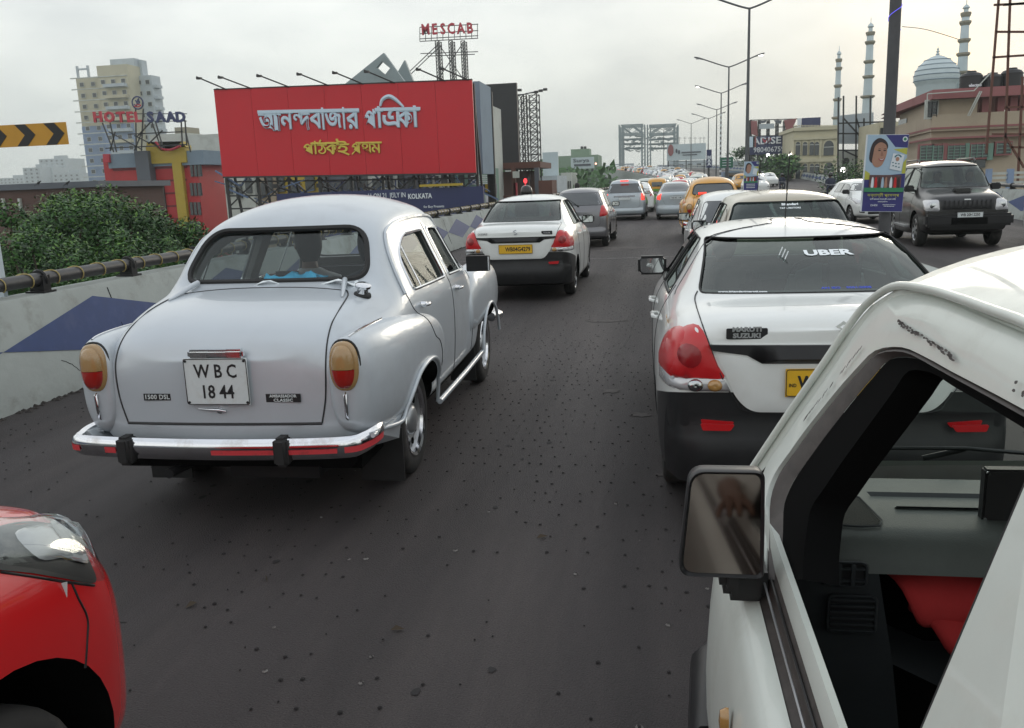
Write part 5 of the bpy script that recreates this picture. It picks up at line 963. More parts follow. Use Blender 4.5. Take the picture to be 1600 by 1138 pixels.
h2 = T('ShaderNodeHueSaturation'); K(hs.outputs[0], h2.inputs['Color']); K(m5.outputs[0], h2.inputs['Value']); K(h2.outputs[0], b_.inputs['Base Color']); r5 = T('ShaderNodeMapRange'); K(n5.outputs[0], r5.inputs[0]); r5.inputs[3].default_value = .85; r5.inputs[4].default_value = .55; K(r5.outputs[0], b_.inputs['Roughness'])
def ysamp(a, b): 
    o = []; y = a
    while y < b: o.append(y); y += 1.5 if y < 60 else (4 if y < 200 else 10)
    return o+[b]
rows = []
for y in ysamp(-30, 600):
    l, m_, r_ = lerpt(LE, y), lerpt(MD_, y), lerpt(RE, y); z = roadz(y); rows.append([(l+(r_-l)*i/14, y, z) for i in range(15)])
v, f = strips(rows); b = MB(); b.add(v, [q[::-1] for q in f]); tag(b.build('road', asph, None, 30), None, None, kind='structure')
# joint, patch and stains on the road
b = MB()
for y, x0, x1 in ((19.6, -5.2, 3.9),):
    k = 60; b.add([(x0+(x1-x0)*i/k, y+.03*math.sin(i*1.7), .004) for i in range(k+1)]+[(x0+(x1-x0)*i/k, y+.10+.03*math.sin(i*2.3), .004) for i in range(k+1)], [(i, i+1, k+2+i, k+1+i) for i in range(k)])
tag(b.build('expansion_joint', mat('joint_grey', (.13, .125, .12), .8, var=.3, vs=9)), None, None, kind='structure')
rr = random.Random(12); b = MB()
for cx_, cy_, w, h in ((-.62, 22.6, 1.0, .5), (-.1, 6.35, .10, .07), (-.35, 7.1, .10, .08), (.05, 5.0, .06, .03), (-1.1, 21.9, .6, .3), (-.6, 10.8, .3, .12)):
    P = []; k = 22
    for i in range(k): a = 6.2832*i/k; r = rr.uniform(.55, 1.1); P.append((cx_+w*r*math.cos(a), cy_+h*r*math.sin(a), .004))
    b.add(P, [tuple(range(k))])
tag(b.build('road_stain', mat('dry_dust', (.075, .066, .062), .9, var=.3, vs=12)), None, None, kind='stuff')
# studded surface: small pits with pale or dark rims, in rows
rr = random.Random(5); bd = MB(); bl = MB()
y = 1.2; row = 0
while y < 34:
    x = -5.0+(row % 2)*.06
    while x < 3.6:
        n = math.sin(x*1.3+.4*math.sin(y*.7))*math.sin(y*.55+1.1)+.5*math.sin(x*3.1+y*1.9); pr = .50+.38*n
        if y > 14: pr *= .8
        if rr.random() < pr:
            xx, yy = x+rr.gauss(0, .016), y+rr.gauss(0, .022); pale = rr.random() < .085; s = rr.uniform(.0035, .0085)*(1.35 if pale else 1)
            B = bl if pale else bd; k = len(B.v); n_ = 6; a0 = rr.uniform(0, 1); gap = rr.randint(0, 5)
            for i in range(n_): a = 6.2832*(i+a0)/n_; B.v.append((xx+s*1.25*math.cos(a), yy+s*math.sin(a)*1.35, .004)); B.v.append((xx+s*.72*math.cos(a), yy+s*.72*math.sin(a), .0095 if pale else .008))
            for i in range(n_):
                if pale and i == gap: continue
                j = (i+1) % n_; B.f.append((k+2*i, k+2*j, k+2*j+1, k+2*i+1)); B.mi.append(0)
            if not pale: B.f.append(tuple(k+2*i+1 for i in range(n_))); B.mi.append(0)
        x += .092
    y += .165; row += 1
tag(bd.build('road_pit', mat('pit_dark', (.017, .0145, .0145), .95)), None, None, kind='stuff'); tag(bl.build('road_chip', mat('chip_pale', (.17, .16, .15), .8, var=.4, vs=60)), None, None, kind='stuff')
# tar-filled cracks and oil drips
b = MB(); rr = random.Random(21)
for x0, y0, dx, dy, n_ in ((-2.2, 3.0, -.9, .25, 14), (-.3, 9.0, .12, 3.0, 22)):
    P = [Vector((x0+dx*i/n_+rr.gauss(0, .012), y0+dy*i/n_+rr.gauss(0, .012), .003)) for i in range(n_+1)]; b.tube(P, .0018, 4)
tag(b.build('road_crack', mat('tar', (.008, .008, .008), .5)), None, None, kind='stuff')
b = MB()
for i in range(70):
    x, y = rr.choice((-2.2, -1.9, .9, -.9))+rr.gauss(0, .25), rr.uniform(2.2, 20); r_ = rr.uniform(.008, .028); k = 9; b.add([(x+r_*rr.uniform(.6, 1.1)*math.cos(6.28*j/k), y+1.3*r_*rr.uniform(.6, 1.1)*math.sin(6.28*j/k), .0035) for j in range(k)], [tuple(range(k))])
tag(b.build('oil_drip', mat('oil', (.016, .014, .014), .8)), None, None, kind='stuff')
# litter: fallen leaves
for i, (x, y, a) in enumerate(((-.58, 4.0, .5), (-2.0, 3.15, 1.1), (-1.05, 3.05, .2), (-1.75, 3.42, 2.0))):
    b = MB(); b.add([(x, y, .006), (x+.03*math.cos(a)-.01, y+.03*math.sin(a)+.012, .02), (x+.06*math.cos(a), y+.06*math.sin(a), .008), (x+.03*math.cos(a)+.012, y+.03*math.sin(a)-.012, .012)], [(0, 1, 2), (0, 2, 3)]); tag(b.build('fallen_leaf', mat('dry_leaf', (.05, .035, .02), .8)), 'small curled dry leaf lying on the asphalt'+(' nearest the red car', ' right behind the silver car', ' in the middle of the lane', ' left of the road centre')[i], 'leaf')
# ---------------------------------------------------------------- barriers
conc = mat('whitewashed_concrete', (.35, .375, .355), .85, var=.07, vs=3, bump=.25, bs=12, dirt=(.17, .16, .13, .75), ds=1.9)
bluep = mat('blue_paint', (.014, .042, .15), .6, var=.10, vs=6, dirt=(.11, .12, .19, .5), ds=3)
WP = [(0, -.02), (-.03, .16), (-.10, .34), (-.25, .86), (-.27, .90), (-.55, .905), (-.58, .88), (-.60, -.5), (-.66, -1.3), (-.2, -1.35)]
def barrier(tab, sg, y0, y1, label, per, d0, group):
    """sg=1 wall on the left of the road, -1 on the right"""
    root = empty('concrete_barrier', (lerpt(tab, 5), 5, 0), 0, label, 'barrier', group); O = root.location
    ys = ysamp(y0, y1); rows = []
    for y in ys:
        e = lerpt(tab, y); d = (lerpt(tab, y+.5)-lerpt(tab, y-.5)); n = Vector((1, -d, 0)).normalized(); rows.append([Vector((e, y, roadz(y)+z))+n*(sg*x)-O for x, z in WP])
    v, f = strips(rows); b = MB(); b.add(v, f); b.build('wall', conc, root, 30)
    def wp(y, z, off=.006):
        for (xa, za), (xb, zb) in zip(WP, WP[1:]):
            if za <= z <= zb: x = xa+(xb-xa)*(z-za)/(zb-za); break
        e = lerpt(tab, y); return Vector((e+sg*(x+off), y, roadz(y)+z))-O
    y = d0; k = 0; far = MB()
    while y+per < y1:
        if y+per > y0:
            c = y+per/2; zs = [.26, .34, .5, .66, .80]; P = []
            for z in zs: w = (z-.26)/.24 if z <= .5 else (.80-z)/.30; P.append((c-per/2*w, z)); 
            L_ = [(c-per/2*((z-.26)/.24 if z <= .5 else (.80-z)/.30), z) for z in zs]; R_ = [(c+per/2*((z-.26)/.24 if z <= .5 else (.80-z)/.30), z) for z in zs]
            vv = [wp(a, z) for a, z in L_]+[wp(c, z) for _, z in L_]+[wp(a, z) for a, z in R_]; n = 5; ff = [(i, n+i, n+i+1, i+1) for i in range(4)]+[(n+i, 2*n+i, 2*n+i+1, n+i+1) for i in range(4)]
            if y < 110: b = MB(); b.add(vv, ff); b.build('painted_diamond', bluep, root)
            else: far.add(vv, ff)
        y += per; k += 1
    if far.v: far.build('far_painted_diamonds', bluep, root)['kind'] = 'stuff'
    y = 3.1
    while y < 90:
        if y > y0: b = MB(); b.tube([wp(y, z, .001) for z in (.0, .2, .5, .85)], .006, 4); b.build('wall_joint', M_['dark'], root)
        y += 5.0
    # hand-rail pipe on brackets
    pr = [Vector((lerpt(tab, y)-sg*.40, y, roadz(y)+1.03))-O for y in ys if y < 260]
    b = MB(); b.tube(pr, .062, 12); o = b.build('rail_pipe', mat('rail_black', (.035, .034, .036), .45, var=.2, vs=9, dirt=(.12, .11, .10, .5), ds=4), root, 60)
    y = 5.9-1.42*8; nb = 0
    while y < 120:
        if y > y0:
            x = lerpt(tab, y)-sg*.40; z = roadz(y); b = MB(); b.box(Vector((x, y, z+.98))-O, (.15, .10, .17)); b.tube([Vector((x+.075*math.cos(a), y, z+1.03+.075*math.sin(a)))-O for a in [i*.5236 for i in range(12)]], .018, 6, True); b.box(Vector((x, y, z+.905))-O, (.20, .17, .03)); b.build('rail_bracket', M_['rubber'] if nb % 3 else M_['trim'], root, 40)
        y += 1.42 if sg > 0 else 2.0; nb += 1
    return root, O
BL, BLO = barrier(LE, 1, -20, 330, 'long concrete barrier with blue diamonds and black pipe rail, left of the silver car', 2.8, 6.42-2.8*9, None)
BR, BRO = barrier(RE, -1, 6, 330, 'long concrete barrier with blue diamonds curving along the far right edge of the flyover', 3.6, 14, None)
# yellow rope spiralling round the left rail
b = MB(); P = []
for i in range(0, 1500): y = -4+i*.024; a = -i*.024*6.2832/.36; P.append(Vector((lerpt(LE, y)-.40+.068*math.cos(a), y+.05*math.sin(a), 1.03+.068*math.sin(a))))
b.tube(P, .006, 5); tag(b.build('rope', mat('yellow_rope', (.42, .33, .13), .8), None, 60), 'thin yellow rope wound round the black pipe rail on the left barrier', 'rope')
# cracks in the near wall
b = MB()
for y0_, pts in ((7.05, [(0, .30), (.10, .24), (.16, .17), (.28, .12), (.33, .02)]), (9.9, [(0, .86), (.03, .6), (-.02, .3), (.02, .02)])):
    P = []
    for dy, z in crv(pts, 5):
        for (xa, za), (xb, zb) in zip(WP, WP[1:]):
            if za <= z <= zb: x = xa+(xb-xa)*(z-za)/(zb-za); break
        P.append(Vector((lerpt(LE, y0_+dy)+x+.001+rr.uniform(0, .001), y0_+dy+rr.uniform(-.008, .008), z))-BLO)
    b.tube(P, .0028, 4)
b.build('crack', M_['dark'], BL)['kind'] = 'stuff'
# black rubble strip where wall meets asphalt
b = MB(); rr = random.Random(3)
for i in range(900):
    y = rr.uniform(2, 30); x = lerpt(LE, y)+rr.gauss(.03, .03); s = rr.uniform(.01, .03); b.add([(x-s, y-s, .002), (x+s, y-s*.6, .002), (x+s*.7, y+s, .002), (x-s*.6, y+s*.8, .002), (x, y, .002+s*.7)], [(0, 1, 4), (1, 2, 4), (2, 3, 4), (3, 0, 4)])
tag(b.build('gutter_debris', mat('debris', (.035, .03, .027), .95, var=.4, vs=30)), None, None, kind='stuff')
# ---------------------------------------------------------------- median kerb
rows = []
for y in ysamp(8, 330):
    c = lerpt(MD_, y); z = roadz(y); rows.append([(c-.3, y, z-.01), (c-.3, y, z+.22), (c-.27, y, z+.25), (c+.27, y, z+.25), (c+.3, y, z+.22), (c+.3, y, z-.01)])
v, f = strips(rows); b = MB(); b.add(v, f); tag(b.build('median_kerb', conc, None, 30), None, None, kind='structure')
# ---------------------------------------------------------------- lamp posts on the median
pole_m = mat('pole_grey', (.10, .105, .11), .55, .3, var=.1); lit_m = mat('street_light_lit', (1, .97, .9), .4, emit=6)
def lamp_post(x, y, h, arm, label, striped=False, lit=(0, 0), r=.10):
    root = empty('street_lamp', (x, y, roadz(y)), 0, label, 'street lamp', 'double-armed street lamps on the median')
    b = MB(); b.bar((0, 0, 0), (0, 0, h), r, n=12, w2=r*.55); b.bar((0, 0, 0), (0, 0, .35), r*1.5, n=12); b.build('pole', pole_m, root, 40)
    if striped:
        for i in range(int(h*.82/.5)): s_ = MB(); s_.bar((0, 0, .4+i*.5), (0, 0, .62+i*.5), r*1.08, n=12); s_.build('white_band', M_['pwhite'], root, 60)
    for sg, l in ((-1, lit[0]), (1, lit[1])):
        b = MB(); b.tube(crv([(0, 0, h-.05), (sg*arm*.3, 0, h+.12), (sg*arm, 0, h+.62)], 5), .045, 8); o = b.build('arm', pole_m, root, 60)
        b = MB(); u = Vector((sg, 0, .28)).normalized(); p = Vector((sg*arm, 0, h+.62)); M = frame(p+u*.3, (sg, 0, .28*1), (0, 1, 0)); rings = [(-.35, .05, .04), (-.2, .10, .06), (.1, .15, .075), (.35, .11, .05), (.42, .03, .02)]
        for a, w, t_ in rings: b.v += [p+u*(a+.3)+Vector((0, w*math.cos(6.2832*i/10), t_*math.sin(6.2832*i/10))) for i in range(10)]
        b.f = [(i*10+j, i*10+(j+1) % 10, (i+1)*10+(j+1) % 10, (i+1)*10+j) for i in range(4) for j in range(10)]; b.mi = [0]*40; hd = b.build('lamp_head', pole_m, root, 60)
        b = MB(); b.box(p+u*.36+Vector((0, 0, -.065)), (.42, .18, .04)); b.build('lens', lit_m if l else M_['lclear'], hd)
    return root
for i, (px, py, Y, arm, st_, lit, tx) in enumerate(((1171, 12, 45, 1.85, 0, (0, 0), 'tallest street lamp, nearest on the median, its arms cut by the top of the picture'), (1139, 104, 70, 1.9, 0, (0, 1), 'second nearest street lamp on the median, with its right head lit'), (1127, 145, 92, 1.9, 1, (1, 0), 'street lamp whose pole is wound with black and white bands'), (1120, 171, 118, 1.9, 0, (0, 0), 'fourth street lamp on the median, just beyond the banded pole'), (1107, 185, 140, 1.9, 0, (0, 0), 'fifth street lamp on the median above the white hoarding'), (1080, 193, 165, 1.9, 0, (0, 0), 'sixth and smallest clear street lamp on the median'), (1037, 203, 215, 1.9, 0, (0, 0), 'thin far street lamp in front of the steel frames'))):
    p = at(px, py, Y); lamp_post(p.x, Y, p.z-roadz(Y), arm, tx, st_, lit)
# big pole, near, cut by the frame
p0 = at(1381, 330, 16); big = empty('lamp_pole', (p0.x+.02, 16, 0), 0, 'thick grey pole carrying the large blue poster, cut off by the picture top', 'pole')
b = MB(); b.bar((0, 0, 0), (.0, 0, 9.5), .098, n=16, w2=.09); b.build('shaft', mat('weathered_pole', (.075, .075, .08), .6, .2, var=.15, vs=4, dirt=(.07, .065, .06, .5), ds=3), big, 40)
b = MB()
P = [(.102*math.cos(a), .102*math.sin(a), z) for a, z in [(i*.25, 4.0+i*.016) for i in range(330)]]; b.tube(P, .006, 4); b.build('light_rope', mat('blue_led', (.16, .14, .9), .4, emit=.8), big, 60)
b = MB(); b.tube(crv([(.12, 0, 4.05), (.5, 0, 3.98), (1.0, 0, 3.8)], 5), .006, 4); b.build('loose_wire', M_['ink'], big)
# posters
def poster(root, c, w, h, tilt, full):
    o = empty('poster_board', c, 0, 'tall blue poster with a smiling portrait, fixed to the '+('thick near pole' if full else 'pole of the nearest street lamp'), 'poster'); o.rotation_euler = (0, R(tilt), R(2))
    nv, sk, wt, gr = mat('poster_navy', (.028, .028, .16), .5), mat('poster_sky', (.33, .45, .56), .5), mat('poster_white', (.62, .66, .70), .5), mat('poster_green', (.03, .20, .09), .5)
    yl, hr, fc = mat('poster_yellow', (.42, .42, .06), .5), mat('poster_hair', (.030, .018, .02), .6), mat('poster_skin', (.36, .19, .13), .5, var=.12, vs=3)
    b = MB(); b.box((0, .02, 0), (w, .03, h)); b.build('board', wt, o)
    lay = [0]
    def shp(n, pts, m, parent=o): lay[0] += 1; b = MB(); b.prism([((x-.5)*w, (.5-y)*h) for x, y in pts], .0008, frame((0, .004-lay[0]*.0009, 0), (1, 0, 0), (0, 0, 1))); return b.build(n, m, parent)
    shp('print_blue', [(.03, .005), (.995, .005), (.995, .995), (.03, .995)], nv)
    shp('print_sky', [(.03, .005), (.45, .005), (.70, .16), (.99, .17), (.99, .5), (.03, .55)], sk)
    shp('print_yellow', [(.66, .19), (.99, .17), (.99, .26), (.80, .22)], yl); shp('print_yellow', [(.92, .36), (.99, .30), (.99, .5), (.90, .5)], yl)
    shp('print_yellow', [(.03, .46), (.15, .5), (.15, .58), (.03, .58)], yl)
    def ell(cx_, cy_, rx, ry, n=26, a0=0, a1=6.2832): return [(cx_+rx*math.cos(a0+(a1-a0)*i/n), cy_+ry*math.sin(a0+(a1-a0)*i/n)) for i in range(n if a1-a0 > 6.2 else n+1)]
    shp('print_portrait', crv([(.10, .30), (.12, .17), (.18, .09), (.30, .045), (.44, .07), (.52, .13), (.50, .20), (.30, .36), (.16, .36)], 4, True), hr)
    shp('print_portrait', crv([(.19, .25), (.22, .15), (.34, .10), (.47, .13), (.51, .20), (.50, .27), (.46, .34), (.40, .40), (.28, .42), (.18, .36)], 4, True), fc)
    if full:
        for e_ in (.33, .455): shp('print_portrait', crv([(e_-.04, .208), (e_, .196), (e_+.04, .207), (e_, .212)], 3, True), hr); shp('print_portrait', crv([(e_-.045, .190), (e_, .178), (e_+.045, .188), (e_, .185)], 3, True), hr)
        shp('print_portrait', crv([(.385, .21), (.43, .265), (.40, .275), (.365, .265)], 3, True), mat('poster_shade', (.27, .13, .09), .5))
        shp('print_portrait', crv([(.32, .305), (.40, .315), (.47, .30), (.43, .335), (.36, .335)], 3, True), mat('poster_lip', (.30, .06, .05), .5)); shp('print_portrait', crv([(.34, .310), (.40, .318), (.455, .306), (.40, .326)], 3, True), wt)
    shp('print_emblem', ell(.91, .06, .06, .034), wt); shp('print_emblem', ell(.91, .06, .035, .02), gr)
    shp('print_badge', [(.66, .24), (.93, .26), (.88, .47), (.60, .44)], wt)
    if full:
        shp('print_badge', ell(.78, .30, .09, .045, 16, 3.3, 6.1)+ell(.78, .30, .05, .03, 16, 6.1, 3.3), mat('poster_teal', (.04, .14, .17), .5)); shp('print_badge', ell(.77, .315, .045, .028), fc)
        for x, y in ((.67, .36), (.74, .37), (.81, .375), (.68, .40), (.75, .41), (.82, .42)): shp('print_badge', ell(x, y, .022, .008, 8), mat('poster_teal', (.04, .14, .17), .5))
    shp('print_photo', [(.14, .52), (.90, .52), (.90, .68), (.14, .68)], mat('poster_photo', (.10, .05, .05), .6, var=.6, vs=14))
    for i, x in enumerate((.22, .30, .38, .46, .54, .66, .76, .84)): shp('print_photo', crv([(x-.03, .68), (x-.025, .58), (x, .545), (x+.025, .58), (x+.03, .68)], 3, True), (wt, hr, fc, M_['shirtr'], sk)[(i*3) % 5])
    shp('print_green', [(.03, .685), (.97, .685), (.97, .74), (.03, .74)], gr)
    if full:
        for s_, x, y, z, m in (('কন্যাশ্রী প্রকল্প', .5, .785, .058, yl), ('বেশী জানতে কন্যাশ্রী ওয়েব সাইট', .5, .835, .026, wt), ('wbkanyashree', .5, .865, .024, wt), ('DHDI', .30, .915, .040, wt), ('department of women', .66, .905, .020, wt), ('child development', .66, .925, .020, wt)):
            text('print_text', s_, z*h*.9, frame(((x-.5)*w, .004-(lay[0]+3)*.0009, (.5-y)*h), (1, 0, 0), (0, 0, 1)), m, o, .0004, .0006)
    else:
        for y in (.78, .84, .90): shp('print_text', [(.2, y), (.8, y), (.8, y+.02), (.2, y+.02)], wt)
    return o
a_, c_ = at(1350, 212, 15.8), at(1413, 330, 15.8); poster(None, ((a_.x+c_.x)/2, 15.78, (a_.z+c_.z)/2), abs(c_.x-a_.x)*.96, abs(a_.z-c_.z), 2.2, True)
a_, c_ = at(1162, 253, 44.8), at(1184, 297, 44.8); poster(None, ((a_.x+c_.x)/2, 44.7, (a_.z+c_.z)/2), abs(c_.x-a_.x), abs(a_.z-c_.z), 1, False)
# chevron sign on its post, left
po = at(3, 440, 7.0); root = empty('chevron_sign', (po.x-.03, 7.0, 0), 0, 'yellow and black arrow board above the left barrier, cut by the picture edge', 'sign')
b = MB(); b.box((0, .02, .2), (.07, .05, 4.6)); b.build('post', mat('post_white', (.5, .56, .6), .6), root)
b = MB(); b.box((0, -.008, .78), (.072, .004, .2)); b.build('blue_band', mat('post_blue', (.05, .2, .35), .6), root)
zt, zb_ = at(50, 193, 6.93).z, at(50, 228, 6.93).z; xr = at(101, 210, 6.93).x-(po.x-.03); hh = zt-zb_; cz_ = (zt+zb_)/2
b = MB(); b.box((xr-.75, -.035, cz_), (1.5, .012, hh)); b.build('panel', mat('sign_yellow', (.50, .25, .02), .5, var=.06), root)
for i in range(5):
    x = xr-.02-i*.285*hh/.19; a = hh*.49; w = hh*.55; b = MB(); b.prism([(x, 0), (x-a*.95, a), (x-a*.95-w*1.0, a), (x-w*1.0, 0), (x-a*.95-w*1.0, -a), (x-a*.95, -a)], .002, frame((0, -.0425, cz_), (1, 0, 0), (0, 0, 1))); b.build('chevron', M_['ink'], root)
# ================================================================ city ground, buildings, hoardings
tag(pyd('ground', [(-900, -60, -8), (900, -60, -8), (900, 1500, -8), (-900, 1500, -8)], [(0, 1, 2, 3)], mat('city_ground', (.10, .105, .085), .9, var=.3, vs=.05, dirt=(.05, .07, .04, .8), ds=.03)), None, None, kind='structure')
def cm(n, c, r=.8, **k): k.setdefault('var', .06); k.setdefault('dirt', (c[0]*.6, c[1]*.58, c[2]*.52, .5)); k.setdefault('ds', .35); k.setdefault('vs', .4); return mat(n, c, r, **k)
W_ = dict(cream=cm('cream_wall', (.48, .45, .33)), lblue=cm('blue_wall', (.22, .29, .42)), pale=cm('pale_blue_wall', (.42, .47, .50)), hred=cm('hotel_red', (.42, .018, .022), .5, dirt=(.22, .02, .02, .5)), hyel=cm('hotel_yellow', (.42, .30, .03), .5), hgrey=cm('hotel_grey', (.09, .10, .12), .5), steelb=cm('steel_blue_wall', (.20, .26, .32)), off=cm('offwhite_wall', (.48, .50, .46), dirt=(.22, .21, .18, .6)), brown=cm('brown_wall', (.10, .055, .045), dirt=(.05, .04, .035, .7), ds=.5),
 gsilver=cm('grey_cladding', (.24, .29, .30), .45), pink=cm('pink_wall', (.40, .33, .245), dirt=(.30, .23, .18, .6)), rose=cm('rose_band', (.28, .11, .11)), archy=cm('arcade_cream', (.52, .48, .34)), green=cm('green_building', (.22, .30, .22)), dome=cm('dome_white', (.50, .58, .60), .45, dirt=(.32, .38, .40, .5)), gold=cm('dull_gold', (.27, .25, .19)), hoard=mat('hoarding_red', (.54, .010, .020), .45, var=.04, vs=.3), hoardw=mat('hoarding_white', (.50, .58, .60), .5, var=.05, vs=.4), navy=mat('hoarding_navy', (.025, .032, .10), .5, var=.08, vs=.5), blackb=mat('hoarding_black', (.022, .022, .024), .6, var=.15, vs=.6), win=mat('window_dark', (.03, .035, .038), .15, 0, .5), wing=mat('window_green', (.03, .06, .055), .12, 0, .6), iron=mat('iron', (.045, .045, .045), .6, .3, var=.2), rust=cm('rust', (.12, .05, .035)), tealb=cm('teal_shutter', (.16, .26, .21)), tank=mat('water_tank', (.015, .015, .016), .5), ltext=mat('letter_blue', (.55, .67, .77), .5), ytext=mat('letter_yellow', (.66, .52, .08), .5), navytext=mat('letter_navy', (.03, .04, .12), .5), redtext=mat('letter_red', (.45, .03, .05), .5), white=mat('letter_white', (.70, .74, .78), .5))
def face_box(b, px0, px1, py0, py1, Y, dep, zb=None):
    """box whose front face spans these sight lines at distance Y"""
    a = at(px0, py0, Y); c = at(px1, py1, Y); z0 = c.z if zb is None else zb; x0, x1 = at(px0, (py0+py1)/2, Y).x, at(px1, (py0+py1)/2, Y).x; z1 = at((px0+px1)/2, py0, Y).z
    b.box(((x0+x1)/2, Y+dep/2, (z0+z1)/2), (x1-x0, dep, z1-z0)); return x0, x1, z0, z1
def win(root, O, x, y, z, w, h, m='win', fm='off', t=.12, bars=0):
    b = MB(); b.box(Vector((x, y-.06, z))-O, (w+.24, .14, h+.24)); o = b.build('window', W_[fm] if isinstance(fm, str) else fm, root); b = MB(); b.box(Vector((x, y-.09, z))-O, (w, .12, h)); b.build('pane', W_[m], o); return o
# ---- far skyline, left
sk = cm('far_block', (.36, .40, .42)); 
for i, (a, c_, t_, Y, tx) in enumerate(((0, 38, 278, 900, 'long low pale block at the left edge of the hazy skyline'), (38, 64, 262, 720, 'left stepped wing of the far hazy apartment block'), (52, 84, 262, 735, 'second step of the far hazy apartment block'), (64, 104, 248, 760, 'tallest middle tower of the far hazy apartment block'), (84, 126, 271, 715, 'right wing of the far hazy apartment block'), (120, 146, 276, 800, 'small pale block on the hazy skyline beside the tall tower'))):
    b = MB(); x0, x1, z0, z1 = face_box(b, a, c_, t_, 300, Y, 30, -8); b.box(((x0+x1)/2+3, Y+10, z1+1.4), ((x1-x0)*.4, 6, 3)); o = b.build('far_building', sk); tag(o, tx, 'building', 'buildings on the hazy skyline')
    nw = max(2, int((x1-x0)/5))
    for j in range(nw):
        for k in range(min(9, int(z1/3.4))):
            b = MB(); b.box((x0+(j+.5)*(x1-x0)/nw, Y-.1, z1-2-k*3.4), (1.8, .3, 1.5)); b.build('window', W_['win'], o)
# ---- tall tower behind the hotel
Y = 260; A = at(128, 290, Y); twr = empty('apartment_tower', (A.x, Y, -8), 0, 'tall cream and blue apartment tower with balconies behind the HOTEL SAAD sign', 'building'); O = twr.location
def tb(n, px0, px1, py0, py1, y, dep, m, zb=None): b = MB(); r = face_box(b, px0, px1, py0, py1, y, dep, zb); b.v = [tuple(Vector(p)-O) for p in b.v]; b.build(n, W_[m], twr); return r
base_x = at(163, 285, Y).x-at(146, 285, Y).x
r1 = tb('wall', 130, 165, 120, 300, Y, 8, 'cream', -8); r2 = tb('wall', 163, 210, 101, 300, Y-3, 7, 'cream', -8); r3 = tb('wall', 208, 247, 118, 300, Y+3, 5, 'pale', -8)
tb('roof_room', 172, 210, 92, 104, Y+2, 3, 'pale'); tb('roof_room', 206, 222, 94, 120, Y+4, 3, 'pale')
for z0, z1 in ((7.5, 24.5),):
    for r_, y in ((r1, Y), (r2, Y-3)): b = MB(); b.box(Vector(((r_[0]+r_[1])/2, y-.08, (z0+z1)/2))-O, (r_[1]-r_[0]+.1, .2, z1-z0)); b.build('blue_panel', W_['lblue'], twr)
nf = 12; zt = r1[3]
for k in range(nf):
    z = zt-2.2-k*3.35
    if z < 0: break
    for r_, y, n in ((r1, Y, 2), (r2, Y-3, 3), (r3, Y+3, 3)):
        w = (r_[1]-r_[0])
        for j in range(n): win(twr, O, r_[0]+w*(j+.5)/n, y-.1, z, 1.25, 1.15, fm='off')
    b = MB(); b.box(Vector(((r2[0]+r2[1])/2+1, Y-4.0, z-1.3))-O, ((r2[1]-r2[0])*.7, 1.8, .9)); b.build('balcony', W_['cream' if k % 2 else 'pale'], twr)
    b = MB(); b.box(Vector((r3[1]+.4, Y+5, z-1.3))-O, (1.8, 3, .9)); b.build('balcony', W_['pale'], twr)
    b = MB(); b.box(Vector(((r1[0]+r2[1])/2, Y-3.0, z+1.6))-O, (r2[1]-r1[0]-.5, .5, .28)); b.build('floor_band', W_['off'], twr)
for x in (r1[0]+.3, r1[0]+4): b = MB(); b.box(Vector((x, Y+1, zt+1.8))-O, (.6, .6, 3.6)); b.build('roof_pillar', W_['pale'], twr)
b = MB(); b.box(Vector((r1[0]+2.1, Y+1, zt+2.6))-O, (4.2, .5, .5)); b.build('roof_beam', W_['pale'], twr)
# ---- brown wall building at far left
b = MB(); face_box(b, -60, 152, 291, 345, 52, 8, -8); o = tag(b.build('old_building', W_['brown']), 'long low dark brown building with stained wall behind the trees at far left', 'building')
b = MB(); face_box(b, -60, 154, 287, 292, 51.7, 8.6); b.build('roof_slab', W_['hgrey'], o)
for px in (4, 30): p = at(px, 320, 51.8); b = MB(); b.box((p.x, 51.9, p.z), (.15, .2, .8)); b.build('pipe', W_['off'], o)
# ---- hotel: red block with yellow trim, grey tower, green glass
Y = 80; A = at(240, 300, Y); ht = empty('hotel_building', (A.x, Y, -8), 0, 'red hotel building with yellow fins, grey column and green glass panels behind the trees', 'building'); O = ht.location
def hb(n, px0, px1, py0, py1, y, dep, m, zb=None, root=ht):
    b = MB(); r = face_box(b, px0, px1, py0, py1, y, dep, zb); b.v = [tuple(Vector(p)-O) for p in b.v]; b.build(n, W_[m] if isinstance(m, str) else m, root); return r
hb('red_wall', 174, 318, 244, 460, Y, 14, 'hred', -8); hb('top_band', 168, 318, 238, 257, Y-.3, 14.6, 'steelb'); hb('grey_column', 212, 233, 236, 284, Y-1.0, 2, 'hgrey'); hb('glass_panel', 194, 216, 286, 420, Y-.25, .5, 'wing'); hb('glass_panel', 232, 262, 282, 420, Y-.25, .5, 'wing')
for px in (217, 223.5, 230): hb('yellow_fin', px, px+4, 284, 400, Y-.7, .7, 'hyel')
hb('yellow_parapet', 229, 290, 228, 254, Y-.5, 1.2, 'hyel'); hb('yellow_strip', 279, 293, 254, 440, Y-.5, 1.0, 'hyel')
b = MB(); q = [at(px, py, Y-.5)-O for px, py in ((229, 229), (229, 222), (240, 226), (252, 236), (268, 236), (280, 226), (284, 221), (291, 230))]; n = len(q); b.add(q+[p+Vector((0, 1, 0)) for p in q], [tuple(range(n))[::-1], tuple(range(n, 2*n))]+[(i, (i+1) % n, n+(i+1) % n, n+i) for i in range(n)]); b.build('curved_parapet', W_['hyel'], ht)
b = MB(); b.tube([at(px, py, Y-.9)-O for px, py in crv([(243, 222), (254, 233), (268, 234), (282, 228)], 5)], .12, 6); b.build('red_swag', W_['redtext'], ht)
for k in range(6):
    for px in (297, 303, 309): hb('window', px, px+4.2, 256+k*30, 276+k*30, Y-.15, .3, 'win')
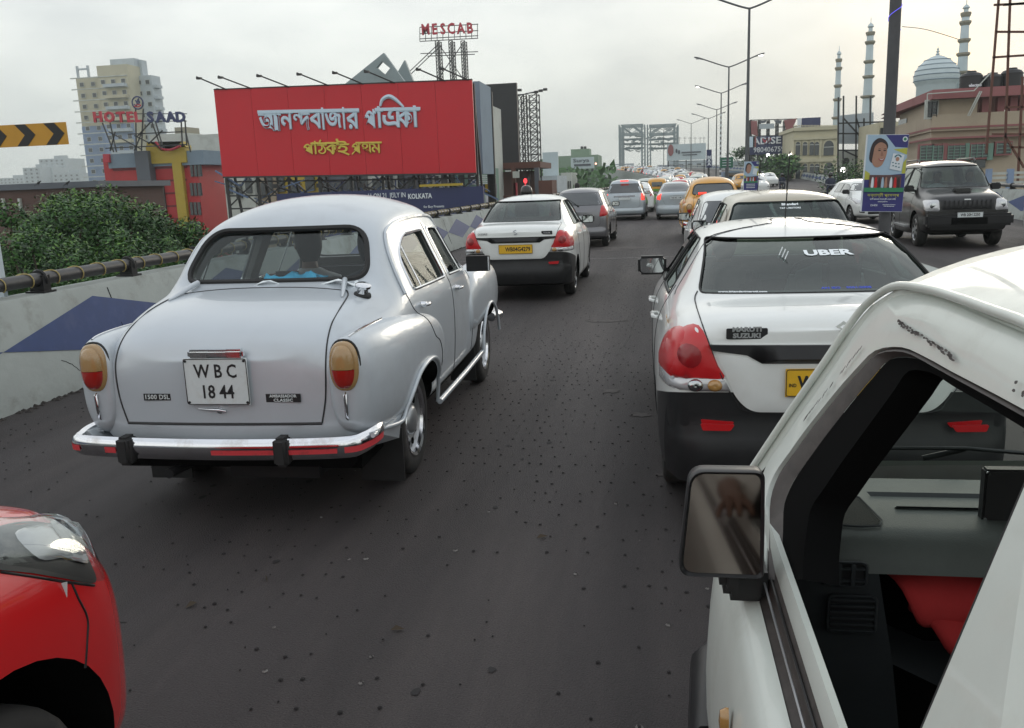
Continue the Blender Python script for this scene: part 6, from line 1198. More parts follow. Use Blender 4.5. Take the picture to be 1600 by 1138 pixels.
for k in range(9): hb('panel_joint', 176, 292, 262+k*20, 262.6+k*20, Y-.04, .1, mat('joint_dark', (.15, .01, .012), .6))
hb('side_sign', 161, 170, 241, 254, Y-.6, .6, 'redtext')
# ---- hotel roof sign
Y = 78; sg_ = empty('roof_sign', (at(225, 240, Y).x, Y, at(225, 240, Y).z), 0, 'HOTEL SAAD roof sign with round emblem on an iron lattice above the red hotel', 'sign'); O = sg_.location
b = MB()
for x0, y0, x1, y1 in ((160, 192, 178, 238), (172, 192, 182, 238), (212, 170, 213, 236), (224, 170, 221, 236), (237, 190, 252, 232), (243, 190, 255, 232), (283, 187, 285, 228), (289, 188, 292, 228), (170, 206, 222, 234), (210, 212, 234, 224), (214, 214, 240, 186), (232, 225, 254, 204), (165, 232, 292, 226), (200, 210, 286, 206), (290, 206, 298, 238), (172, 236, 180, 206), (210, 236, 222, 206)): b.bar(at(x0, y0, Y)-O, at(x1, y1, Y)-O, .10)
b.build('lattice', W_['iron'], sg_)['kind'] = 'stuff'
b = MB()
for y in (178, 189.5): b.bar(at(146, y, Y)-O, at(292, y, Y)-O, .07)
b.build('rail', W_['iron'], sg_)
for i, (ch, px, m) in enumerate(zip('HOTELSAAD', (154, 172, 190, 204, 216, 236, 252, 268, 283), ('redtext',)*5+('navytext',)*4)):
    p = at(px, 184, Y); text('letter', ch, 1.28, frame(p-O+Vector((0, -.1, 0)), (1, 0, .02), (0, 0, 1)), W_[m], sg_, .08, .055, sx=1.05)
b = MB(); p = at(215, 161, Y)-O; b.tube([p+Vector((.56*math.cos(i*.3142), 0, .56*math.sin(i*.3142))) for i in range(20)], .07, 6, True); b.build('emblem_ring', W_['navytext'], sg_)
for m, P in (('navytext', [(-.35, -.1), (-.1, -.25), (.0, .1), (.2, .4), (.1, .0)]), ('navytext', [(-.15, .25), (.05, -.1), (.25, .05), (.1, .35)]), ('redtext', [(-.35, -.28), (0, -.36), (.33, -.25), (.1, -.15), (-.2, -.2)])): b = MB(); b.tube([p+Vector((x, -.06, z)) for x, z in crv(P, 4)], .055, 5); b.build('emblem_stroke', W_[m], sg_)
# ---- off-white building behind
Y = 96; A = at(290, 300, Y); wb2 = empty('white_building', (A.x, Y, -8), 0, 'weathered off-white building with drain pipes and air conditioners between hotel and red hoarding', 'building'); O = wb2.location
hb('wall', 244, 304, 209, 380, Y+2, 14, 'off', -8, wb2); hb('wall', 300, 352, 210, 430, Y, 14, 'off', -8, wb2); hb('recess', 292, 303, 218, 238, Y+1.8, .3, 'win', None, wb2); hb('roof_tank', 273, 292, 199, 209, Y+4, 3, 'gold', None, wb2)
for px in (323, 333, 341): b = MB(); b.bar(at(px, 262, Y-.3)-O, at(px+2, 330, Y-.3)-O, .12, n=6); b.build('drain_pipe', W_['off'], wb2)
for px, py in ((322, 285), (336, 286), (344, 300), (326, 318), (338, 318)): b = MB(); p = at(px, py, Y-.5)-O; b.box(p, (.8, .5, .55)); o2 = b.build('air_conditioner', W_['off'], wb2); b = MB(); b.lathe([(.2, 0), (.2, .03), (.001, .03)], 12, Matrix.Translation(p+Vector((.1, -.27, 0))) @ Matrix.Rotation(R(90), 4, 'X')); b.build('fan', W_['win'], o2)
for px, py in ((330, 275), (345, 285), (318, 300), (345, 315), (330, 300)): hb('window', px, px+6, py-5, py+6, Y-.1, .2, 'win', None, wb2)
# ---- red hoarding
hd = empty('hoarding', (-14, 39, -8), 0, 'huge red hoarding with pale blue and yellow Bengali lettering and lamps along its top', 'hoarding'); O = hd.location
TL, TR, BR_, BL_ = at(332, 141, 38.6), at(739, 125, 40), at(743, 270, 40), at(350, 276, 38.6)
TL.x = (TL.x+BL_.x)/2; BL_.x = TL.x; TR.x = (TR.x+BR_.x)/2; BR_.x = TR.x
xd = (TR-TL).normalized(); back = Vector((-xd.y, xd.x, 0))*.25
def hp(u, v, off=0): a = TL.lerp(TR, u); c = BL_.lerp(BR_, u); return a.lerp(c, v)-back.normalized()*off-O
np_ = 7
for i in range(np_):
    u0, u1 = i/np_, (i+1)/np_-.0008; q = [hp(u0, 0), hp(u1, 0), hp(u1, 1), hp(u0, 1)]; b = MB(); b.add(q+[p+back for p in q], [(3, 2, 1, 0), (4, 5, 6, 7), (0, 1, 5, 4), (1, 2, 6, 5), (2, 3, 7, 6), (3, 0, 4, 7)]); b.build('panel', W_['hoard'], hd)
for v0, v1 in ((-.012, 0), (1, 1.02)): q = [hp(0, v0, .02), hp(1, v0, .02), hp(1, v1, .02), hp(0, v1, .02)]; b = MB(); b.add(q+[p+back*1.2 for p in q], [(3, 2, 1, 0), (4, 5, 6, 7), (0, 1, 5, 4), (2, 3, 7, 6), (1, 2, 6, 5), (3, 0, 4, 7)]); b.build('edge_strip', W_['iron'], hd)
# lettering: glyph by glyph, from left to right
HW = (TR-TL).length; HH = (TL-BL_).length
def glyph(s_, px, py, size, m, sx=1, root=hd, bold=.02, sh_=0):
    # centre of the glyph from its place on the board
    u = (px-341)/(741-341); v = (py-((1-u)*141+u*125))/(((1-u)*276+u*270)-((1-u)*141+u*125)); c = hp(u, v, .03); d = hp(u+.1, v+.0)-hp(u, v); return text('letter', s_, size, frame(c, (d.x, d.y, d.z), (-.02, 0, 1)), W_[m], root, .02, bold, sx=sx, sh=sh_)
g1 = [('আ', 422, 185.5), ('ন', 450, 184.5)]
BZ = 1.16
def word(items, y0, slope, size, m, x0, bold):
    """letters measured one after another; every glyph hangs from the head-line"""
    x = x0
    for s_, adv, dx, sc in items:
        me_o = glyph(s_, x+adv/2+dx, y0+slope*(x-x0), size*sc, m, 1, hd, bold)
        x += adv
def fit(s_, px0, px1, ptop, pbot, m, bold=.03, u_sh=0):
    """one glyph stretched to fill the place it has on the board"""
    o_ = text('letter', s_, 1.0, Matrix.Identity(4), W_[m], hd, .012, 0, bev_=bold)
    xs = [q.co.x for q in o_.data.vertices]; ys = [q.co.y for q in o_.data.vertices]
    if not xs: return o_
    ax, bx, ay, by = min(xs), max(xs), min(ys), max(ys)
    for q in o_.data.vertices:
        fx = (q.co.x-ax)/(bx-ax); fy = (q.co.y-ay)/(by-ay); px = px0+(px1-px0)*fx; py = pbot+(ptop-pbot)*fy-(px-407)*u_sh
        u = (px-341)/400; tv = (1-u)*141+u*125; bv_ = (1-u)*276+u*270; q.co = hp(u, (py-tv)/(bv_-tv), .05+q.co.z)
    return o_
def headline(px0, px1, py, th, m, u_sh):
    q = []
    for px, dy in ((px0, 0), (px1, 0), (px1, th), (px0, th)):
        pyy = py+dy-(px-407)*u_sh; u = (px-341)/400; tv = (1-u)*141+u*125; bv_ = (1-u)*276+u*270; q.append(hp(u, (pyy-tv)/(bv_-tv), .05))
    q = [p-back.normalized()*.06 for p in q]; b = MB(); b.add(q, [(3, 2, 1, 0)]); b.build('head_line', W_[m], hd)
K1 = .022
for s_, a, c_, t_, bo in (('আ', 407, 443, 173, 205), ('ন', 440, 462, 173, 203), ('ন', 460, 478, 173, 194), ('দ', 470, 488, 176, 205), ('ব', 486, 507, 173, 203), ('া', 503, 513, 170, 205), ('জ', 510, 538, 173, 203), ('া', 536, 545, 170, 205), ('র', 543, 565, 173, 205),
    ('প', 571, 591, 174, 204), ('া', 589, 602, 170, 204), ('এ', 600, 627, 172, 204), ('ক', 622, 648, 174, 204), ('া', 644, 658, 170, 204)): fit(s_, a, c_, t_, bo, 'ltext', .030, K1)
headline(407, 565, 172.5, 5, 'ltext', K1); headline(590, 660, 172.5, 5, 'ltext', K1)
b = MB(); P = []
for px, py in crv([(598, 170), (602, 160), (612, 155), (622, 160), (634, 172)], 5): py -= (px-407)*K1; u = (px-341)/400; tv = (1-u)*141+u*125; bv_ = (1-u)*276+u*270; P.append(hp(u, (py-tv)/(bv_-tv), .05))
b.tube(P, [.05+.05*math.sin(math.pi*i/(len(P)-1)) for i in range(len(P))], 6); b.build('vowel_sign', W_['ltext'], hd)
K2 = .014
for s_, a, c_, t_, bo in (('প', 473, 490, 224, 242), ('া', 488, 497, 221, 242), ('ঠ', 495, 511, 219, 242), ('ক', 508, 528, 223, 243), ('ই', 525, 546, 218, 245), ('প', 549, 564, 224, 242), ('থ', 565, 582, 224, 242), ('ম', 578, 596, 224, 242)): fit(s_, a, c_, t_, bo, 'ytext', .018, K2)
headline(486, 530, 223.5, 2.6, 'ytext', K2); headline(556, 597, 223.5, 2.6, 'ytext', K2)
b = MB(); P = []
for px, py in ((549, 243), (556, 236), (562, 240)): py -= (px-407)*K2; u = (px-341)/400; tv = (1-u)*141+u*125; bv_ = (1-u)*276+u*270; P.append(hp(u, (py-tv)/(bv_-tv), .05))
b.tube(P, .035, 5); b.build('letter_stroke', W_['ytext'], hd)
for px, py in ((361, 138), (400, 136), (459, 134), (520, 131), (574, 129), (622, 128), (700, 122), (735, 122)):
    p = hp((px-341)/400, .0); ln = 1.15 if px > 390 else .95; b = MB(); q = p+Vector((-ln*.93, -1.0, .50)); b.bar(p, q, .032, n=6); b.box(q+Vector((.10, .05, -.07)), (.22, .15, .085)); b.build('flood_lamp', W_['iron'], hd)
fr_ = MB()
for i in range(9):
    a = hp(i/8, 1)+back*2; fr_.bar(a+Vector((0, 0, 4)), Vector((a.x, a.y, -0.0)), .12); c = a+Vector((0, 2.2, 0)); fr_.bar(a+Vector((0, 0, 3.6)), Vector((c.x, c.y+1, 0)), .10)
    if i < 8:
        d = hp((i+1)/8, 1)+back*2; fr_.bar(a+Vector((0, 0, -.1)), d+Vector((0, 0, -1.4)), .06); fr_.bar(d+Vector((0, 0, -.1)), a+Vector((0, 0, -1.4)), .06)
for z in (-.25, -.9, -1.5): fr_.bar(hp(0, 1)+back*2+Vector((0, 0, z)), hp(1, 1)+back*2+Vector((0, 0, z)), .07)
fr_.build('support_frame', W_['iron'], hd)['kind'] = 'stuff'
rr = random.Random(8); fr_ = MB()   # tangle of brace pipes and lamp arms in the gap under the board
for i in range(60):
    u = rr.random(); a = hp(u, 1)+Vector((0, rr.uniform(.2, 2), rr.uniform(-.2, -1.3))); fr_.bar(a, a+Vector((rr.uniform(-1.2, 1.2), rr.uniform(-.3, .3), rr.uniform(-.9, .9))), rr.choice((.035, .05, .07)))
o = fr_.build('brace', mat('brace_blue', (.10, .15, .26), .6, var=.3, vs=2), hd); o['kind'] = 'stuff'
for px, py in ((430, 291), (500, 290), (565, 290), (695, 285)): p = at(px, py, 37.6)-O; b = MB(); b.box(p, (.28, .2, .18)); b.bar(p, p+Vector((1.0, .8, -.45)), .05, n=6); b.build('lower_flood_lamp', W_['iron'], hd)
# things seen in the gap under the hoarding
Y = 52
for i, (a, c_, m, tx) in enumerate(((352, 398, 'off', 'off-white shop front glimpsed under the left end of the red hoarding'), (396, 430, 'pink', 'brown shop front glimpsed under the red hoarding'), (428, 498, 'hyel', 'yellow shop front glimpsed under the red hoarding'), (498, 560, 'hgrey', 'grey shop front with dark windows under the red hoarding'), (560, 620, 'off', 'white shop front glimpsed under the middle of the red hoarding'), (620, 668, 'hgrey', 'dark shop front glimpsed under the red hoarding, right of the white one'), (668, 700, 'off', 'white panel building glimpsed under the right part of the red hoarding'), (700, 745, 'tealb', 'green glazed shop front under the right end of the red hoarding'))):
    b = MB(); x0, x1, z0, z1 = face_box(b, a, c_, 262, 340, Y+(i % 3)*.5, 8, -8); o = tag(b.build('shop_front', W_[m]), tx, 'building', 'shop fronts under the red hoarding')
    for j in range(3): b = MB(); b.box((x0+(x1-x0)*(j+.5)/3, Y+(i % 3)*.5-.05, 2.2-(j % 2)*.3), ((x1-x0)*.2, .2, .9)); b.build('window', W_['win'], o)
# navy banner wall
nb = empty('banner_board', (-12, 37, -8), 0, 'long navy banner with white KOLKATA lettering below the red hoarding', 'banner'); O = nb.location
a, c_ = at(432, 303, 37), at(755, 292, 37); b = MB(); b.box(Vector(((a.x+c_.x)/2, 37.1, (1.68+.0)/2-.2))-O, (c_.x-a.x, .2, 2.05)); b.build('board', W_['navy'], nb)
b = MB(); q = at(700, 293, 36.9); b.box(Vector((q.x-.3, 36.9, 1.78))-O, (1.9, .1, .10)); b.build('yellow_strip', W_['hyel'], nb)
text('lettering', '11 ON 21  JULY IN ', .30, frame(at(605, 306, 36.98)-O, (1, 0, 0), (0, 0, 1)), W_['white'], nb, .01, .002, sx=.72); text('lettering', 'KOLKATA', .30, frame(at(656, 307, 36.98)-O, (1, 0, 0), (0, 0, 1)), W_['white'], nb, .01, .008, sx=.78); text('lettering', 'ST', .12, frame(at(614, 303, 36.98)-O, (1, 0, 0), (0, 0, 1)), W_['white'], nb, .01, .002)
text('lettering', 'for Boy Presents', .15, frame(at(678, 323, 36.98)-O, (1, 0, 0), (0, 0, 1)), W_['white'], nb, .01, .001, sx=.9)
# ---- grey angular roof, MESCAB sign
Y = 92; b = MB()
def plate_(pts, dep, m, n, label=None, cat=None, hole=None, parent=None):
    q = [at(x, y, Y) for x, y in pts]; k = len(q)
    if hole:
        hq = [at(x, y, Y) for x, y in hole]; r = geometry.delaunay_2d_cdt([Vector((p.x, p.z)) for p in q+hq], [], [list(range(k)), list(range(k, k+len(hq)))[::-1]], 2, 1e-6)
        V = [Vector((p.x, Y, p.y)) for p in r[0]]; F_ = [tuple(f_) for f_ in r[2] if not (lambda c: min(h.x for h in hq) < c.x < max(h.x for h in hq) and min(h.z for h in hq) < c.z < max(h.z for h in hq) and abs((c.x-sum(h.x for h in hq)/4)/(max(h.x for h in hq)-min(h.x for h in hq)))+abs((c.z-sum(h.z for h in hq)/4)/(max(h.z for h in hq)-min(h.z for h in hq))) < .5)(sum((V[i] for i in f_), Vector())/len(f_))]
        b = MB(); b.add(V, F_); o = b.build(n, W_[m], parent); bm = bmesh.new(); bm.from_mesh(o.data); bmesh.ops.solidify(bm, geom=bm.faces[:], thickness=dep); bm.to_mesh(o.data); bm.free()
    else: b = MB(); b.add(q+[p+Vector((0, dep, 0)) for p in q], [tuple(range(k)), tuple(range(k, 2*k))[::-1]]+[(i, (i+1) % k, k+(i+1) % k, k+i) for i in range(k)]); o = b.build(n, W_[m], parent)
    return tag(o, label, cat) if label else o
plate_([(520, 150), (602, 84), (650, 150)], .6, 'gsilver', 'angular_roof', 'pointed grey roof panel with a diamond hole behind the red hoarding', 'roof', [(591, 107), (599, 97), (612, 108), (604, 118)])
Y = 95; plate_([(600, 150), (632, 94), (655, 150)], .6, 'gsilver', 'angular_roof', 'smaller pointed grey roof panel right of the one with a hole', 'roof')
Y = 94; tag(plate_([(518, 140), (660, 140), (660, 330), (518, 330)], 10, 'gsilver', 'grey_building'), 'grey clad building behind the red hoarding, under the pointed roof panels', 'building')
Y = 110; ms = empty('roof_sign', (at(700, 125, Y).x, Y, at(700, 125, Y).z), 0, 'red MESCAB sign on a tall lattice frame above the red hoarding', 'sign'); O = ms.location
b = MB()
for y in (42, 52, 60, 64): b.bar(at(656, y+1, Y)-O, at(747, y-4, Y)-O, .09)
for px in range(656, 750, 9): b.bar(at(px, 43-(px-656)*.05, Y)-O, at(px, 65-(px-656)*.05, Y)-O, .07)
b.build('sign_grid', W_['iron'], ms)['kind'] = 'stuff'
def lattice_mast(root, O, px0, px1, pyt, pyb, Y, m='iron', w=.10, n=8, dep=1.2, nm='mast'):
    b = MB(); zt, zb_ = at(px0, pyt, Y).z, at(px0, pyb, Y).z; x0, x1 = at(px0, pyt, Y).x, at(px1, pyt, Y).x
    for x in (x0, x1):
        for y in (Y, Y+dep): b.bar(Vector((x, y, zt))-O, Vector((x, y, zb_))-O, w)
    for i in range(n):
        za, zc = zb_+(zt-zb_)*i/n, zb_+(zt-zb_)*(i+1)/n
        for y in (Y, Y+dep): b.bar(Vector((x0, y, za))-O, Vector((x1, y, zc))-O, w*.6); b.bar(Vector((x0, y, zc))-O, Vector((x1, y, zc))-O, w*.6); b.bar(Vector((x1, y, za))-O, Vector((x0, y, zc))-O, w*.5)
    return b.build(nm, W_[m], root)
for px in (680, 701, 720): lattice_mast(ms, O, px, px+6, 64, 130, Y, n=12)
b = MB()
for x0, y0, x1, y1 in ((684, 70, 640, 112), (686, 74, 640, 118), (686, 70, 724, 124), (722, 70, 684, 124), (657, 84, 747, 81), (668, 88, 742, 85)): b.bar(at(x0, y0, Y)-O, at(x1, y1, Y)-O, .09)
b.build('stay', W_['iron'], ms)
for ch, px, m in zip('MESCAB', (665, 679, 692, 705, 720, 734), ('redtext',)*4+('redtext',)*2): text('letter', ch, 1.75, frame(at(px, 47-(px-665)*.03, Y-.3)-O, (1, 0, .03), (0, 0, 1)), W_[m], ms, .08, .05, sx=.8)
# ---- hoarding end slab, white building, black hoarding, lattice
def hoardbox(px0, px1, py0, py1, Y, m, n, label, cat='hoarding', dep=.5, mast=True):
    b = MB(); x0, x1, z0, z1 = face_box(b, px0, px1, py0, py1, Y, dep); O = Vector(((x0+x1)/2, Y, -8)); b.v = [tuple(Vector(p)-O) for p in b.v]; root = empty(n, O, 0, label, cat); b.build('board', W_[m], root)
    if mast:
        b = MB()
        for x in (x0+.3, (x0+x1)/2, x1-.3): b.bar(Vector((x, Y+dep+.2, z1-.2))-O, Vector((x, Y+dep+.2, -8))-O, .18)
        for i in range(4): b.bar(Vector((x0, Y+dep+.2, z0-i*.9))-O, Vector((x1, Y+dep+.2, z0-i*.9-.6))-O, .08)
        b.build('frame', W_['iron'], root)
    return root, O, (x0, x1, z0, z1)
hoardbox(741, 752, 127, 272, 43, 'steelb', 'hoarding_end', 'narrow blue grey end panel standing just right of the red hoarding', dep=3)
hoardbox(748, 809, 131, 254, 75, 'blackb', 'hoarding', 'tall black blank hoarding right of the red one')
b = MB(); face_box(b, 750, 765, 162, 345, 66, 6, -8); o = tag(b.build('slim_building', W_['off']), 'slim white building in the gap between the red and the black hoarding', 'building')
for k in range(8):
    b = MB(); p = at(757, 178+k*19, 65.9); b.box(p, (.35, .15, .7)); b.build('window', W_['win'], o)
for k in range(9): b = MB(); p = at(763, 243+k*9, 65.8); b.box(p, (.14, .15, .28)); b.build('black_mark', M_['ink'], o)
lt = empty('lattice_tower', (at(825, 200, 80).x, 80, -8), 0, 'open iron lattice tower with a lamp arm right of the black hoarding', 'tower'); O = lt.location
lattice_mast(lt, O, 809, 818, 148, 300, 80, n=13, w=.10, dep=2); lattice_mast(lt, O, 822, 838, 146, 300, 81, n=13, w=.10, dep=2)
b = MB(); b.bar(at(808, 150, 80)-O, at(852, 140, 80)-O, .09); b.build('lamp_arm', W_['iron'], lt)
for px, py in ((812, 141), (838, 144), (845, 142), (852, 140)): b = MB(); b.box(at(px, py, 79.8)-O, (.35, .3, .2)); b.build('lamp', W_['iron'], lt)
b = MB(); face_box(b, 766, 844, 254, 262, 72, 8); o = tag(b.build('rusty_shed', W_['rust']), 'rust red flat-roofed shed with signs below the black hoarding', 'shed')
for px0, px1, py0, py1, m, n in ((770, 780, 262, 345, 'rust', 'post'), (800, 806, 262, 345, 'rust', 'post'), (836, 843, 262, 345, 'hgrey', 'post'), (780, 836, 268, 345, 'brown', 'back_wall'), (803, 808, 286, 345, 'redtext', 'door_frame'), (766, 800, 306, 345, 'rust', 'panel'), (820, 838, 300, 345, 'rust', 'panel')): b = MB(); face_box(b, px0, px1, py0, py1, 71.6 if n != 'back_wall' else 75, .5, -8); b.build(n, W_[m], o)
b = MB(); face_box(b, 801, 811, 268, 278, 71, .2); b.build('notice', W_['off'], o)
b = MB(); face_box(b, 842, 863, 282, 330, 60, 3, -8); tag(b.build('container', W_['rust']), 'dark red metal box right of the rusty shed', 'container')
b = MB(); face_box(b, 748, 775, 288, 303, 48, .3); o = tag(b.build('blue_board', W_['navy']), 'small dark blue board on a white post behind the left barrier', 'board')
for (a, c_, t_, bo, m, n) in ((759, 765, 300, 340, 'white', 'post'), (758, 764, 288, 304, 'hyel', 'yellow_plate')): b = MB(); face_box(b, a, c_, t_, bo, 47.8, .2); b.build(n, W_[m], o)
for k in range(5): b = MB(); p = at(758, 275+k*3, 47.6); b.bar(p+Vector((-.8, 0, 0)), p+Vector((.6, 0, 0)), .04); b.build('rod', W_['white'], o)
# countdown signal
s0 = at(821, 288, 45); sgn = empty('traffic_signal', (s0.x, 45, -8), 0, 'traffic countdown signal with glowing red digits beyond the white taxi', 'traffic signal'); O = sgn.location
b = MB(); b.bar(Vector((s0.x, 45.1, s0.z))-O, (0, .1, 0), .07, n=8); b.box(s0+Vector((0, .08, 0))-O, (.36, .12, .72)); b.build('housing', W_['iron'], sgn)
for z in (.15, -.17): text('digit', '0', .32, frame(s0+Vector((0, -.0, z))-O, (1, 0, 0), (0, 0, 1)), mat('digit_red', (1, .05, .06), .4, emit=2.2), sgn, .01, .02)
# ---- mid-distance, left of the road
hoardbox(848, 872, 238, 275, 112, 'hoardw', 'hoarding', 'blank pale blue hoarding left of the green building')
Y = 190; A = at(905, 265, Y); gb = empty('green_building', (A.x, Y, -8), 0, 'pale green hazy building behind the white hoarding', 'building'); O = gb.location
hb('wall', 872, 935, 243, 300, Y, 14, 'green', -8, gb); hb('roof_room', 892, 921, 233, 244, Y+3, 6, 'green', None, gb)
for px in (907, 912): hb('roof_tank', px, px+4, 229, 233, Y+4, 1, 'iron', None, gb)
for k in range(3):
    for j in range(7): hb('window', 876+j*8, 879.5+j*8, 264+k*9, 268+k*9, Y-.1, .2, 'win', None, gb)
rt_, O, r_ = hoardbox(892, 928, 246, 263, 180, 'hoardw', 'hoarding', 'white hoarding with grey lettering on the green building')
text('lettering', 'Surya', 1.0, frame(at(908, 251, 179.9)-O, (1, 0, 0), (0, 0, 1)), W_['hgrey'], rt_, .02, .01, sx=1.5)
b = MB(); b.box(at(910, 258, 179.9)-O, (3.4, .05, .4)); b.build('print_line', W_['hgrey'], rt_)
# ---- steel gantries over the road
Y = 240
for i, (a, c_, tx) in enumerate(((970, 1005, 'left tall steel portal frame over the far road'), (1014, 1057, 'right tall steel portal frame over the far road'))):
    O = Vector((at((a+c_)/2, 250, Y).x, Y, roadz(Y)-8)); root = empty('steel_portal', O, 0, tx, 'steel frame', 'steel portal frames over the far road')
    for px in (a, c_): 
        b = MB(); x = at(px, 220, Y).x; zt = at(px, 195, Y).z
        for dx in (-.4, .4):
            for dy in (0, 6, 12): b.bar(Vector((x+dx, Y+dy, -8))-O, Vector((x+dx, Y+dy, zt))-O, .35)
        for k in range(12): b.bar(Vector((x-.4, Y, k*1.0+3))-O, Vector((x+.4, Y, k*1.0+4))-O, .14)
        b.build('column', W_['gsilver'], root)
    x0, x1 = at(a, 200, Y).x, at(c_, 200, Y).x; zt = at(a, 196, Y).z
    for dy in (0, 6, 12):
        b = MB(); b.bar(Vector((x0, Y+dy, zt))-O, Vector((x1, Y+dy, zt))-O, .3); b.bar(Vector((x0, Y+dy, zt-2.2))-O, Vector((x1, Y+dy, zt-2.2))-O, .25); xm = (x0+x1)/2
        b.bar(Vector((x0, Y+dy, zt-2.2))-O, Vector((xm, Y+dy, zt))-O, .2); b.bar(Vector((xm, Y+dy, zt))-O, Vector((x1, Y+dy, zt-2.2))-O, .2); b.bar(Vector((x0, Y+dy, zt))-O, Vector((xm, Y+dy, zt-2.2))-O, .15); b.bar(Vector((xm, Y+dy, zt-2.2))-O, Vector((x1, Y+dy, zt))-O, .15); b.build('truss', W_['gsilver'], root)
    b = MB(); rr = random.Random(i)
    for k in range(70): p = Vector((rr.uniform(x0, x1), Y+rr.uniform(1, 12), rr.uniform(zt-6.6, zt-2.6)))-O; b.bar(p, p+Vector((rr.uniform(-1.6, 1.6), 0, rr.uniform(-.5, .5))), rr.choice((.12, .2, .3)))
    for k in range(3): b.box(Vector(((x0+x1)/2, Y+4+k*3, zt-3.6-k*1.1))-O, (x1-x0, .4, .5))
    b.build('bracing', W_['gsilver'], root)['kind'] = 'stuff'
# ---- hoardings and signs on the far road
rt_, O, r_ = hoardbox(1042, 1103, 225, 249, 190, 'hoardw', 'hoarding', 'wide white hoarding with a pink figure and dark footprints, right of the steel frames')
for px, py, w, h, m in ((1048, 235, 1.2, 2.4, 'rose'), (1057, 236, .4, .9, 'hgrey'), (1061, 238, .4, .9, 'hgrey'), (1080, 238, 4.0, .25, 'hgrey'), (1078, 242, 3.0, .2, 'hgrey')): b = MB(); p = at(px, py, 189.9)-O; b.lathe([(w/2, 0), (w/2, .06), (.001, .06)], 14, Matrix.Translation(p) @ Matrix.Diagonal((1, 1, h/w, 1)) @ Matrix.Rotation(R(90), 4, 'X')) if w < 2 else b.box(p, (w, .06, h)); b.build('print_figure', W_[m], rt_)
b = MB()
for px in (1062, 1070, 1078, 1086, 1094, 1100): b.bar(at(px, 214, 191)-O, at(px, 226, 191)-O, .07); b.bar(at(px-3, 216, 191)-O, at(px+3, 216, 191)-O, .06)
b.build('top_aerials', W_['iron'], rt_)
rt_, O, r_ = hoardbox(1104, 1112, 234, 262, 108, 'navy', 'sign_board', 'narrow upright blue MAA sign on the median', 'sign', .2, False)
for i, ch in enumerate('MAA'): text('letter', ch, .50, frame(at(1108, 246.5+i*5, 107.8)-O, (1, 0, 0), (0, 0, 1)), W_['white'], rt_, .02, .03)
b = MB(); b.bar(at(1108, 234, 108.3)-O, Vector((0, .3, 8+roadz(108))), .09, n=8); b.build('post', W_['iron'], rt_)
rt_, O, r_ = hoardbox(1125, 1145.5, 246, 262, 80, 'tealb', 'road_sign', 'dark green road direction sign left of the nearest street lamp', 'sign', .1, False)
b = MB(); b.box(Vector(((r_[0]+r_[1])/2, 79.97, (r_[2]+r_[3])/2))-O, (r_[1]-r_[0]-.06, .05, r_[3]-r_[2]-.06)); b.build('face', mat('sign_green', (.015, .12, .065), .5), rt_)
for k in range(3): b = MB(); b.box(Vector(((r_[0]+r_[1])/2, 79.93, r_[3]-.25-.22*k))-O, (.75, .02, .05)); b.build('print_line', W_['white'], rt_)
b = MB(); b.bar(Vector(((r_[0]+r_[1])/2, 80.2, r_[3]))-O, Vector((0, .2, 8+roadz(80))), .08, n=8); b.build('post', W_['iron'], rt_)
# ADVISE
rt_, O, r_ = hoardbox(1172, 1225.5, 213, 240, 150, 'navy', 'hoarding', 'blue ADWISE hoarding with a phone number, beyond the right barrier')
text('lettering', 'AD', 1.5, frame(at(1188, 221, 149.9)-O, (1, 0, 0), (0, 0, 1)), W_['white'], rt_, .02, .03, sx=1.2); text('lettering', 'W', 1.3, frame(at(1198, 221, 149.9)-O, (1, 0, 0), (0, 0, 1)), W_['redtext'], rt_, .02, .03); text('lettering', 'ISE', 1.5, frame(at(1210, 220, 149.9)-O, (1, 0, 0), (0, 0, 1)), W_['white'], rt_, .02, .03, sx=1.2)
text('lettering', '9804067597', 1.15, frame(at(1204, 234, 149.9)-O, (1, 0, 0), (0, 0, 1)), W_['white'], rt_, .02, .01, sx=.95)
for px, w, m in ((1175, .8, 'ltext'), (1179, .5, 'rose')): b = MB(); b.box(at(px, 222, 149.9)-O, (w, .06, 1.7)); b.build('print_figure', W_[m], rt_)
rg = empty('torn_hoarding', (at(1205, 250, 158).x, 158, -8), 0, 'torn hoarding with ragged hanging strips above the blue ADWISE board', 'hoarding'); O = rg.location
for px in (1172, 1186, 1200, 1214, 1226, 1238): lattice_mast(rg, O, px, px+2.5, 188, 275, 158, n=14, w=.14, dep=1.5)
b = MB()
for y in (188, 200, 213): b.bar(at(1172, y, 158)-O, at(1246, y-2, 158)-O, .14)
b.build('rail', W_['iron'], rg)
for P, m in (([(1173, 189), (1183, 189), (1184, 213), (1174, 210)], 'rose'), ([(1186, 189), (1198, 188), (1196, 192), (1190, 193)], 'hgrey'), ([(1186, 194), (1210, 193), (1210, 201), (1186, 202)], 'pale'), ([(1209, 188), (1222, 188), (1220, 194), (1212, 192)], 'hgrey'), ([(1225, 188), (1245, 185), (1240, 198), (1236, 211), (1229, 211), (1227, 198)], 'rose'), ([(1246, 185), (1252, 185), (1252, 199), (1246, 199)], 'white')):
    Y = 157.7; q = [at(x, y, Y)-O for x, y in P]; k = len(q); b = MB(); b.add(q+[p+Vector((0, .06, 0)) for p in q], [tuple(range(k)), tuple(range(k, 2*k))[::-1]]+[(i, (i+1) % k, k+(i+1) % k, k+i) for i in range(k)]); b.build('torn_sheet', W_[m], rg)
hoardbox(1253, 1282, 184, 200, 150, 'navy', 'hoarding', 'small dark blue hoarding standing above the arcaded cream building')
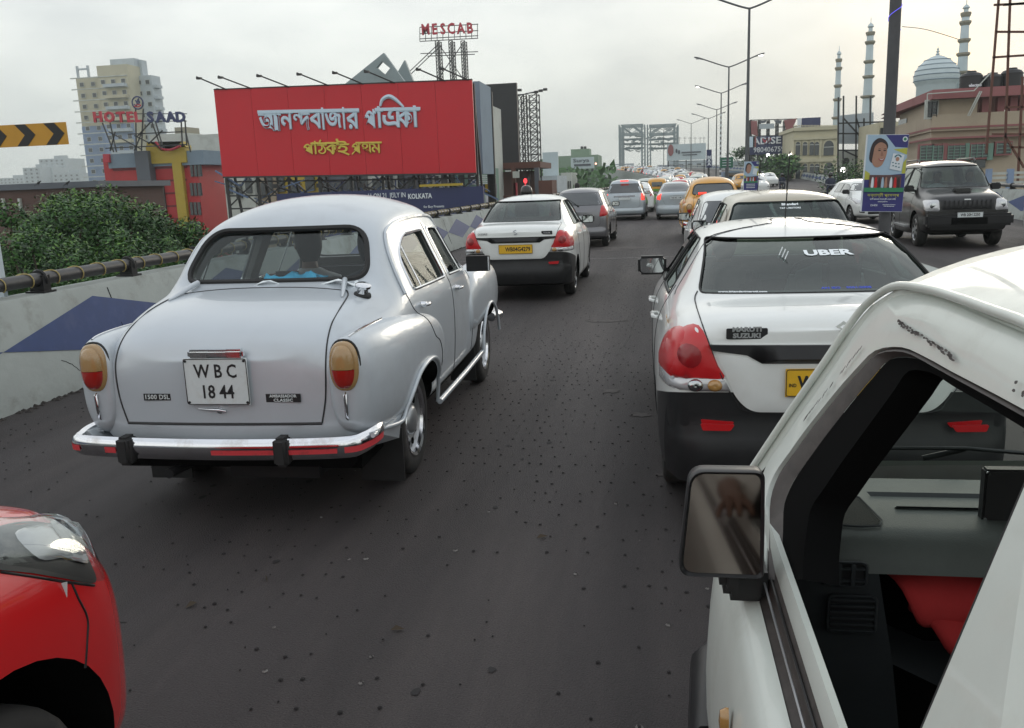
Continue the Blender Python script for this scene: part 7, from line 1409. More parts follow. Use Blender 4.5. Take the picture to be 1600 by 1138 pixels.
# ---- arcaded cream building
Y = 138; ab = empty('arcade_building', (at(1275, 260, Y).x, Y, -8), 0, 'cream two-storey building with pointed arch windows right of the ADWISE hoarding', 'building'); O = ab.location
hb('wall', 1240, 1308, 200, 290, Y, 14, 'archy', -8, ab); hb('cornice', 1239, 1309, 198, 202, Y-.4, 15, 'archy', None, ab); hb('cornice', 1239, 1309, 214, 216.5, Y-.35, .5, 'archy', None, ab); hb('cornice', 1239, 1309, 248, 252, Y-.4, .5, 'archy', None, ab); hb('pilaster', 1280, 1283, 216, 290, Y-.2, .3, 'archy', None, ab)
for i in range(30): hb('parapet_knob', 1240+i*2.3, 1241+i*2.3, 195.5, 198, Y, .3, 'archy', None, ab)
for py0, py1 in ((222, 243), (256, 280)):
    for px, w in ((1246, 6.5), (1257, 6.5), (1267.5, 6.2), (1275.5, 6.2), (1294, 14)):
        x = at(px, py1, Y).x; ww = w*Y/F/2; z0, z1 = at(px, py1, Y).z, at(px, py0-(2 if w > 10 else 0), Y).z; rise = ww*1.3
        ol = [(-ww, z0), (ww, z0)]+[(ww*math.cos(t_)**.9 if math.cos(t_) > 0 else 0, z1-rise+rise*math.sin(t_)) for t_ in [i*.2618 for i in range(7)]]; ol += [(-a, c) for a, c in ol[2:][::-1][1:]]
        b = MB(); b.prism([(a*1.25, c+(.25 if c > z0 else 0)) for a, c in ol], .18, frame(Vector((x, Y-.02, 0))-O, (1, 0, 0), (0, 0, 1))); wo = b.build('window', W_['archy'], ab); b = MB(); b.prism(ol, .10, frame(Vector((x, Y-.13, 0))-O, (1, 0, 0), (0, 0, 1))); b.build('pane', W_['win'], wo)
        b = MB(); b.box(Vector((x, Y-.25, z1-rise))-O, (ww*2, .08, .10)); b.build('transom', W_['off'], wo)
# ---- mosque: minarets and dome
def minaret(px, pyt, pyb, Y, w, label):
    p, q = at(px, pyt, Y), at(px, pyb, Y); h = p.z-q.z; root = empty('minaret', (q.x, Y, q.z), 0, label, 'minaret', 'white minarets of the mosque'); b = MB(); b.lathe([(w*1.1, 0), (w, h*.25), (w*.85, h*.5), (w*.72, h*.84), (w*.45, h*.86), (w*.45, h*.9), (w*.72, h*.91), (w*.5, h*.93), (.05, h*.95), (.04, h)], 12); b.build('shaft', W_['dome'], root, 40)
    for t_, k in ((.22, 1.55), (.42, 1.3), (.57, 1.22), (.76, 1.12), (.85, 1.0)): b = MB(); z = h*t_; b.lathe([(w*.8, z-.4), (w*k, z-.1), (w*k, z+.12), (w*.8, z+.16)], 12); b.build('balcony', W_['gold'], root, 30)
    b = MB(); b.lathe([(.001, h*.90), (w*.55, h*.915), (w*.3, h*.935), (.05, h*.95)], 10); b.build('finial', W_['dome'], root, 60)
minaret(1306, 72, 215, 150, .52, 'leftmost and smallest of the three white minarets'); minaret(1354, 28, 185, 140, .66, 'middle white minaret left of the thick near pole'); minaret(1501, 0, 145, 120, .62, 'tallest white minaret, right of the dome')
Y = 118; p, q = at(1466, 72, Y), at(1466, 143, Y); dr = (at(1500, 115, Y).x-at(1430, 115, Y).x)/2; h = (q.z-p.z)*-1; dm = empty('mosque_dome', (p.x, Y, q.z), 0, 'pale blue white ribbed onion dome above the pink building', 'dome')
b = MB(); b.lathe([(dr*.85, -3), (dr*.85, h*.12), (dr*.9, h*.16), (dr*.99, h*.24), (dr, h*.33), (dr*.95, h*.45), (dr*.8, h*.58), (dr*.56, h*.69), (dr*.3, h*.765), (dr*.08, h*.80), (.05, h*.81)], 32); b.build('shell', W_['dome'], dm, 50)
for t_, k in ((.24, .99), (.36, 1.0), (.47, .94), (.58, .80), (.69, .57)): b = MB(); b.tube([(dr*k*1.008*math.cos(i*.1963), dr*k*1.008*math.sin(i*.1963), h*t_) for i in range(32)], .05, 5, True); b.build('rib', W_['steelb'], dm, 60)
b = MB(); b.lathe([(.05, h*.79), (.28, h*.82), (.1, h*.85), (.24, h*.88), (.08, h*.91), (.16, h*.935), (.03, h*.96), (.02, h)], 10); b.build('finial', W_['dome'], dm, 60)
# ---- pink building
Y = 60; pk = empty('pink_building', (at(1500, 200, Y).x, Y, -8), 0, 'weathered pink and cream building with grilled windows and a rose roof band at right', 'building'); O = pk.location
A0 = at(1405, 200, 74); A1 = at(1456, 200, 60); A2 = Vector((at(1720, 200, 60).x, 60, 0)); zr = lambda py, px=1456, y=60: at(px, py, y).z
def slab(n, pts, z0, z1, m, parent=pk, out_=0):
    """wall strip along plan points, thick inwards"""
    v_ = []; P = [Vector((p[0], p[1], 0)) for p in pts]
    for z in (z0, z1):
        for p in P: v_.append(p+Vector((0, 0, z))-O)
    k = len(P); 
    inn = [p+Vector((.4*(1 if i == 0 else .3), .5, 0)) for i, p in enumerate(P)]
    for z in (z0, z1):
        for p in inn: v_.append(p+Vector((0, 0, z))-O)
    f_ = []
    for i in range(k-1): f_ += [(i, i+1, k+i+1, k+i), (2*k+i, 3*k+i, 3*k+i+1, 2*k+i+1), (k+i, k+i+1, 3*k+i+1, 3*k+i), (i, 2*k+i, 2*k+i+1, i+1)]
    f_ += [(0, k, 3*k, 2*k), (k-1, 3*k-1, 4*k-1, 2*k-1)]; b = MB(); b.add(v_, f_); return b.build(n, W_[m], parent)
pl3 = [(A0.x, A0.y), (A1.x, A1.y), (A2.x, A2.y)]; off1 = lambda d: [(A0.x-d, A0.y), (A1.x-d*.4, A1.y-d), (A2.x, A2.y-d)]
z_roof, z_r2, z_f2b, z_par = zr(144), zr(157), zr(184), zr(178)
slab('wall', pl3, -8, zr(180), 'pink'); slab('roof_band', off1(.9), z_r2, z_roof, 'rose'); slab('roof_band_cap', off1(.7), z_roof, z_roof+.08, 'rose')
b = MB(); v_ = [Vector((x, y, z_r2+.05))-O for x, y in off1(.9)]+[Vector((A2.x, 80, z_r2+.05))-O, Vector((A0.x, 80, z_r2+.05))-O]; b.add(v_+[p+Vector((0, 0, .3)) for p in v_], [tuple(range(5)), tuple(range(5, 10))[::-1]]); b.build('roof_slab', W_['rose'], pk)
slab('upper_wall', [(A0.x, A0.y), (A1.x, A1.y), (at(1527, 170, 60).x, 60)], zr(181), z_r2, 'pink'); slab('parapet', off1(.35), zr(206), zr(180), 'pink'); slab('rose_line', off1(.42), zr(203), zr(200), 'rose'); slab('floor_ledge', off1(.6), zr(219), zr(216), 'rose')
for px in (1538, 1562, 1582, 1596): p = at(px, 170, 60.3)-O; b = MB(); b.box(Vector((p.x, p.y, ((zr(181)+z_r2)/2)-O.z)), (.42, .4, z_r2-zr(181))); b.build('roof_pillar', W_['rose'], pk)
def grill(px0, px1, py0, py1, m='tealb', y=59.8, frm='rose'):
    x0, x1 = at(px0, py0, y).x, at(px1, py0, y).x; z1, z0 = at(px0, py0, y).z, at(px0, py1, y).z; b = MB(); b.box(Vector(((x0+x1)/2, y-.05, (z0+z1)/2))-O, (x1-x0+.2, .25, z1-z0+.2)); w = b.build('window', W_[frm], pk)
    b = MB(); b.box(Vector(((x0+x1)/2, y-.16, (z0+z1)/2))-O, (x1-x0, .08, z1-z0)); b.build('pane', W_['win'], w); b = MB()
    n = max(3, int((z1-z0)/.17))
    for i in range(n): b.box(Vector(((x0+x1)/2, y-.24, z0+(z1-z0)*(i+.5)/n))-O, (x1-x0, .03, .045))
    k = max(2, int((x1-x0)/.30))
    for i in range(k+1): b.box(Vector((x0+(x1-x0)*i/k, y-.26, (z0+z1)/2))-O, (.04, .03, z1-z0))
    b.build('grille', W_[m], w)['kind'] = 'stuff'
grill(1448, 1463, 159, 184, 'iron', 59.9, 'off'); grill(1437, 1456, 228, 252, 'tealb'); grill(1457, 1472, 228, 252, 'tealb'); grill(1480, 1508, 228, 250, 'tealb'); grill(1516, 1543, 226, 247, 'tealb'); grill(1556, 1578, 224, 241, 'tealb')
for a, c_ in ((1472, 1480), (1543, 1552), (1508, 1515)): hb('shutter', a, c_, 224, 250, 59.6, .15, 'tealb' if a > 1480 else 'rose', None, pk)
hb('lower_window', 1516, 1540, 250, 262, 59.8, .2, 'win', None, pk); hb('grey_wall', 1512, 1640, 196, 222, 59.2, .3, 'hgrey', None, pk) if 0 else None
O2 = at(1420, 210, 71); b = MB(); b.box(Vector((at(1417, 200, 71.2).x-.1, 71.2, (zr(186, 1417, 71)+zr(225, 1417, 71))/2))-O, (.5, 2.2, zr(186, 1417, 71)-zr(225, 1417, 71))); b.build('side_window', W_['win'], pk)
# ladder, pipe, tanks on the roof
b = MB()
for dx in (0, 3): b.bar(at(1512+dx, 181, 58.6), at(1531+dx, 143, 58.9), .05)
for i in range(12): t_ = i/11; b.bar(at(1512+19*t_, 181-38*t_, 58.6), at(1515+19*t_, 181-38*t_, 58.6), .03)
tag(b.build('ladder', W_['off']), 'thin pale ladder leaning against the rose roof band of the pink building', 'ladder')
for i, (px, w, h, tx) in enumerate(((1516, .68, 1.1, 'black water tank with white lettering beside the tall minaret'), (1549, .62, .95, 'middle black water tank on the pink building roof'), (1579, .66, 1.15, 'rightmost black water tank on the pink building roof'))):
    p = at(px, 143, 62); b = MB(); k = 10; pr_ = [(w*.95, 0)]+[(w*(1 if j % 2 else .965), h*j/k) for j in range(k)]+[(w*.8, h*1.05), (.3, h*1.12), (.28, h*1.2), (.001, h*1.2)]; b.lathe(pr_, 20); o = b.build('water_tank', W_['tank'], None, 30, (p.x, 62, z_roof)); tag(o, tx, 'water tank', 'black water tanks on the pink building roof')
    if i == 0: text('lettering', 'electro', .26, frame((.05, -w*.995, h*.35), (1, 0, 0), (0, 0, 1)), W_['white'], o, .01, .01)
b = MB()
for x0, y0, x1, y1 in ((1448, 187, 1449, 147), (1449, 147, 1522, 142), (1522, 142, 1549, 113), (1549, 113, 1549, 134)): b.bar(at(x0, y0, 58.8), at(x1, y1, 58.8), .035, n=6)
tag(b.build('water_pipe', W_['off']), 'thin white water pipe running up the pink building to its roof', 'pipe')
# scaffold frames
def frame_set(n, segs, Y, w, label, m='iron'):
    O = Vector((at(segs[0][0], 280, Y).x, Y, -8)); root = empty(n, O, 0, label, 'scaffolding')
    for x0, y0, x1, y1 in segs: b = MB(); b.bar(at(x0, y0, Y)-O, at(x1, y1, Y)-O, w); b.build('bar', W_[m], root)
    return root, O
frame_set('scaffold_frame', [(1562, -20, 1541, 240), (1579, -20, 1570, 240), (1553, 8, 1640, 4), (1556, 50, 1640, 50), (1551, 90, 1640, 84), (1568, 8, 1640, 2), (1550, 210, 1640, 210), (1570, 168, 1640, 167), (1598, 120, 1590, 290), (1570, 212, 1600, 262), (1578, 230, 1640, 232)], 42, .085, 'tall rusty scaffold frame at the right edge, in front of the pink building', 'rust')
sr, O = frame_set('scaffold_frame', [(1310, 152, 1309, 290), (1318, 150, 1317, 290), (1338, 150, 1337, 290), (1360, 150, 1359, 290), (1398, 150, 1397, 200), (1350, 185, 1349, 290), (1309, 193, 1400, 190), (1309, 209, 1360, 209), (1309, 235, 1360, 235), (1318, 185, 1350, 220), (1338, 185, 1355, 240), (1318, 235, 1350, 250), (1336, 262, 1358, 280), (1358, 225, 1336, 262)], 92, .14, 'dark scaffold frame with pale sheets left of the thick near pole')
for P, m in (([(1310, 181), (1338, 178), (1338, 225), (1310, 225)], 'pale'), ([(1338, 178), (1365, 176), (1365, 225), (1338, 225)], 'pale'), ([(1310, 236), (1338, 236), (1338, 284), (1310, 284)], 'off'), ([(1338, 236), (1372, 236), (1372, 284), (1338, 284)], 'off'), ([(1385, 166), (1412, 165), (1412, 178), (1385, 178)], 'green')):
    Y = 93; q = [at(x, y, Y)-O for x, y in P]; b = MB(); b.add(q+[p+Vector((0, .08, 0)) for p in q], [(0, 1, 2, 3), (7, 6, 5, 4), (0, 4, 5, 1), (1, 5, 6, 2), (2, 6, 7, 3), (3, 7, 4, 0)]); b.build('sheet', W_[m], sr)
b = MB(); face_box(b, 1372, 1440, 190, 290, 84, 8, -8); o = tag(b.build('cream_building', W_['archy']), 'plain cream wall behind the thick near pole and the poster', 'building'); 
for px in (1376, 1385): b = MB(); face_box(b, px, px+6, 200, 210, 83.8, .3); b.build('window', W_['win'], o)
p = at(1322, 252, 88); sgn2 = empty('round_sign', (p.x, 88, roadz(88)), 0, 'dark round road sign on a thin post in front of the cream arcaded building', 'sign'); b = MB(); b.lathe([(.001, .03), (.30, .03), (.32, 0), (.30, -.03), (.001, -.03)], 20, Matrix.Translation((0, 0, p.z-roadz(88))) @ Matrix.Rotation(R(90), 4, 'X')); b.build('disc', W_['iron'], sgn2, 30); b = MB(); b.bar((0, .05, 0), (0, .05, p.z-roadz(88)), .03, n=8); b.build('post', W_['iron'], sgn2)
# blue and white railing behind the right barrier
Y = 36; rl = empty('railing', (at(1560, 280, Y).x, Y, -8), 0, 'blue posts with white horizontal bars behind the right barrier', 'railing'); O = rl.location
for px0, px1 in ((1542, 1550), (1575, 1584), (1608, 1616)): hb('post', px0, px1, 264, 296, Y, .2, 'lblue', None, rl)
for py in (268, 275, 283): hb('bar', 1550, 1640, py, py+2.2, Y+.1, .06, 'off', None, rl)
# lit lamps among the trees and roadside
for px, py, Y, s, tx in ((1200, 243, 140, .28, 'left bright lamp below the ADWISE hoarding'), (1235, 242.5, 140, .28, 'right bright lamp below the ADWISE hoarding'), (1317.5, 266, 80, .24, 'bright lamp between the arcaded building and the hedge'), (931, 256, 185, .2, 'small reddish lamp beside the green building')):
    p = at(px, py, Y); b = MB(); b.lathe([(.001, s), (s*.6, s*.8), (s, 0), (s*.6, -s*.8), (.001, -s)], 12); o = b.build('lit_lamp', mat('lamp_glow', (1, .97, .92), .4, emit=7) if px > 1000 else mat('lamp_glow_red', (1, .45, .35), .4, emit=3), None, 60, tuple(p)); tag(o, tx, 'lamp', 'lit roadside lamps'); b = MB(); b.bar((0, .1, 0), (0, .1, -p.z-4), .06, n=6); b.build('post', W_['iron'], o)
# ================================================================ trees and plants
leafm = mat('leaf', (.035, .105, .016), .55, var=.45, vs=1.3); leafd = mat('leaf_dark', (.014, .046, .010), .6, var=.4, vs=1.5); leafy = mat('leaf_sunlit', (.09, .19, .02), .5, var=.3, vs=2); bark = mat('bark', (.07, .055, .04), .9, var=.3, vs=5)
def tree(loc, zbase, r, zs, n, size, label, seed, kind='tree', group=None, mats=None, squash=.7, lobes=9):
    rr = random.Random(seed); x, y, z = loc; root = empty(kind, (x, y, zbase), 0, label, 'tree' if 'tree' in kind else 'bush', group); h = z-zbase
    b = MB(); top = Vector((rr.uniform(-.3, .3), rr.uniform(-.3, .3), h*.8)); tr = max(.05, r*.07)
    if h > 1: b.tube([(0, 0, 0), (top.x*.3, top.y*.5, h*.4), tuple(top)], [tr, tr*.8, tr*.5], 8)
    cl = []
    for i in range(lobes):
        a = rr.uniform(0, 6.28); q = rr.uniform(.25, .8 if lobes < 12 else 1.0)*r; c = Vector((q*math.cos(a), q*math.sin(a), h+rr.uniform(-.5, .55)*r*squash)); cl.append((c, rr.uniform(.35, .6)*r*(1 if lobes < 12 else .52)))
        b.tube([tuple(top*.75), tuple((top*.8+c)/2+Vector((0, 0, -.1*r))), tuple(c)], [tr*.45, tr*.3, tr*.12], 5)
    if h > 1: b.build('trunk', bark, root, 60)
    tw = MB(); lv = MB()
    for i in range(n):
        c, cr = cl[i % lobes]; d = Vector((rr.gauss(0, 1), rr.gauss(0, 1), rr.gauss(0, 1))).normalized(); p = c+d*cr*(rr.random()**.38)*Vector((1, 1, squash)).length/1.55
        p = Vector((c.x+d.x*cr*rr.random()**.35, c.y+d.y*cr*rr.random()**.35, c.z+d.z*cr*squash*rr.random()**.35)); s = size*rr.uniform(.6, 1.35); u = Vector((rr.gauss(0, 1), rr.gauss(0, 1), rr.gauss(0, .6))).normalized(); w = u.cross(d+Vector((0, 0, .8))).normalized()
        lv.cur = 2 if (d.z > .35 and rr.random() < .35) else (1 if rr.random() < .45 else 0)  # paler leaves on clump tops: sunlit look put into the leaf colour
        lv.add([p-u*s, p+w*s*.42+u*s*.1, p+u*s*1.1, p-w*s*.42+u*s*.1], [(0, 1, 2), (0, 2, 3)])
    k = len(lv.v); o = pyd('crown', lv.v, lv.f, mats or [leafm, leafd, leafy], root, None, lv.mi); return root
G1 = 'broad leafy trees growing beside the flyover behind the left barrier'
for i, (px, py, Y, r, n, tx) in enumerate(((25, 362, 13.5, 1.75, 9000, 'leafy tree at the left picture edge behind the pipe rail'), (105, 372, 15.0, 2.0, 11000, 'second leafy tree from the left behind the pipe rail'), (170, 352, 18.0, 2.1, 11000, 'tallest leafy tree, with a sprig sticking up in front of the hotel'), (235, 380, 17.5, 1.8, 9000, 'leafy tree in front of the red hotel, left of the silver car'), (60, 400, 12.0, 1.5, 7000, 'low dark leafy tree just beyond the pipe rail'), (190, 415, 13.0, 1.5, 7000, 'low dark leafy tree beyond the pipe rail and left of the silver car roof'))):
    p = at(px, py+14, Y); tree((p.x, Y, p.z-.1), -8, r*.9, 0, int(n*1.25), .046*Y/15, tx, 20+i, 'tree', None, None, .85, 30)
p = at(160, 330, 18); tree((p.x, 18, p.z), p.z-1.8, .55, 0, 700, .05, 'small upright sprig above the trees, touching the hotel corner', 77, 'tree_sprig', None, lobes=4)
for i in range(9):
    y = 6.6+i*.62; p = Vector((lerpt(LE, y)-.95-.12*(i % 2), y, .86)); tree((p.x, p.y, p.z+.02*(i % 3)), p.z-.5, .26, 0, 330, .036, ('nearest' if i == 0 else 'low')+' bright green weeds growing on the ledge below the pipe rail', 90+i, 'weed_bush', 'bright green weeds on the ledge below the pipe rail', [leafm, leafm, leafy], lobes=5)
for i, (px, py, Y, r, n, tx) in enumerate(((1183, 248, 165, 4.2, 1500, 'round hazy tree right of the green road sign'), (1215, 264, 140, 4.0, 1800, 'tree under the blue ADWISE hoarding'), (1228, 262, 128, 3.0, 1300, 'tree left of the cream arcaded building'), (1325, 276, 72, 2.4, 1500, 'low dark hedge tree right of the round sign'), (1345, 278, 66, 1.8, 1100, 'dark shrub mass just left of the blue poster'), (1166, 246, 240, 5, 900, 'hazy palm-like tree behind the nearest street lamp'))):
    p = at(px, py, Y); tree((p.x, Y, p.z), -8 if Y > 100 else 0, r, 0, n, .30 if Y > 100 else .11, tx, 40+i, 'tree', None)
# hazy belt of trees and roofs far left of the road: one mass nobody could count
rr = random.Random(17); lv = MB()
for i in range(9000):
    Y = rr.uniform(150, 420); px = rr.uniform(770, 1000) if rr.random() < .6 else rr.uniform(1140, 1240); top = 262+6*math.sin(px*.05)+4*math.sin(px*.13+1); p = at(px, top+rr.random()**1.2*60, Y)
    if p.x > lerpt(LE, Y)-6 and p.x < lerpt(RE, Y)+8: continue
    s = rr.uniform(.5, 1.3); u = Vector((rr.gauss(0, 1), rr.gauss(0, 1), rr.gauss(0, 1))).normalized(); w = u.orthogonal().normalized(); lv.add([p-u*s, p+w*s*.6, p+u*s, p-w*s*.6], [(0, 1, 2), (0, 2, 3)])
tag(lv.build('distant_trees', leafm), None, None, kind='stuff')
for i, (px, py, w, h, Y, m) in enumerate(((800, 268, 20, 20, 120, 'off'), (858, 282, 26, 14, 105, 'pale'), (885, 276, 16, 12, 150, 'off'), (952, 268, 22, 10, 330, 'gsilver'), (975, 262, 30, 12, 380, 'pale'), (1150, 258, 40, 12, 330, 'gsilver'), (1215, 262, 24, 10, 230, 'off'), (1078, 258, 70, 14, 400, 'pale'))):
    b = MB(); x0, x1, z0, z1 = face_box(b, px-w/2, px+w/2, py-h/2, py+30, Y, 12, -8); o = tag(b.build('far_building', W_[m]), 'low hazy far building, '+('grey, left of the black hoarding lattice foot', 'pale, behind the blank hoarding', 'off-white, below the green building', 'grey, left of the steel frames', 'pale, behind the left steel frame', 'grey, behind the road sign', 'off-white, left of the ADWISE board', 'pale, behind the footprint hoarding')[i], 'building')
    for j in range(5): b = MB(); b.box((x0+(x1-x0)*(j+.5)/5, Y-.1, z1-2), ((x1-x0)*.1, .2, 1.2)); b.build('window', W_['win'], o)
# ================================================================ far traffic
def far_proto(kind, paint):
    """small joined body for cars a few pixels high: shell, glass, lamps and wheels in one mesh"""
    sp = {'s': DZ, 'h': CEL, 'm': INN}[kind] if kind != 't' else None
    if kind == 't': st, rw, fw_, sw, r, wb, t = AMB, AMB_RW, AMB_FW, AMB_SW, .33, 2.5, .8
    else: st, rw, fw_, sw, r, wb, t = sp['st'], sp['rw'], sp['fw'], sp['sw'], sp['r'], sp['wb'], sp['xo']
    me = cage(st, 2); bv = bvh_of(me); b = MB(); b.add([v.co[:] for v in me.vertices], [tuple(p.vertices) for p in me.polygons])
    def pt(axis, sg, ol, mi, off=.012):
        b.cur = mi; c = caster(bv, axis, sg); V = [c(*p) for p in ol]; V = [p+n*off for p, n in V]; cen = sum(V, Vector())/len(V); cc = c(sum(p[0] for p in ol)/len(ol), sum(p[1] for p in ol)/len(ol)); k = len(V); b.add(V+[cc[0]+cc[1]*off], [(i, (i+1) % k, k) for i in range(k)])
    pt('y', -1, dens(rw, .2)[::1], 1); pt('y', 1, dens(fw_, .2), 1)
    for sg in (1, -1):
        for o in sw: pt('x', sg, o, 1)
        lx = .70 if kind != 't' else .68; zz = (.82, 1.04) if kind != 't' else (.78, 1.0)
        pt('y', -1, [(sg*(lx-.07), zz[0]), (sg*(lx+.07), zz[0]), (sg*(lx+.06), zz[1]), (sg*(lx-.06), zz[1])], 2, .02)
        pt('y', 1, [(sg*(lx-.14), .62), (sg*(lx+.02), .64), (sg*lx, .76), (sg*(lx-.14), .72)], 4, .02)
        b.cur = 3
        for y in (0, wb): b.lathe([(.001, sg*(t-.02)), (r*.6, sg*(t-.02)), (r*.62, sg*(t+.01)), (r, sg*(t+.005)), (r, sg*(t-.17)), (.001, sg*(t-.17))], 14, Matrix.Translation((0, y, r)), 'X')
    b.cur = 5; c = caster(bv, 'y', -1)(0, .80)[0]; b.box((0, c.y-.01, .80), (.5, .02, .12)); b.cur = 0
    m2 = bpy.data.meshes.new('far_car'); m2.from_pydata([tuple(v) for v in b.v], [], b.f); 
    for m in (M_[paint], M_['dglass'], M_['lredlit' if paint in ('silver', 'red', 'white2') else 'lred'], M_['tyre'], M_['lclear'], M_['pyellow' if paint == 'yellow' else 'pwhite']): m2.materials.append(m)
    m2.polygons.foreach_set('material_index', b.mi); shade(m2, 40); return m2
FP = {}
KN = {'s': ('saloon_car', 'saloon car', 'car'), 'h': ('hatchback_car', 'hatchback', 'car'), 'm': ('people_carrier', 'people carrier', 'car'), 't': ('taxi_cab', 'rounded taxi', 'taxi')}
PN = {'white': 'white', 'white2': 'off-white', 'silver': 'pale silver', 'grey': 'dark grey', 'yellow': 'yellow', 'red': 'red', 'beige': 'beige', 'black': 'black', 'lsilver': 'bluish silver'}
def place_far(kind, paint, x, y, rz, label=None, dz=0, grp='cars queuing far up the flyover'):
    if (kind, paint) not in FP: FP[kind, paint] = far_proto(kind, paint)
    n, kn, cat = KN[kind]; o = bpy.data.objects.new(n, FP[kind, paint]); COL.objects.link(o); o.location = (x, y, roadz(y)+dz); sl = (roadz(y+2)-roadz(y-2))/4; o.rotation_euler = (math.atan(sl), 0, rz)
    band = 'in the nearer part of' if y < 100 else ('in the middle of' if y < 170 else 'at the far end of')
    tag(o, label or f'small {PN[paint]} {kn} {band} the queue up the flyover', cat, grp+(' (nearer part)' if y < 100 else ' (middle)' if y < 170 else ' (far end)')); return o
place_far('s', 'white', -.75, 46.5, -.02, 'white saloon half hidden ahead of the silver people carrier')
place_far('h', 'red', 3.0, 45, -.02, 'red roofed car just beyond the yellow taxi') if 0 else None
rr = random.Random(33); y = 62
while y < 330:
    l = lerpt(LE, y); m_ = lerpt(MD_, y); dl = (lerpt(LE, y+3)-lerpt(LE, y-3))/6; rz = -math.atan(dl); lanes = (1.5, 3.7, 5.9, 8.0)
    for off in lanes:
        if off > m_-l-1.0: continue
        x = l+off+rr.uniform(-.25, .25); yy = y+rr.uniform(-1.6, 1.6)
        if y < 84 and (off < 2 or off > 7): continue
        k, p = rr.choice((('s', 'white'), ('s', 'white'), ('h', 'white'), ('t', 'yellow'), ('s', 'lsilver'), ('h', 'grey'), ('s', 'silver'), ('m', 'lsilver'), ('h', 'red'), ('s', 'beige'), ('m', 'white2'), ('h', 'silver'), ('s', 'black')))
        place_far(k, p, x, yy, rz)
    y += rr.uniform(5.6, 6.6)
# oncoming traffic
for x_, y, k, p, tx in ((2.2, 76, 'm', 'white', 'oncoming white people carrier with one headlamp lit beside the small poster'), (1.6, 88, 't', 'yellow', 'oncoming yellow taxi beyond the green road sign'), (5.5, 106, 's', 'white', 'oncoming white saloon far beyond the small poster')):
    o = place_far(k, p, lerpt(MD_, y)+x_, y, math.pi+.05, tx)
p = at(1192, 273, 74); b = MB(); b.lathe([(.001, .1), (.12, 0), (.001, -.1)], 10); o = b.build('headlamp_glow', M_['lwhite'], None, 60, tuple(p)); tag(o, 'lit headlamp of the oncoming white people carrier', 'lamp')
# small blue lorry by the road sign
b = MB(); yy = 96; x = lerpt(MD_, yy)+1.0; O = Vector((x, yy, roadz(yy))); root = empty('small_lorry', O, math.pi, 'small dark blue lorry beside the median beyond the green road sign', 'lorry')
b.box((0, 0, 1.35), (1.7, 2.8, 1.1)); bev(b.build('load_bed', W_['lblue'], root), .05); b = MB(); b.box((0, 2.2, 1.2), (1.65, 1.4, 1.5)); bev(b.build('cab', W_['steelb'], root), .12); b = MB(); b.box((0, 2.86, 1.55), (1.4, .1, .5)); b.build('windscreen', M_['dglass'], root)
for sx_ in (-.7, .7):
    for y_ in (-.9, 2.1): b = MB(); b.lathe([(.001, -.1), (.35, -.1), (.38, 0), (.35, .1), (.001, .1)], 14, Matrix.Translation((sx_, y_, .38)), 'X'); b.build('wheel', M_['tyre'], root, 40)
# green auto-rickshaw
root = empty('auto_rickshaw', (.25, 50.5, 0), 0, 'green and yellow three-wheeled taxi between the white saloon and the silver blue saloon', 'rickshaw')
st = [(-.5, 1.5, 1.45, .45, 1.0, .60, .64, .8, .6, .4, .3), (-.4, 1.7, 1.6, .5, 1.05, .62, .66, .8, .64, .35, .3), (.3, 1.75, 1.66, .5, 1.05, .63, .66, .8, .64, .35, .3), (1.2, 1.74, 1.64, .48, 1.0, .60, .62, .8, .6, .35, .3), (1.7, 1.4, 1.3, .4, .9, .45, .5, .8, .5, .35, .3), (2.1, .8, .75, .2, .7, .25, .3, .6, .28, .4, .35)]
me = cage(st, 2); bv = bvh_of(me); bisect(me, [((0, 0, 1.12), (0, 0, 1))], [(lambda c: c.z > 1.12, 1)]) if not me.materials.append(None) and not me.materials.append(None) else None
link('body', me, [mat('auto_green', (.10, .28, .04), .4), M_['yellow']], root, None, 40); patch('rear_window', bv, 'y', -1, rpoly([(-.3, 1.25), (.3, 1.25), (.3, 1.5), (-.3, 1.5)], .05), M_['dglass'], root, .01, step=.1)
for x_, y_ in ((-.55, 0), (.55, 0), (0, 1.9)): b = MB(); b.lathe([(.001, -.06), (.2, -.06), (.22, 0), (.2, .06), (.001, .06)], 14, Matrix.Translation((x_, y_, .22)), 'X'); b.build('wheel', M_['tyre'], root, 40)
for sg in (1, -1): patch('tail_lamp', bv, 'y', -1, rpoly([(sg*.5, .72), (sg*.58, .72), (sg*.58, .88), (sg*.5, .88)], .01), M_['lred'], root, .01, step=.1)
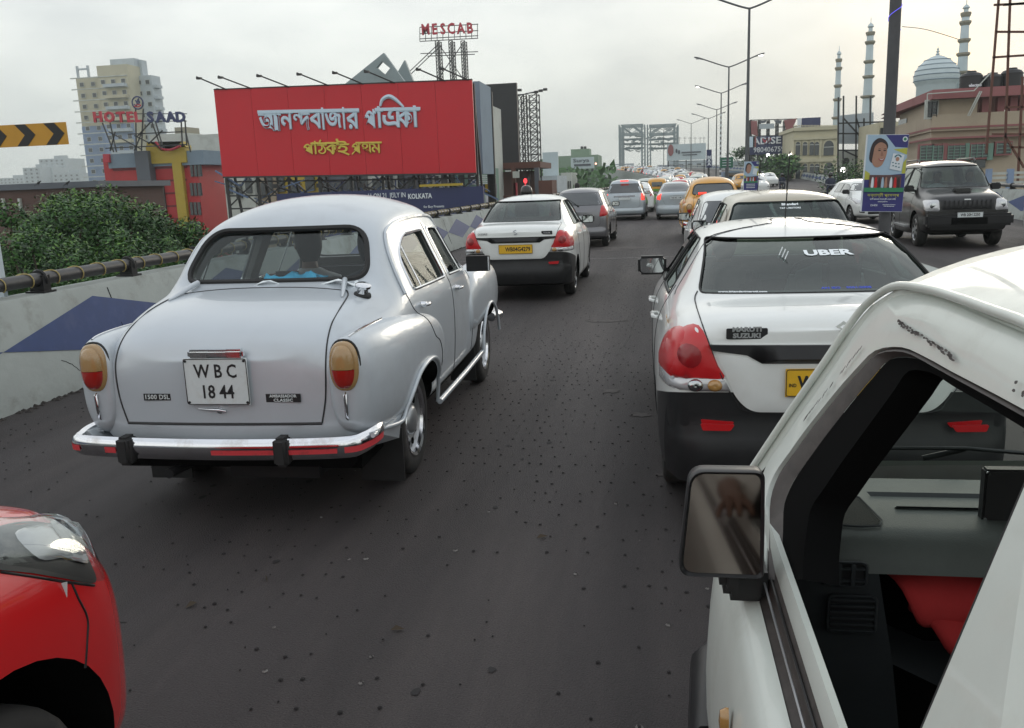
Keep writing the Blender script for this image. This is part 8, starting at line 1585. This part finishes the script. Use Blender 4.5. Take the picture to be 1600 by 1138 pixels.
# ---- motorcyclists
def rider(x, y, rz, label, shirt='shirtd', helmet=False, s=1.0, z0=None):
    z = roadz(y) if z0 is None else z0; root = empty('motorcycle', (x, y, z), rz, 'dark motorcycle under the '+' '.join(label.split()[:11]), 'motorcycle')
    for yy in (-.62, .66): b = MB(); b.lathe([(.22, -.04), (.30, -.05), (.315, 0), (.30, .05), (.22, .04), (.2, 0), (.22, -.04)], 20, Matrix.Translation((0, yy, .315)), 'X'); w = b.build('wheel', M_['tyre'], root, 50); b = MB(); b.bar((-.05, yy, .315), (.05, yy, .315), .05, n=10); b.build('hub', M_['steel'], w)
    b = MB(); b.tube([(0, -.62, .33), (0, -.2, .45), (0, .3, .55), (0, .48, .85)], .035, 8); b.tube([(0, .66, .33), (0, .48, .95)], .03, 8); b.build('frame', M_['ink'], root, 60)
    b = MB(); b.box((0, .02, .42), (.24, .36, .3)); bev(b.build('engine', M_['steel'], root), .05); b = MB(); b.box((0, .22, .80), (.24, .42, .2)); bev(b.build('tank', M_['black'], root), .07); b = MB(); b.box((0, -.32, .80), (.24, .7, .08)); bev(b.build('seat', M_['rubber'], root), .03)
    b = MB(); b.tube([(-.33, .38, 1.02), (-.1, .46, .98), (.1, .46, .98), (.33, .38, 1.02)], .014, 6); b.build('handlebar', M_['chrome'], root, 60); b = MB(); b.box((0, -.72, .72), (.12, .05, .07)); b.build('tail_lamp', M_['lred'], root)
    p = head('person', (x+.22*math.sin(rz)*0, y, z+1.42*s), rz, True, shirt, s, .15, label)
    lg = MB()
    for sg in (1, -1): lg.tube([(sg*.10, -.05, -.55*s), (sg*.20, .30, -.62*s), (sg*.17, .16, -1.08*s)], [.085, .07, .045], 8); lg.tube([(sg*.17, .16, -1.08*s), (sg*.17, .34, -1.12*s)], .04, 6)
    lg.build('trousers', M_['shirtd'], p, 60)
    if helmet: b = MB(); b.lathe([(.001, .145), (.07, .13), (.12, .08), (.14, 0), (.135, -.07), (.10, -.10)], 16, Matrix.Translation((0, .0, .13*s)) @ Matrix.Diagonal((1, 1.15, 1, 1))); b.build('helmet', M_['black'], p, 60)
    return root
rider(-2.72, 32.2, -.02, 'person in pale blue shirt riding between the left barrier and the grey hatchback', 'bluec', False)
rider(-2.85, 19.9, 0, 'person in dark helmet riding ahead of the white taxi', 'shirtd', True)
for i, (px, py, Y, tx) in enumerate(((1222, 276, 76, 'person on a motorcycle coming along beside the right barrier'), (1297, 296, 52, 'person on a motorcycle just left of the oncoming white hatchback'))):
    p = at(px, py, Y); rider(p.x, Y, math.pi, tx, 'shirtd', True)
rr = random.Random(2)
for i in range(10):
    y = 150+i*11+rr.uniform(-3, 3); x = lerpt(LE, y)+.9
    if i % 3 == 0: rider(x, y, 0, ('first', '', '', 'second', '', '', 'third', '', '', 'fourth')[i]+' tiny person riding along the left edge of the far queue', rr.choice(('shirtd', 'shirtw', 'shirtr')))
# crows
for i, (px, py, Y, tx) in enumerate(((60, 286, 51, 'crow perched on the dark brown wall, left one'), (105, 286, 51, 'crow perched on the dark brown wall, right one'))):
    p = at(px, py, Y); b = MB(); b.lathe([(.001, -.18), (.06, -.08), (.075, .0), (.05, .09), (.04, .13), (.045, .17), (.02, .21), (.001, .27)], 10, Matrix.Rotation(R(60), 4, 'Y')); b.add([(-.1, -.03, -.05), (-.1, .03, -.05), (-.33, .04, -.2), (-.33, -.04, -.2)], [(0, 1, 2, 3)]); b.bar((0, .02, -.04), (0, .02, -.16), .012); b.bar((0, -.02, -.04), (0, -.02, -.16), .012); o = b.build('crow', M_['ink'], None, 60, tuple(p)); o['label'] = tx; o['category'] = 'bird'
# ================================================================ air
b = MB(); b.box((-60, 500, 21), (1500, 1140, 60)); hz = b.build('haze', None); hz.data.materials.clear()
hm = bpy.data.materials.new('haze_air'); hm.use_nodes = True; t = hm.node_tree; t.nodes.clear(); o_ = t.nodes.new('ShaderNodeOutputMaterial'); pv = t.nodes.new('ShaderNodeVolumePrincipled'); pv.inputs['Color'].default_value = (.86, .92, .90, 1); pv.inputs['Density'].default_value = .00055; pv.inputs['Anisotropy'].default_value = .0
t.links.new(pv.outputs[0], o_.inputs['Volume']); hz.data.materials.append(hm); hz['kind'] = 'stuff'
